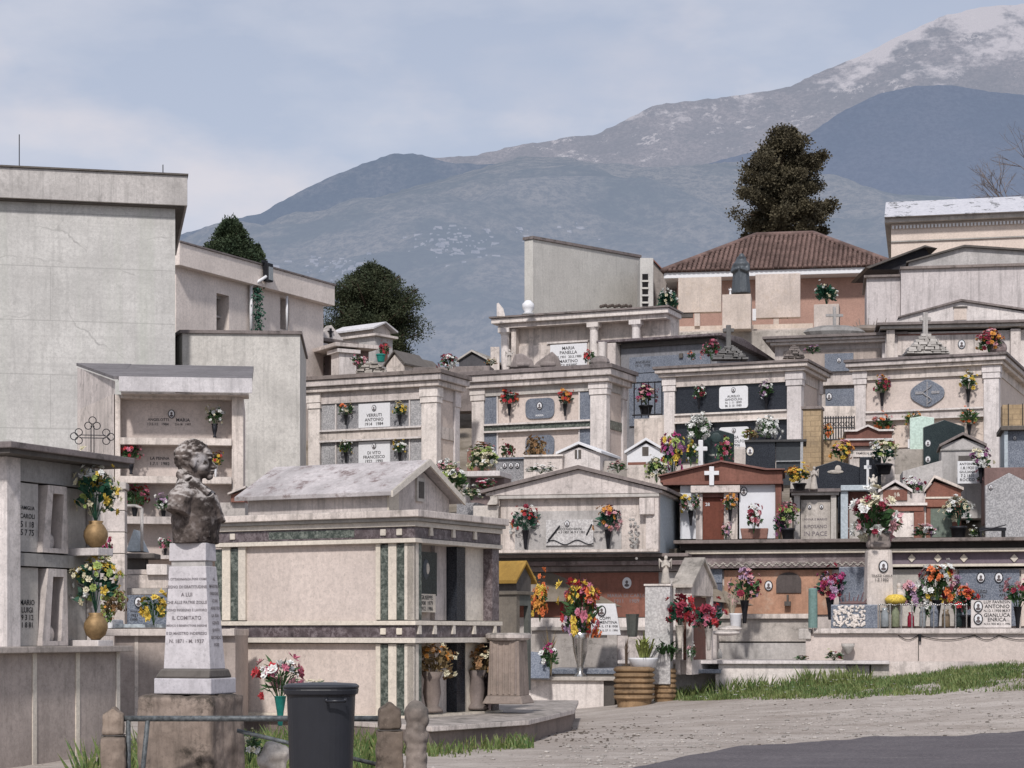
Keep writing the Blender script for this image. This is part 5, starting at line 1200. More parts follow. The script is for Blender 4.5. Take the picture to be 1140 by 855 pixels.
bq(f, 808, 600, -.25, 18, ['lilac','rose'], 'small lilac bunch standing at the foot of the chapel door', vase=None, n=24, wpx=14)
fq = Fr('flower_trough', 'reddish-brown stone trough in front of the white chapel panel', 'trough', 854, 600, 45.2, -8)
m = MB(); m.taper((fq.x(826),0,0,.3,0),(fq.x(824),.03,-.02,.32,fq.z(588))); m.build('trough', clay, fq.e, bev=.02)
bqp(839, 592, 45.1, 30, ['rose','crimson','white'], 'thin pink flowers rising from a small vase on the brown trough', vase=None, n=40, wpx=22, spread=1)
bqp(868, 601, 45.2, 30, ['purple'], 'dark blue-purple leafy bunch right of the red chapel', vase=None, n=26, wpx=18, fol=leafd)
bqp(877, 601, 45.0, 42, ['rose','lime','crimson'], 'pink and green bouquet between the red chapel and the grey niche tomb', vase='pot', n=36, wpx=28)
f = Fr('niche_shrine', 'grey framed niche tomb with white slab and two oval portraits, right of the chapel', 'tomb', 935, 600, 45.4, -8)
Z = f.z; f.part('body', dark, 882, 933, 548, 604, .2, 1.6); f.part('top_slab', mossy, 879, 936, 544, 548, -.15, 1.7, bev=.012); f.part('top_moulding', greyl, 881, 934, 548.2, 551, -.08, 1.6)
f.part('side_column', greyl, 884, 890.5, 551.2, 600, -.02, .2); f.part('side_column', greyl, 925, 931, 551.2, 600, -.02, .2); pq = f.plaque(891.5, 924.5, 556, 600, .1, lightst, ['ANNA E MARIO','RIPOSANO','IN PACE'], [(.3,.82,.06),(.7,.82,.06)], tmat=MATS['engraving'])
bqp(890, 546, 45.2, 26, ['yellow','gold'], 'round bright yellow chrysanthemums on top of the grey niche tomb', vase='pot', n=70, wpx=28)
angel(906, 518, 545, 45.3, 'small pale angel beside the yellow chrysanthemums on the grey niche tomb', lightst)
f = Fr('grey_doorframe', 'pale blue-grey portal shrine partly hidden by the big rose bouquet', 'shrine', 981, 600, 45.2, -8)
f.part('jamb', tealst, 936, 944, 546, 600, 0, 1.2); f.part('lintel', tealst, 936, 975, 540, 546, -.08, 1.3, bev=.01); f.part('back', redst, 944.2, 965, 546.2, 604, .3, 1.2); f.part('inner_panel', greyl, 946, 962, 562, 600, .2, .3)
f = gable_house('red_gable_shrine', 'small shrine with pale-edged red gable bearing carved figures and white panel', 'shrine', 980, 1013, 537, 547, 600, 44.9, 1.3, cream, white, rot=-8, group='red gabled shrines on the deck',
   feats=[('red_gable', redst, 983, 1010, 545, 557, -.03), ('lintel', white, 979, 1032, 560, 563, -.10), ('red_band', brick_red, 979, 1028, 563.2, 569, -.06), ('white_panel', white, 994, 1017, 571, 598, -.02), ('red_pillar', brick_red, 1017.5, 1029, 569.2, 600, -.04), ('wall_block', cream, 1012, 1031, 549, 600, .05, 1.2)])
inscription(f.e, ['†&'], f.x(991), f.x(1006), f.z(555), f.z(547), -.034, ivory)
f = gable_house('red_gable_shrine', 'small shrine with plain red gable and greenish niche left of white flowers', 'shrine', 1031, 1070, 532, 545, 600, 44.8, 1.3, brick_red, cream, rot=-8, group='red gabled shrines on the deck', pap=1040,
   feats=[('band', ivory, 1030, 1071, 553, 555, -.06), ('red_beam', brick_red, 1030, 1071, 555.2, 564, -.04), ('niche', stone('green_niche', (.16,.20,.17)), 1036, 1060, 566, 598, -.01)])
bqp(1067, 600, 44.4, 46, ['white','cream'], 'white roses with dark foliage in front of the greenish niche', vase='pot', n=60, wpx=34, fol=leafd)
bqp(1028, 600, 44.3, 16, ['lilac','white','rose'], 'low lilac and white posy on the deck left of the white roses', vase=None, n=40, wpx=30)
bqp(1087, 600, 44.2, 13, ['white','cream','lime'], 'small white posy at the foot of the speckled granite headstone', vase=None, n=24, wpx=20)
f = slab_stone('granite_headstone', 'large speckled grey granite headstone with pointed top at the right edge', 1097, 1150, 526, 600, 44.2, specg, rise=14, th=.2, rot=-8)
portrait(f.e, f.x(1103), f.z(542), -.01, .06)
m = MB(); m.box(-.3,.3,-.1,.1,.02,.09); m.tube((-.3,-.1,0),(.3,-.1,.15),.012); m.box(-.28,-.24,-.1,.1,-.2,.02); m.box(.24,.28,-.1,.1,-.2,.02); o = m.build('grave_grille', darkmetal); o.location = P(1104, 592, 43.9); tag(o, 'low dark metal grille before the speckled granite headstone', 'grille')
angel(972, 527, 550, 45.6, 'bright cream angel with raised arms above the grey portal shrine', ivory)
f = Fr('low_slab_tomb', 'pale sloping slab tomb behind the two red gabled shrines', 'tomb', 1050, 560, 46.6, -8)
m = MB(); m.prism([(f.x(1005),-.5),(0,-.5),(0,f.z(512)),(f.x(1005),f.z(524))], 0, 1.2); m.build('slab', greyl, f.e, bev=.012)
bqp(1017, 552, 46.2, 20, ['white','lilac','crimson'], 'white and wine posy against the pale sloping slab tomb', vase=None, n=30, wpx=26)

# ------------------------------------------------------------------ slope between the deck and the big family tombs
gable_house('white_gable_tomb', 'small white gabled tomb with square cross window, centre of the slope', 'tomb', 622, 668, 494, 504, 540, 51.5, 1.8, white, whitep, rot=-18, group='small white gabled tombs on the slope', feats=[('window', dark, 640, 647, 500, 510, -.01), ('window_cross', whitep, 643, 644, 500, 510, -.03), ('sill', cream, 621, 669, 523, 527, -.06)])
gable_house('white_gable_tomb', 'small white gabled tomb with square window and red band, left of the dark headstone', 'tomb', 698, 741, 490, 503, 545, 51.0, 1.8, whitep, whitep, rot=-12, group='small white gabled tombs on the slope', feats=[('window', dark, 715, 722, 497, 507, -.01), ('red_band', redst, 699, 740, 514, 517, -.02), ('lower_wall', cream, 698, 741, 517.2, 545, -.03)])
f = slab_stone('portrait_niche', 'low grey slab with a row of oval portraits above the white shelf grave', 552, 583, 511, 540, 52.5, greyg, th=.6, rot=-12)
for i in range(3): portrait(f.e, f.x(562+i*7), f.z(518), -.01, .08)
f.part('cap', blueg, 550, 585, 509, 511, -.06, .6)
f = Fr('shelf_grave', 'white framed shelf grave with red flowers inside, left of the pediment', 'tomb', 556, 562, 49.5, -14)
f.part('top', white, 514, 557, 524, 530, -.05, 1.2, bev=.01); f.part('side', white, 515, 518, 530.2, 575, 0, 1.1); f.part('back', stone('dusky', (.25,.20,.20)), 518.2, 556, 530.2, 580, .5, 1.2); f.part('base', greyg, 512, 535, 560, 590, -.3, .5)
bqp(541, 552, 49.0, 20, ['crimson','pink','white'], 'red and pink flowers on the white shelf grave', vase='pot', n=40, wpx=26)
bqp(525, 556, 48.8, 14, ['white','cream'], 'small white flowers at the left foot of the shelf grave', vase=None, n=30, wpx=24)
bqp(506, 552, 49.6, 30, ['white','lime','cream'], 'leafy white bouquet just right of the large mausoleum gable', vase=None, n=44, wpx=36)
bqp(498, 530, 50.5, 18, ['white','rose'], 'pale flowers peeping above the slope of the mausoleum gable roof', vase=None, n=30, wpx=26)
bqp(537, 526, 51.0, 26, ['white','cream','lime'], 'wide heap of cream and white flowers above the shelf grave', vase=None, n=80, wpx=40)
bqp(536, 505, 53.0, 12, ['dry','rose'], 'dried pinkish flowers in a trough at the foot of the second family tomb', vase=None, n=30, wpx=32)
slab_stone('flower_trough', 'long brown flower trough below the left column of the second family tomb', 520, 545, 501, 512, 53.2, clay, th=.4, cat='trough')
bqp(565, 512, 52.6, 20, ['brown','crimson'], 'dark red-brown dried bunch on the slab with oval portraits', vase=None, n=26, wpx=18)
bqp(597, 512, 52.5, 26, ['brown','dry'], 'round brown dried bush before the lower oval plaque', vase=None, n=70, wpx=24, fol=dryleaf)
bqp(602, 527, 50.0, 9, ['white'], 'row of small white blooms behind the pediment ridge', vase=None, n=24, wpx=34)
slab_stone('white_slab_tomb', 'long low white slab tomb behind the pediment ridge', 583, 626, 508, 545, 51.6, cream, th=1.2, rot=-12, cat='tomb').part('cap', white, 583, 627, 506, 508, -.06, 1.2)
slab_stone('low_wall', 'plain low grey wall linking the two small white gabled tombs', 664, 700, 513, 548, 51.8, lightst, th=.5, cat='wall')
bqp(688, 526, 50.5, 12, ['rose','crimson','white'], 'pinkish posy between the two small white gabled tombs', vase=None, n=24, wpx=24)
bqp(731, 536, 49.6, 24, ['white','lime','cream'], 'white and green bouquet at the left shoulder of the red chapel pediment', vase=None, n=50, wpx=28)
bqp(749, 530, 50.0, 44, ['magenta','purple','lime','yellow'], 'bouquet with magenta and yellow blooms right of the second small gabled tomb', vase=None, n=64, wpx=30, fol=leafd)
bqp(769, 518, 50.2, 26, ['lime','yellow','white'], 'green and pale yellow flowers left of the white cross', vase=None, n=30, wpx=18)
f = slab_stone('dark_headstone', 'dark green polished headstone with blunt gabled top in front of the black-panelled tomb', 784, 817, 478, 522, 51.5, darkgreen, rise=5, th=.2, rot=-10, lines=['FAM. ROSSETTI'], tm=goldi, ins=(.30,.42))
m = MB(); m.ball((f.x(797),-.01,f.z(487)),(.14,.02,.14),12,7); m.build('medallion', plain('dark_relief', (.03,.05,.05), .5), f.e)
e = empty('marble_cross', P(780, 516, 50.6), 0, 'white marble cross standing left of the dark green headstone', 'cross'); m = MB(); m.box(-.06,.06,-.05,.05,-.3,.6); m.box(-.17,.17,-.045,.045,.32,.43); m.build('cross', whitep, e, bev=.015)
bqp(806, 516, 50.8, 26, ['crimson','lime','pink'], 'crimson and green flowers at the right foot of the dark green headstone', vase=None, n=30, wpx=22)
bqp(778, 508, 51.2, 44, ['white'], 'high round bunch of pure white flowers above the marble cross', vase='cone', n=46, size=1.2, wpx=30)
bqp(855, 505, 51.8, 40, ['white'], 'round bunch of pure white roses above the black granite box tomb', vase='cone', n=46, size=1.2, wpx=26)
f = Fr('black_box_tomb', 'black granite box tomb with small oval portrait and metal-framed glass side', 'tomb', 863, 535, 50.4, -8)
f.part('box', blackg, 830, 863, 492, 535, 0, 1.4); f.part('top_slab', stone('dark_top', (.08,.08,.08), dirt=.4), 829, 898, 489.5, 492, -.06, 1.4); f.part('glass_case', plain('dark_pane', (.05,.055,.06), .25), 864, 891, 492.2, 540, .06, 1.2); f.part('metal_post', silver, 891.2, 894, 492.2, 545, 0, .1); f.part('metal_bar', silver, 864, 891, 513, 514, .0, .05)
portrait(f.e, f.x(835), f.z(502), -.01, .11, ivory)
bqp(835, 491, 50.8, 12, ['dry','lime'], 'dry brownish plant on top of the black granite box tomb', vase=None, n=34, wpx=22, fol=dryleaf)
slab_stone('step_block', 'stepped pale blocks behind the dark green headstone', 817, 832, 500, 530, 52.4, cream, th=.8, cat='block').part('upper_step', white, 817, 830, 497, 500, .1, .8)
# masonry column and iron fence
slab_stone('masonry_column', 'rough pillar of sandy stone courses right of the black-panelled tomb', 894, 914, 455, 540, 52.8, brickm, th=.6, rot=-15, cat='pillar').part('cap', mossy, 892, 915, 452, 455, -.05, .65)
f = Fr('iron_fence', 'short dark wrought iron fence with scrolls between two family tombs', 'fence', 951, 490, 54.5, -8)
for i in range(13):
    px = 916+35*i/12; m = MB(); x = f.x(px); m.tube((x,0,0),(x,0,f.z(463)),.016); m.build('bar', darkmetal, f.e)
for py in (465, 476, 489): m = MB(); m.tube((f.x(914),0,f.z(py)),(0,0,f.z(py)),.018); m.build('rail', darkmetal, f.e)
for i in range(6):
    cx = f.x(919+i*6); m = MB(); m.path([(cx+math.cos(a)*.06,-.01,f.z(472)+math.sin(a)*.06) for a in [j*.7 for j in range(10)]], .01, 4); m.build('scroll', darkmetal, f.e)
slab_stone('fence_wall', 'pale blank wall behind the wrought iron fence', 912, 953, 452, 500, 56.5, cream, th=.4, cat='wall'); slab_stone('sandy_footing', 'rough sandy masonry footing under the wrought iron fence', 912, 953, 490, 540, 54.0, brickm, th=.8, cat='wall')
bqp(919, 490, 53.9, 18, ['gold','orange'], 'orange flowers at the left end of the wrought iron fence', vase=None, n=30, wpx=16)
f = slab_stone('black_twin_headstone', 'broad black headstone with shallow point and carved dove, behind the niche tomb', 905, 957, 512, 560, 48.6, blackg, rise=8, th=.2, rot=-8)
m = MB(); m.ball((f.x(930),-.01,f.z(525)),(.2,.02,.05),10,6); m.ball((f.x(933),-.01,f.z(522)),(.08,.02,.1),10,6); m.build('dove_relief', lightst, f.e)
f = slab_stone('black_cross_headstone', 'square black headstone with a white crucifix beside the broad black one', 957, 981, 508, 552, 48.4, blackg, th=.25, rot=-8)
m = MB(); x = f.x(966); m.box(x-.03,x+.03,-.04,-.004,f.z(540),f.z(512)); m.box(x-.09,x+.09,-.038,-.004,f.z(522),f.z(518)); m.build('crucifix', whitep, f.e)
bqp(937, 514, 49.0, 22, ['yellow','rose','gold'], 'yellow and rose bouquet on top of the broad black headstone', vase=None, n=50, wpx=30)
bqp(984, 528, 48.0, 38, ['white','cream','lime'], 'white and green bouquet right of the black crucifix headstone', vase='pot', n=60, wpx=34, fol=leafd)
slab_stone('rose_pillar', 'slim pale pillar under the white and green bouquet', 978, 996, 505, 560, 48.6, cream, th=.4, rot=-8, cat='pillar')
f = Fr('red_roof_tomb', 'small tomb with red curved gable on pale slab, before the right family tomb', 'tomb', 993, 530, 52.0, -8)
Z = f.z; x0 = f.x(942); m = MB(); zt = Z(484); m.prism([(x0,Z(488)),(0,Z(488)),(0,Z(480)),(f.x(978),Z(480)),(f.x(966),Z(474.5)),(f.x(954),Z(480)),(x0,Z(480))], 0, 1.6); m.build('red_gable', redst, f.e, bev=.008)
m = MB(); m.prism([(x0-.05,Z(480)),(f.x(954),Z(480)),(f.x(966),Z(474.5)),(f.x(978),Z(480)),(.05,Z(480)),(.05,Z(478)),(f.x(979),Z(478)),(f.x(966),Z(472.5)),(f.x(953),Z(478)),(x0-.05,Z(478))], -.08, 1.65); m.build('gable_edge', white, f.e)
f.part('white_band', white, 941, 994, 488.2, 490, -.12, 1.6); f.part('red_beam', redst, 941, 996, 490.2, 496, -.06, 1.6); f.part('body', cream, 946, 990, 496.2, 540, .1, 1.5); f.part('name_panel', white, 950, 984, 499, 508, .06, .1)
inscription(f.e, ['FAMIGLIA MORELLI'], f.x(953), f.x(982), Z(507), Z(501), .055)
f = slab_stone('green_black_headstone', 'tall dark green headstone with pointed top and two small ovals, right slope', 1028, 1074, 467, 530, 52.2, darkgreen, rise=8, th=.22, rot=-8)
for py in (493, 511): portrait(f.e, f.x(1033), f.z(py), -.01, .09, silver)
slab_stone('mint_slab', 'white and mint upright slab half hidden behind the tall dark green headstone', 1013, 1040, 463, 505, 53.2, plain('mint', (.55,.68,.60), .5), rise=2, th=.15, rot=-8)
slab_stone('pale_base_wall', 'pale base wall under the tall dark green headstone', 995, 1046, 500, 545, 52.8, lightst, th=.8, cat='wall')
gable_house('grey_gable_tomb', 'grey cement gabled tomb with white name slab, right of the dark green headstone', 'tomb', 1048, 1096, 484, 496, 550, 49.2, 1.6, greyl, mossy, rot=-10, feats=[('moulding', grey, 1047, 1097, 499.5, 501, -.04), ('recess', dark, 1067, 1087, 507, 514, -.01)])
f = Fr('white_name_slab', 'white name slab with three lines leaning on the grey gabled tomb', 'plaque', 1094, 538, 48.8, -10); m = MB(); m.box(f.x(1066), 0, 0, .06, 0, f.z(513)); m.build('slab', whitep, f.e); inscription(f.e, ['ANTONIO','1.8.1920','GIULIANA','7.2.1931','ROCCO'], f.x(1068), f.x(1086), f.z(536), f.z(514), -.006)
bqp(1092, 538, 48.4, 40, ['white','purple','cream'], 'white and purple bouquet in front of the white name slab', vase='cone', n=40, wpx=26)
bqp(1100, 540, 48.6, 22, ['rose','dry','cream'], 'salmon and cream posy right of the white name slab', vase=None, n=30, wpx=30)
f = Fr('framed_niche_tomb', 'tomb with dark slab roof and mirror-like grey panel at the right edge', 'tomb', 1150, 530, 50.2, -10); f.part('roof_slab', dark, 1114, 1152, 474, 479, -.15, 1.6, bev=.01); f.part('jamb', tealst, 1118, 1122, 479.2, 525, -.04, 1.5); f.part('panel', blueg, 1122.2, 1150, 479.2, 522, .1, 1.5); f.part('base', greyl, 1116, 1152, 522.2, 545, -.1, 1.5)
portrait(f.e, f.x(1130), f.z(487), .09, .06)
f = Fr('bamboo_screen', 'yellowish brick stack with metal band standing before the right family tomb', 'stack', 1150, 474, 52.4, -10); f.part('bricks', brickm, 1116, 1150, 450, 474, 0, .6); f.part('metal_frame', darkmetal, 1122, 1123, 449, 474, -.02, 0); f.part('metal_frame', darkmetal, 1138, 1139, 449, 474, -.02, 0)
slab_stone('rubble_wall', 'reddish-grey rough base below the framed niche tomb', 1096, 1150, 520, 560, 48.0, stone('redgrey', (.22,.15,.14), dirt=.5), th=.8, rot=-8, cat='wall')
slab_stone('rear_wall', 'blank grey base wall behind the twin black headstones', 880, 1010, 528, 570, 49.2, lightst, th=.6, rot=-8, cat='wall')

# ------------------------------------------------------------------ the row of big family tombs
def family(label, Y, rot, pL, pC, pR, top, cb, bt, rows, base, cw, back, sidecol=None, edge=None, beam=None, name='family_tomb', panel=None, dark_shelf=None):
    f = Fr(name, label, 'tomb', pC, base, Y, rot, 'family tombs in a row on the slope'); W = f.x(pL); D = f.y(pR); Z = f.z
    c2 = f.x(pC-cw); c1 = f.x(pL+cw*.75)
    m = MB(); m.box(W+.02, -.1, .16, D-.04, -1, Z(bt)); m.build('burial_core', cream, f.e)
    for a, b_, nm in ((W, c1, 'column'), (c2, 0, 'column')):
        m = MB(); m.box(a, b_, 0, .30, -1, Z(bt)-.12); m.box(a-.03, b_+.03, -.03, .33, Z(bt)-.12, Z(bt)+.05); m.box(a-.05, b_+.05, -.05, .35, Z(bt)+.05, Z(cb)); m.build(nm, white, f.e, bev=.008)
    m = MB(); m.box(-.3, 0, D-.32, D, -1, Z(bt)-.12); m.box(-.33, .03, D-.35, D+.03, Z(bt)-.12, Z(cb)); m.build('column', white, f.e, bev=.008)
    m = MB(); m.box(c1+.002, c2-.002, .02, .3, Z(bt), Z(cb)); m.box(-.28, -.03, .35, D-.36, Z(bt), Z(cb)); m.build('beam', beam or cream, f.e)
    h = Z(top)-Z(cb)
    m = MB(); m.box(W-.13, .13, -.13, D+.13, Z(cb)+.002, Z(cb)+h*.35); m.build('cornice', cream, f.e, bev=.02)
    m = MB(); m.box(W-.22, .22, -.22, D+.22, Z(cb)+h*.352, Z(cb)+h*.75); m.build('cornice', cream, f.e, bev=.02)
    m = MB(); m.box(W-.27, .27, -.27, D+.27, Z(cb)+h*.752, Z(top)); m.build('roof_slab', mossy, f.e, bev=.01)
    for i, (a, b_) in enumerate(rows):
        m = MB(); m.box(c1+.002, c2-.002, .10, .158, Z(b_), Z(a)); m.build('panel', back, f.e)
        m = MB(); m.box(-.1, -.06, .32, D-.34, Z(b_), Z(a)); m.build('side_panel', pinkst, f.e)
        if sidecol:
            for pa, pb in sidecol:
                f.part('side_slab', edge, pa, pb, a+.5, b_-.5, .06, .099)
                f.part('divider', white, *( (pb+.2, pb+1.6) if pa < (pL+pC)/2 else (pa-1.6, pa-.2) ), a, b_, .04, .099)
    for (a, b_), (c_, d_) in zip(rows, rows[1:]):
        m = MB(); m.box(c1+.002, c2-.002, .02, .158, Z(c_)+.002, Z(b_)-.002); m.box(-.1, -.03, .32, D-.34, Z(c_)+.002, Z(b_)-.002); m.build('shelf', dark_shelf or cream, f.e, bev=.006)
        m = MB(); m.box(c1+.003, c2-.003, -.04, .1, Z(c_)-.001, Z(c_)+.05); m.box(c1+.003, c2-.003, -.04, .1, Z(b_)-.05, Z(b_)+.001); m.build('shelf_lip', white, f.e)
    return f
f1 = family('grey-panelled family tomb, leftmost of its row, with white plaques between pairs of bouquets', 56, -24, 343, 486, 512, 412, 430, 443, [(443,473),(487,530)], 535, 17, greyg, sidecol=[(357,372),(456,470)], edge=specg)
f1.plaque(398, 433, 445, 472, .09, whitep, ['VERRUTI','ANTONIO','1914   1984'], (.5,.80,.13)); f1.plaque(398, 433, 488, 514, .09, whitep, ['DI VITO','FRANCESCO','1922   1990'], (.5,.80,.13))
for i, (px, py, lab) in enumerate(((385,473,'upper left pale bouquet on the grey-panelled family tomb'),(445,473,'upper right pale bouquet on the grey-panelled family tomb'),(385,515,'lower left yellow bouquet on the grey-panelled family tomb'),(445,515,'lower right yellow bouquet on the grey-panelled family tomb'))):
    bq(f1, px, py, -.05, 26, (['cream','orange','white'],['cream','yellow'],['cream','yellow','white'],['yellow','white'])[i], lab, vase='cone', n=26, wpx=19)
f2 = family('family tomb with dark oval plaques and orange-red bouquets, second in its row', 57, -24, 525, 675, 698, 406, 425, 434, [(434,466),(476,515)], 522, 18, pinkst, sidecol=[(538,552),(645,657)], edge=blueg, beam=greyl, dark_shelf=greenm)
for a, b_ in ((439,462),(481,505)): f2.plaque(584, 616, a, b_, .09, blueg, ['MARIA'] if a < 450 else None, (.5,.62,.2) if a < 450 else None, round_=.3, tmat=whitep, ins=(.08,.22))
bq(f2, 567, 463, -.05, 30, ['orange','red'], 'left orange-red bouquet hung on the dark oval plaque tomb', vase='cone', n=36, wpx=21, fol=leafd)
bq(f2, 629, 463, -.05, 31, ['orange','red','gold'], 'right orange-red bouquet hung on the dark oval plaque tomb', vase='cone', n=36, wpx=21, fol=leafd)
f3 = family('black-panelled family tomb with rounded white plaques and white bouquets', 56.5, -22, 739, 892, 915, 401, 413, 424, [(424,455),(466,510)], 525, 16, blackg)
f3.plaque(800, 832, 426, 451, .09, whitep, ['AURELIO','GANDOLFO','N. 1 11 1899','M. 2 10 1980'], (.5,.83,.12), round_=.12, ins=(.05,.62)); f3.plaque(800, 833, 472, 496, .09, whitep, ['ROSA','GANDOLFO','N. 1906'], (.5,.83,.12), round_=.12)
bq(f3, 778, 455, -.05, 28, ['white','crimson','white'], 'white bouquet with one red bloom at the upper left of the black panels', vase='cone', n=24, wpx=16)
bq(f3, 853, 455, -.05, 30, ['white','white','lilac'], 'white bouquet at the upper right of the black panels', vase='cone', n=26, wpx=20)
bq(f3, 780, 502, -.3, 44, ['white'], 'big white bunch at the lower left of the black panels', vase='cone', n=50, wpx=24, size=1.2)
bq(f3, 853, 496, -.3, 34, ['white'], 'big white bunch at the lower right of the black panels', vase='cone', n=50, wpx=22, size=1.2)
f4 = family('pale family tomb with grey butterfly-shaped plaque, rightmost of its row', 57, -22, 951, 1112, 1150, 393, 406, 416, [(416,452),(463,494)], 520, 17, pinkst)
m = MB(); xc = f4.x(1032); zc = f4.z(434); rr = .5
pts = [(xc+math.cos(a)*rr*(.78+.22*abs(math.cos(a))), zc+math.sin(a)*rr*(.75+.06*math.cos(4*a))) for a in [6.2832*i/28 for i in range(28)]]
m.prism(pts, .05, .099); o = m.build('butterfly_plaque', blueg, f4.e, bev=.01); m = MB(); m.box(xc-.02,xc+.02,.03,.05,zc-.38,zc+.34); m.path([(xc+math.sin(i*.9)*.12, .035, zc-.3+i*.06) for i in range(10)], .02, 5); m.box(xc-.35,xc-.12,.03,.05,zc-.02,zc+.06); m.box(xc+.12,xc+.35,.03,.05,zc-.02,zc+.06); m.build('relief', greyg, o)
bq(f4, 982, 452, -.05, 34, ['gold','crimson','lilac'], 'yellow and wine bouquet left of the butterfly-shaped plaque', vase='cone', n=34, wpx=22)
bq(f4, 1078, 448, -.05, 34, ['yellow','white'], 'yellow and white bouquet right of the butterfly-shaped plaque', vase='cone', n=34, wpx=24)
bq(f4, 984, 494, -.1, 34, ['orange','rose'], 'orange flowers at the left of the lower shelf of the rightmost family tomb', vase='cone', n=24, wpx=28)
bq(f4, 1016, 484, -.25, 26, ['gold','lime'], 'leafy gold spray in the middle of the lower shelf of the rightmost family tomb', vase='cone', n=18, wpx=22, long=.6)
bq(f4, 1079, 486, -.2, 32, ['orange','lime'], 'spreading orange spray with long leaves at the right of the lower shelf', vase='cone', n=16, wpx=24, long=.8)
f4.part('plinth_ledge', cream, 962, 1100, 497, 500, -.2, .1)
f4.part('name_box', whitep, 1012, 1024, 486, 496, -.18, -.1)
# ------------------------------------------------------------------ third row
f = Fr('colonnade_tomb', 'long pale tomb with slim half columns and a large white name plaque', 'tomb', 742, 420, 64.5, -22)
Z = f.z; W = f.x(553); m = MB(); m.box(W, 0, .45, 1.3, -2, Z(349)); m.build('body', cream, f.e)
m = MB(); m.box(W-.15, .1, -.15, 1.35, Z(349), Z(343)); m.build('cornice', white, f.e, bev=.02); m = MB(); m.box(W-.2, .15, -.22, 1.4, Z(343)+.002, Z(341)); m.build('roof_slab', mossy, f.e)
m = MB(); m.box(W+.05, 0, -.02, .45, Z(354), Z(349)-.002); m.build('beam', cream, f.e)
for px in (561, 660, 707):
    m = MB(); x = f.x(px); m.tube((x,.12,-2),(x,.12,Z(362)),.15,.14,14); m.box(x-.2,x+.2,-.06,.32,Z(359),Z(354)); m.tube((x,.12,Z(362)),(x,.12,Z(359)),.14,.19,14); m.build('column', white, f.e)
f.part('pier', cream, 568, 573, 354.5, 420, .1, .45); f.part('recess_frame', white, 605, 651, 371.5, 373.5, .3, .45); f.part('recess', cream, 573.2, 652, 374, 420, .36, .45)
f.plaque(609, 650, 375, 409, .33, whitep, ['MARIA','PANELLA','1.2.1901  20.5.1980','MARTINO','GIUSEPPE','7.3.1898  1.10.1975'], None, ins=(.06,.94), pad=.14)
o = MB().prism([(0,0),(.28,0),(.22,.25),(.06,.45),(0,.42)], 0, .25).build('wing_ornament', white); o.location = P(553, 352, 65.8); tag(o, 'white curved fin ornament on the left end of the colonnade tomb roof', 'ornament')
m = MB(); m.lathe((0,0,0), [(.22,0),(.12,.08),(.2,.2),(.2,.34),(.08,.46)], 12); o = m.build('roof_urn', whitep, smooth=True); o.location = P(588, 350, 65.6); tag(o, 'small white urn on the colonnade tomb roof left of the concrete wall', 'urn')
m = MB()
for i in range(14): m.ball((i*.075-.5, 0, .05+.02*(i%3)), (.06,.05,.06), 6, 4)
o = m.build('dry_wreath', stone('dried', (.10,.08,.07))); o.location = P(686, 343, 65.2); tag(o, 'row of dark dried plants lying on the colonnade tomb roof', 'dry plants')
f = Fr('grey_slab_tomb', 'grey granite tomb with thin flat roof and lettered panels behind the black-panelled tomb', 'tomb', 797, 480, 61.5, -24)
Z = f.z; W = f.x(690); D = f.y(855); m = MB(); m.box(W, 0, .1, D, -2, Z(373)); m.build('body', stone('granite_wall', (.25,.255,.27), dirt=.25, top=.4), f.e)
m = MB(); m.prism([(-.25,Z(372)),(D*.35,Z(367)),(D+.2,Z(376)),(D+.2,Z(378)),(-.25,Z(375))], W-.7, .25, 'x'); m.build('roof', purplem, f.e, bev=.01)
f.part('upper_panel', blueg, 700, 790, 392, 410, .05, .1); f.part('lower_panel', blueg, 700, 790, 411, 470, .04, .1); f.part('dark_band', dark, 692, 796, 376, 381, .02, .1)
inscription(f.e, ['ANGELINI','1911  1978'], f.x(706), f.x(724), Z(404), Z(396), .045); f.part('pier', cream, 680, 689, 376, 480, -.3, .3); f.part('lamp', dark, 756, 760, 391, 396, -.02, .05); f.part('end_post', white, 672, 679, 375, 480, -.45, .0)
bqp(792, 400, 59.5, 20, ['pink','crimson','rose'], 'pinkish dried bouquet at the left foot of the rock mound with cross', vase=None, n=40, wpx=24)
bqp(770, 401, 59.5, 9, ['orange','rose'], 'tiny orange posy on the roof of the black-panelled tomb', vase=None, n=16, wpx=12)
f = Fr('balcony_railing', 'thin dark railing holding a pink bouquet between the second and third family tombs', 'railing', 737, 464, 58.5, -20)
for px in (706, 714, 722, 729, 737): m = MB(); m.tube((f.x(px),0,0),(f.x(px),0,f.z(424)),.018); m.build('bar', darkmetal, f.e)
for py in (425, 461): m = MB(); m.tube((f.x(704),0,f.z(py)),(0,0,f.z(py)),.022); m.build('rail', darkmetal, f.e)
bqp(719, 461, 58.8, 32, ['pink','rose','cream','magenta'], 'pink and salmon flowers behind the thin dark railing', vase='pot', n=70, wpx=28)
slab_stone('step_stack', 'pale stone steps below the thin dark railing', 706, 742, 465, 520, 58.2, cream, th=1.2, rot=-20, cat='steps').part('upper_step', white, 722, 742, 461.5, 465, .1, 1)
f = Fr('layered_tomb', 'pale tomb with layered cornice right of the grey granite tomb', 'tomb', 999, 470, 63.5, -14)
Z = f.z; m = MB(); W = f.x(862); m.box(W, 0, .15, 3, -2, Z(378)); m.build('body', cream, f.e)
for i, (a, b_, o_, mt) in enumerate(((371,374,.35,mossy),(374.1,377,.25,cream),(377.1,380,.12,white))): m = MB(); m.box(W-o_, o_, -o_, 3.1, Z(b_), Z(a)); m.build('cornice', mt, f.e, bev=.01)
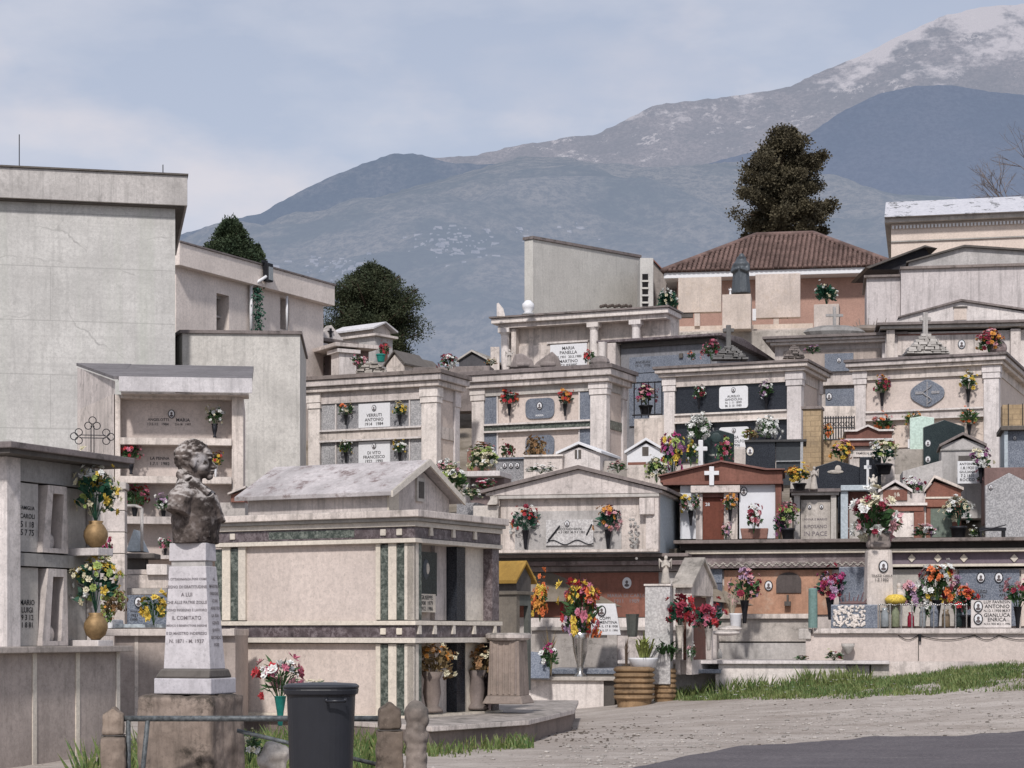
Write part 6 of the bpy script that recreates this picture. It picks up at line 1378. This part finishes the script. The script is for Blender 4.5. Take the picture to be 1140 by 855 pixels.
f.part('side_pier', white, 982, 998, 380.5, 470, 0, .15); f.part('recess', stone('recess_beige', (.42,.37,.34)), 872, 980, 386, 410, .1, .15); f.plaque(918, 950, 391, 411, .06, blueg, None, (.5,.6,.15))
f.plaque(919, 951, 431, 453, .02, blueg, None, [(.13,.62,.2)]); f.part('shelf', cream, 900, 953, 424, 427, -.1, .15)
bqp(905, 394, 60.5, 9, ['lilac','rose'], 'faint lilac posy on the roof edge of the black-panelled tomb', vase=None, n=20, wpx=22)
stone_mound('low brown rock mound on the right end of the black-panelled tomb roof', 872, 896, 384, 399, 59.2, seed=4)
stone_mound('dark rock mound topped by a tall cross on the black-panelled tomb roof', 793, 832, 384, 401, 58.6, cross=(811,362), mat=stone('dark_rock', (.16,.16,.16), dirt=.6), seed=2)
stone_mound('layered rock mound with plain stone cross on the rightmost family tomb roof', 1007, 1055, 372, 395, 58.8, cross=(1030,348), mat=greyl, seed=3)
stone_mound('white stacked stone mound on the leftmost family tomb roof', 396, 432, 402, 416, 58.6, mat=lightst, seed=5)
for pa, pb, t_, lab in ((573,592,393,'left leaning rock slab on the roof of the second family tomb'),(598,622,391,'right leaning rock slab with round photo on the second family tomb roof')):
    k = 59/F; m = MB(); w = (pb-pa)*k; h = (409-t_)*k; m.prism([(-w/2-.15,0),(w/2+.1,0),(w/2,h*.6),(w*.2 if pa > 590 else -w*.1,h),(-w/2,h*.35 if pa > 590 else h*.9)], 0, .35); m.ball((0,.15,h*.2),(w*.55,.25,h*.3),8,5)
    o = m.build('rock_slab', rock, bev=.03); o.location = P((pa+pb)/2, 409, 59); tag(o, lab, 'rock')
bqp(657, 406, 59.5, 16, ['red','white'], 'red and white flowers behind the roof edge of the second family tomb', vase=None, n=30, wpx=16)
m = MB(); m.ball((0,0,.1),(.3,.2,.2),8,6); o = m.build('rock', rock); o.location = P(668, 407, 59.3); tag(o, 'small brown rock beside the red and white roof flowers', 'rock')
angel(567, 388, 408, 59.5, 'small pale kneeling figure at the left end of the second family tomb roof', lightst)
bqp(1101, 393, 58.5, 24, ['crimson','rose','gold'], 'burgundy bouquet on the right side of the rightmost family tomb roof', vase=None, n=70, wpx=30)
m = MB(); m.ball((0,0,.12),(.3,.25,.26),10,8); o = m.build('rock', stone('pink_rock', (.26,.21,.21), dirt=.5)); o.location = P(1110, 392, 58.7); tag(o, 'rounded rock right beside the burgundy roof bouquet', 'rock')
# pediment tomb in the third row, right
f = Fr('upper_pediment_tomb', 'pale tomb with low pediment and square niche above the rightmost family tomb', 'tomb', 1145, 440, 62.5, -8)
Z = f.z; W = f.x(986); m = MB(); m.box(W, 0, .2, 3, -2, Z(366)); m.build('body', white, f.e)
for a, b_, o_, mt in ((357,360,.3,mossy),(360.2,363.5,.18,greyl)): m = MB(); m.box(W-o_, 1, -o_, 3, Z(b_), Z(a)); m.build('cornice', mt, f.e, bev=.01)
m = MB(); m.prism([(f.x(996),Z(357)+.001),(f.x(1145),Z(357)+.001),(f.x(1145),Z(348)),(f.x(1070),Z(334)),(f.x(1003),Z(350))], 0, 2.8); m.build('pediment', white, f.e)
m = MB(); m.prism([(f.x(1000),Z(351)),(f.x(1070),Z(334)),(f.x(1152),Z(347.5)),(f.x(1152),Z(345.5)),(f.x(1070),Z(331.5)),(f.x(1000),Z(349.5))], -.1, 2.9); m.build('roof_edge', mossy, f.e)
f.part('window', pinkst, 1062, 1076, 341, 354.5, -.02, .02); f.part('window_head', dark, 1061, 1077, 339.5, 341, -.05, .02); f.part('recess', cream, 1000, 1100, 370, 392, .15, .21); f.part('recess_shadow', redst, 1000, 1112, 368.5, 370, .13, .21); portrait(f.e, f.x(1071), Z(381), .14, .15, bronze); f.part('pier', cream, 1125, 1136, 366, 440, -.05, .2); f.part('pier', cream, 987, 996, 364, 440, -.05, .2)
# far left small cluster
f = Fr('tin_roof_tomb', 'small tomb with pale tin gable roof in front of the dark round tree', 'tomb', 418, 415, 72, -38)
Z = f.z; W = f.x(374); D = f.y(437); m = MB(); m.box(W, 0, 0, D, -1.5, Z(373)); m.build('body', greyl, f.e)
yv = D/2; m = MB(); m.prism([(-.0,Z(373)),(D,Z(373)),(D,Z(366)),(yv,Z(357)),(0,Z(366))], W+.1, -.1, 'x'); m.build('gable', cream, f.e)
m = MB(); m.prism([(-.2,Z(367)),(yv,Z(358)),(D+.2,Z(367)),(D+.2,Z(365)),(yv,Z(356.5)),(-.2,Z(365))], W-.1, .1, 'x'); m.build('roof', metalroof, f.e)
m = MB(); m.box(W-.12,.15,-.15,D+.15,Z(374),Z(371.5)); m.build('cornice', cream, f.e); m = MB(); m.box(-.02,.02,.4,D-.3,Z(400),Z(380)); m.build('doorway', redst, f.e)
bqp(428, 398, 69, 16, ['red','crimson'], 'red flowers in the doorway of the small tin-roofed tomb', vase=None, n=30, wpx=14); o = MB().lathe((0,0,0),VPROF['pot'],12).build('green_pot', MATS['green_wrap']); o.location = P(424, 403, 68.5); o.scale = (.9,.9,.9); tag(o, 'teal pot below the red flowers of the tin-roofed tomb', 'pot')
f = Fr('classical_tomb', 'small classical tomb with cross-marked gable at the foot of the pale wing', 'tomb', 357, 415, 66, 48)
Z = f.z; L = f.x(394); m = MB(); m.box(.1, L, .3, 3, -1.5, Z(380)); m.build('body', cream, f.e)
m = MB(); m.box(-.15, L+.1, -.15, 3, Z(380), Z(376)); m.build('cornice', mossy, f.e, bev=.02); m = MB(); m.box(-.2,.25,-.1,.3,-1.5,Z(382)); m.box(L-.35,L,-.1,.3,-1.5,Z(380)); m.build('columns', white, f.e)
m = MB(); m.prism([(-.1,Z(376)),(L*.7,Z(376)),(L*.32,Z(360))], .0, .25); m.build('gable', white, f.e); m = MB(); x=L*.28; m.box(x-.03,x+.03,-.06,0,Z(374),Z(364)); m.box(x-.12,x+.12,-.06,0,Z(368),Z(367)); m.build('cross', darkmetal, f.e)
m = MB(); m.box(.35, L-.45, .22, .29, -1.4, Z(384)); m.build('recess', stone('recess_brown', (.2,.15,.13)), f.e)
f = Fr('small_portico_tomb', 'low tomb with thick corner pilaster between the classical and tin-roofed tombs', 'tomb', 392, 415, 63, 30)
Z = f.z; L = f.x(415); m = MB(); m.box(.0, L, .3, 2.5, -1.5, Z(388)); m.build('body', stone('recess_brown2', (.25,.19,.17)), f.e); m = MB(); m.box(-.5,.1,-.1,.5,-1.5,Z(394)); m.box(-.6,.2,-.2,.6,Z(394),Z(390)); m.build('pilaster', white, f.e); m = MB(); m.box(-.7,L+.1,-.25,2.5,Z(388),Z(383.5)); m.build('cornice', cream, f.e, bev=.02)
bqp(364, 414, 65, 18, ['brown','rose','cream'], 'withered flowers between the columns of the small classical tomb', vase=None, n=50, wpx=14)
bqp(400, 410, 62, 16, ['rose','pink','white'], 'pink flowers under the roof of the low tomb beside the white stone mound', vase=None, n=40, wpx=20)
gable_house('tiny_gable_tomb', 'tiny pale gabled tomb directly right of the tin-roofed tomb', 'tomb', 430, 450, 391, 404, 425, 70, 1.5, cream, dark, rot=-30, group='tiny gabled tombs on the skyline')
gable_house('tiny_gable_tomb', 'tiny pale gabled tomb farthest right in the group by the dark round tree', 'tomb', 447, 465, 398, 407, 425, 71, 1.5, greyl, dark, rot=-30, group='tiny gabled tombs on the skyline')
gable_house('dark_gable_tomb', 'dark grey gabled tomb alone on the skyline left of the colonnade tomb', 'tomb', 511, 541, 391, 400, 425, 66, 1.5, stone('dark_grey_box', (.10,.10,.11), dirt=.3), greyl, rot=-20)
slab_stone('pale_block', 'small pale block right of the dark grey skyline tomb', 546, 556, 386, 425, 65.5, cream, th=.8, cat='block')
bqp(499, 412, 62, 18, ['rose','white','crimson'], 'pink and white flowers on the skyline left of the dark grey gabled tomb', vase=None, n=60, wpx=22)
bqp(547, 407, 63, 8, ['gold','cream'], 'tiny yellowish posy right of the dark grey gabled tomb', vase=None, n=20, wpx=16)
slab_stone('skyline_wall', 'low rough parapet running along the skyline behind the leftmost family tomb', 460, 545, 407, 440, 64, rock, th=.8, rot=-10, cat='wall')

# ------------------------------------------------------------------ top: salmon building, statue, walls
f = Fr('salmon_building', 'salmon-rendered chapel with brown tiled hip roof and white eaves', 'building', 992, 420, 84, -9)
Z = f.z; W = f.x(752); D = 7.5
m = MB(); m.box(W, -.2, .9, D, -3, Z(303)); m.build('wall', pinkwall, f.e)
m = MB(); m.box(W-.5, .1, .0, D+.3, Z(303)+.001, Z(296.5)); m.build('eaves', whitep, f.e, bev=.02)
m = MB(); m.box(W-.4,.1,.05,.12,Z(298.5),Z(296.6)); m.build('gutter', grey, f.e)
m = MB(); z0, z1 = Z(296), f.z(262, f.x(880,3.7), 3.7); xa, xb = W-.55, .2; ya, yb = -.1, D+.4; rl, rr_ = f.x(842,3.6), f.x(905,3.6)
m.add([(xa,ya,z0),(xb,ya,z0),(xb,yb,z0),(xa,yb,z0),(rl,3.7,z1),(rr_,3.7,z1)], [(0,1,5,4),(1,2,5),(2,3,4,5),(3,0,4),(0,3,2,1)])
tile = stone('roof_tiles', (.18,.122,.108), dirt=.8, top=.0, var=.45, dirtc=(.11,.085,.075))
m.build('roof', tile, f.e)
m = MB(); r = random.Random(12)
# rows of curved tiles on the front and the left hip faces
def tilerow(A, B, C_, Dd, nu, nv):
    A, B, C_, Dd = map(Vector, (A, B, C_, Dd)); nrm = (B-A).cross(Dd-A).normalized()
    if nrm.z < 0: nrm = -nrm
    for j in range(nv):
        for i in range(nu):
            u = (i+.5)/nu; v0 = j/nv; v1 = (j+1.12)/nv
            pa = (A+(B-A)*u).lerp(Dd+(C_-Dd)*((u*0)+u), 0)
            e0 = A+(B-A)*u; 
            dirv = ((C_+Dd)/2-(A+B)/2)
            p0 = e0+dirv*v0; p1 = e0+dirv*min(1, v1)
            # inside the trapezoid?
            la = A+(Dd-A)*v0; lb = B+(C_-B)*v0; ax_ = (B-A).normalized(); q = (p0-A).dot(ax_)
            if q < (la-A).dot(ax_) or q > (lb-A).dot(ax_): continue
            jit = Vector((r.uniform(-.01,.01),0,0)); w = (B-A).length/nu*.46
            m.tube(p0+nrm*(.05+r.uniform(0,.03))+jit, p1+nrm*.01, w*1.05, w*.72, 6)
tilerow((xa,ya,z0),(xb,ya,z0),(rr_,3.7,z1),(rl,3.7,z1), 48, 15)
tilerow((xa,yb,z0),(xa,ya,z0),(rl,3.7,z1),(rl,3.7,z1), 36, 15)
tilerow((xb,ya,z0),(xb,yb,z0),(rr_,3.7,z1),(rr_,3.7,z1), 36, 15)
m.tube((rl,3.7,z1+.04),(rr_,3.7,z1+.04),.14,n=8)
for a, b_ in (((xa,ya,z0+.05),(rl,3.7,z1+.05)),((xb,ya,z0+.05),(rr_,3.7,z1+.05))): m.tube(a, b_, .13, n=8)
m.build('roof_tiles', tile, f.e, smooth=True)
Tt = Fr('statue_terrace', 'stepped pale travertine terrace carrying the statue pedestal and wall panels', 'terrace', 1000, 420, 76, -9)
Z = Tt.z
Tt.part('upper_step', trav, 752, 905, 353.5, 420, .9, 4); Tt.part('middle_step', trav, 746, 985, 361, 420, .3, 4, bev=.02); Tt.part('lower_step', lightst, 738, 1005, 366, 460, -.4, 4, bev=.02)
for pa, pb, a, b_, lab in ((755,803,308,347,'left blank travertine wall panel beside the dark statue'),(841,891,304,353,'right blank travertine wall panel beside the dark statue')):
    g = Fr('travertine_panel', lab, 'wall panel', pb, 362, 77.8, -9); g.part('panel', trav, pa, pb, a, b_, 0, .35, bev=.015); g.part('foot', dark, pa+ (1 if pa<800 else 35), pa+(16 if pa<800 else 36), b_, 352, .05, .3); g.part('foot_block', trav, pb-30, pb-24, b_, 362, .05, .3)
g = Fr('statue_pedestal', 'square travertine pedestal under the dark statue', 'pedestal', 836, 364, 75.8, -9); g.part('pedestal', trav, 804, 836, 327, 366, 0, 1.1, bev=.02); g.part('white_strip', whitep, 837, 841, 341, 354, .6, .8)
k = 76.2/F; m = MB(); s_ = k
m.lathe((0,0,0), [(11*s_,0),(10.5*s_,4*s_),(9*s_,18*s_),(8.5*s_,26*s_),(9.5*s_,33*s_),(5*s_,38*s_)], 20, 1, .8); m.ball((1*s_,-1*s_,40.5*s_),(3.6*s_,3.8*s_,4.4*s_),12,9); m.ball((0,1*s_,38*s_),(6*s_,5*s_,5*s_),12,8)
for q in (-1,1): m.tube((q*7*s_,0,32*s_),(q*9*s_,-4*s_,24*s_),3*s_,2.4*s_,10); m.tube((q*9*s_,-4*s_,24*s_),(q*2*s_,-9*s_,27*s_),2.4*s_,1.8*s_,8)
for i in range(9): a = i*.7; m.tube((math.cos(a)*10.4*s_,math.sin(a)*8.2*s_,0),(math.cos(a)*8.3*s_,math.sin(a)*6.6*s_,28*s_),1.0*s_,.7*s_,6)
o = sculpt('robed_statue', m, bronze, None, .03, None, 1, P(825, 327, 76.3), -.4); tag(o, 'dark bronze robed statue standing on the square travertine pedestal', 'statue')
angel(813, 320, 328, 76.0, 'tiny white figure at the foot of the dark robed statue', whitep)
for px0, px1, t_, Y, lab, lab2 in ((733,753,346,73,'pale travertine flower block left of the statue','dense round green bush dotted with white flowers, left of the statue'),(906,934,338,74,'pale travertine flower block in front of the salmon wall','dense round green bush dotted with white flowers, before the salmon wall')):
    g = Fr('flower_block', lab, 'pedestal', px1, 368, Y, -12); g.part('block', trav, px0, px1, t_, 372, 0, .9, bev=.02)
    bqp((px0+px1)/2, t_+1, Y+.4, 24, ['white','cream','white'], lab2, vase=None, n=34, size=.7, wpx=26, fol=leafd, leaves=420)
m = MB(); m.box(-.05,.05,-.05,.05,0,.9); m.box(-.3,.3,-.04,.04,.55,.64); m.ball((0,0,.0),(1.1,.5,.25),12,6); o = m.build('grave_cross', grey); o.location = P(929, 370, 69.5); tag(o, 'low grey mound with a stubby cross right of the flower block', 'cross')
m = MB(); m.ball((0,0,.05),(.7,.3,.16),10,6)
for i in range(12): m.tube((-.5+i*.09,0,.1),(-.6+i*.11,0,.2+.12*(i%3)),.02,.01,4)
o = m.build('dry_plants', stone('dry_grey', (.28,.24,.21))); o.location = P(968, 368, 71); tag(o, 'dry greyish plants at the foot of the salmon wall', 'dry plants')
# concrete wall block
f = Fr('concrete_block', 'tall blank grey concrete block with sloping stained top and slit louvres', 'building', 593, 370, 84, 52)
Z = f.z; L = f.x(713); z0 = f.z(266); z1 = f.z(287, L); m = MB(); 
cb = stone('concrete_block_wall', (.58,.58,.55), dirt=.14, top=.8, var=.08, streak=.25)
m.prism([(0,-2),(L,-2),(L,z1),(0,z0)], 0, .45); m.build('wall', cb, f.e, bev=.02)
m = MB(); m.prism([(-.05,z0),(L,z1),(L,z1+.12),(-.05,z0+.12)], -.06, .5); m.build('coping', mossy, f.e)
g = Fr('louvre_tower', 'narrow grey concrete pier with a vertical louvred slit beside the blank block', 'pier', 727, 370, 86.5, 0); g.part('wall', cb, 712.5, 727.5, 287, 400, 0, 2, bev=.03); g.part('slit', voidm, 715, 721.5, 305, 341, -.02, .01)
for i in range(4): g.part('louvre', cb, 714.5, 722, 312+i*8, 314+i*8, -.06, -.021)
g = Fr('low_annexe', 'low beige annexe with sloping roof between the louvred pier and the salmon chapel', 'building', 760, 370, 88, 0); Z = g.z
m = MB(); m.prism([(g.x(727),-1),(0,-1),(0,Z(302)),(g.x(737),Z(302)),(g.x(727),Z(291))], 0, 3); m.build('wall', stone('beige_annexe', (.36,.33,.30)), g.e); m = MB(); m.prism([(g.x(726.5),Z(290)),(g.x(737),Z(301)),(0,Z(301)),(0,Z(299.5)),(g.x(737),Z(299.5)),(g.x(726.5),Z(288.5))], -.15, 3.1); m.build('roof_edge', redst, g.e)
# right hand walls
f = Fr('tall_pale_wall', 'high streaked pale wall tomb with shallow gable at the upper right', 'building', 1150, 400, 72, -9)
Z = f.z; m = MB(); streaky = stone('streaky_white', (.62,.58,.56), dirt=.2, top=.8, streak=.65, var=.1)
W = f.x(1003); m.box(W, 1, .0, 4, -3, Z(296)); m.build('wall', streaky, f.e); f.part('side_wall', streaky, 965, 1002.6, 303, 420, .25, 4)
f.part('side_coping', mossy, 962, 1003, 300.5, 303, .1, 4); f.part('coping', mossy, 1002, 1160, 293.2, 296, -.12, 4.1)
m = MB(); m.prism([(f.x(1012),Z(293)),(1.2,Z(293)),(1.2,Z(283)),(f.x(1074),Z(272)),(f.x(1012),Z(287))], .2, 3.8); m.build('pediment', greyl, f.e); m = MB(); m.prism([(f.x(1009),Z(288)),(f.x(1074),Z(272)),(1.3,Z(283)),(1.3,Z(281)),(f.x(1074),Z(269.7)),(f.x(1009),Z(286.5))], .05, 3.9); m.build('roof_edge', dark, f.e)
g = Fr('dark_gable_roof', 'black sloping gable roof wedged between the salmon chapel and the tall pale wall', 'roof', 1045, 310, 78, 0); Z = g.z; m = MB(); m.prism([(g.x(966),Z(300)),(0,Z(300)),(g.x(1030),Z(276)),(g.x(1020),Z(278))], 0, 3); m.build('gable', stone('blackish', (.03,.03,.035), dirt=.2), g.e); m = MB(); m.prism([(g.x(966),Z(300)),(g.x(1028),Z(276.5)),(g.x(1042),Z(278)),(g.x(1028),Z(274.5)),(g.x(962),Z(299))], -.3, 3.1); m.build('roof', dark, g.e)
f = Fr('cream_building', 'long cream building with dentil cornice and worn metal roof at the upper right', 'building', 1160, 330, 92, -12)
Z = f.z; cb2 = stone('cream_wall', (.68,.60,.54), dirt=.08, top=.4, var=.06, streak=.12); m = MB(); W = f.x(992); m.box(W, 2, .3, 9, -4, Z(240)); m.build('wall', cb2, f.e)
m = MB(); m.box(W-.3, 2, -.1, 9, Z(241), Z(236)); m.build('cornice', greyl, f.e, bev=.02); m = MB(); m.box(W, 2, .22, .3, Z(262), Z(260.5)); m.build('string_course', grey, f.e)
m = MB()
n = 54
for i in range(n): x = W+.05+(2-W)*i/n; m.box(x, x+.09, .16, .3, Z(247), Z(243.5))
m.build('dentils', whitep, f.e)
m = MB(); zc_ = f.z(221, f.x(1080,2.6), 2.6); m.prism([(-.4,Z(236)+.001),(2.6,zc_),(9,zc_),(9,Z(236)+.001)], W-.3, 2.2, 'x')
mr, t, b, out = nt('peeling_roof'); w = wpos(t); n1 = noi(t, wpos(t, (1,1,.6)), 1.5, 6, .8); n2 = noi(t, w, 6, 4, .7)
c = mixc(t, ramp(t, n2, .3, .7), (.42,.42,.45), (.58,.57,.59)); c = mixc(t, ramp(t, n1, .57, .59), c, (.12,.12,.12)); t.links.new(c, b.inputs['Base Color']); b.inputs['Roughness'].default_value = .6
m.build('roof', mr, f.e)

# ------------------------------------------------------------------ trees
def tree(name, label, px, base, Y, prof, n, leafmat, trunk_r, leaf_len, seed, limbs=24, needle=False, droop=.2, px_trunk=None, clump=1., gap=.0):
    """prof: (row, half-width in px). Limbs leave the trunk, clumps of leaves sit along them."""
    r = random.Random(seed); k = Y/F; c = P(px, base, Y); e = empty(name, c, 0, label, 'tree')
    top = prof[0][0]; hh = (base-top)*k
    def wid(z): return lerp_tab(sorted(((base-p)*k, w*k) for p, w in prof), z)
    m = MB(); pts = []
    for i in range(9):
        z = hh*.96*i/8; pts.append(Vector((noise.noise(Vector((z*.4, seed, 0)))*.35, 0, z-1.5 if i == 0 else z)))
    for i in range(8): m.tube(pts[i], pts[i+1], trunk_r*(1-i/8.5), trunk_r*(1-(i+1)/8.5), 8)
    cl = []
    for i in range(limbs):
        z = hh*(.08+.88*(i+.5)/limbs)+r.uniform(-.1,.1); w_ = wid(z); a = i*2.4+r.uniform(-.5,.5); L = w_*r.uniform(.6, 1.15)
        p0 = Vector((0,0,z-L*.15)); p1 = Vector((math.cos(a)*L, math.sin(a)*L*.9, z+L*r.uniform(-droop, .15)))
        m.tube(p0, p1, trunk_r*.28*(1-z/hh*.6), .02, 5)
        ns = max(3, int(L/(.42*clump)))
        for j in range(ns):
            q = (j+1)/ns
            if q < .25 and r.random() < .6: continue
            for d in range(2): cl.append((p0.lerp(p1, q)+Vector((r.gauss(0,.22),r.gauss(0,.22),r.gauss(0,.14)))*clump, r.uniform(.28,.55)*clump))
    m.build('trunk', barkm, e)
    cl = [c_ for c_ in cl if r.random() > gap]
    m = MB(); per = max(10, n//max(1, len(cl)))
    for c_, s_ in cl:
        for j in range(per):
            d = Vector((r.gauss(0,1), r.gauss(0,1), r.gauss(0,.7)))*s_*.62; p = c_+d
            if math.hypot(p.x, p.y) > wid(max(0,p.z))*1.35+.25: continue
            dirv = (d.normalized()+Vector((r.uniform(-.6,.6), r.uniform(-.6,.6), r.uniform(-.2,.8)))).normalized(); L = leaf_len*r.uniform(.6,1.3)
            wv = dirv.cross(Vector((r.uniform(-1,1),r.uniform(-1,1),r.uniform(-1,1)))).normalized()*L*(.22 if needle else .45)
            m.add([p-wv*.4, p+dirv*L*.5-wv, p+dirv*L, p+dirv*L*.5+wv], [(0,1,2,3)])
    m.build('crown', leafmat, e, fixn=False); return e
def leafmat(name, c1, c2):
    m, t, b, out = nt(name); w = wpos(t); n = noi(t, w, 1.3, 4, .6); n2 = noi(t, w, 9, 2, .6)
    c = mixc(t, ramp(t, n, .35, .65), c1, c2); c = mixc(t, ramp(t, n2, .4, .7, 0, .6), c, tuple(x*.5 for x in c1)); t.links.new(c, b.inputs['Base Color']); b.inputs['Roughness'].default_value = .7; b.inputs['Specular IOR Level'].default_value = .15; return m
cedar = leafmat('cedar_foliage', (.075,.065,.042), (.135,.115,.07)); cyp = leafmat('cypress_foliage', (.035,.055,.03), (.06,.08,.04)); cyp2 = leafmat('conifer_foliage', (.04,.052,.028), (.075,.085,.045))
tree('cedar_tree', 'large brownish cedar rising behind the salmon chapel roof', 872, 275, 104, [(141,4),(150,12),(160,24),(170,34),(180,48),(195,46),(205,54),(220,50),(235,54),(250,48),(262,34),(275,18)], 95000, cedar, .42, .11, 4, limbs=44, droop=.1, clump=.72, gap=.34)
tree('round_conifer', 'dense dark green ragged-topped conifer left of the mountain foot', 414, 425, 82, [(296,2),(302,10),(310,20),(318,30),(328,38),(340,45),(355,50),(380,51),(400,46),(425,38)], 130000, cyp2, .35, .10, 5, limbs=210, droop=-.5, clump=.55, needle=True, gap=.1)
tree('cypress_tree', 'dark pointed cypress tree behind the pale wing roof', 257, 330, 78, [(248,1.5),(256,6),(268,13),(280,20),(300,27),(330,30)], 46000, cyp, .25, .12, 7, limbs=80, droop=-.7, clump=.6, needle=True)
tree('cypress_tree', 'small dark cypress tip right of the pointed cypress', 282, 330, 79, [(277,1),(284,4),(292,7),(330,12)], 9000, cyp, .15, .11, 9, limbs=30, droop=-.2, clump=.6)
# bare tree at the right edge
r = random.Random(21); e = empty('bare_tree', P(1150, 260, 125), 0, 'leafless thin-branched tree at the right edge above the metal roof', 'tree'); m = MB(); m2 = MB()
def br(p, d, L, rad, lv):
    q = p+d*L; (m if lv < 2 else m2).tube(p, q, rad, rad*.65, 5 if lv < 3 else 4)
    if lv >= 6: return
    for i in range(3 if lv < 5 else 2):
        nd = (d+Vector((r.gauss(0,.45), r.gauss(0,.45), r.gauss(.05,.3)))).normalized(); br(q, nd, L*r.uniform(.6,.85), rad*.62, lv+1)
br(Vector((0,0,-4)), Vector((0,0,1)), 3.1, .15, 0); bt = plain('pale_bark', (.20,.17,.16), .9); m.build('trunk', bt, e); m2.build('crown', bt, e)
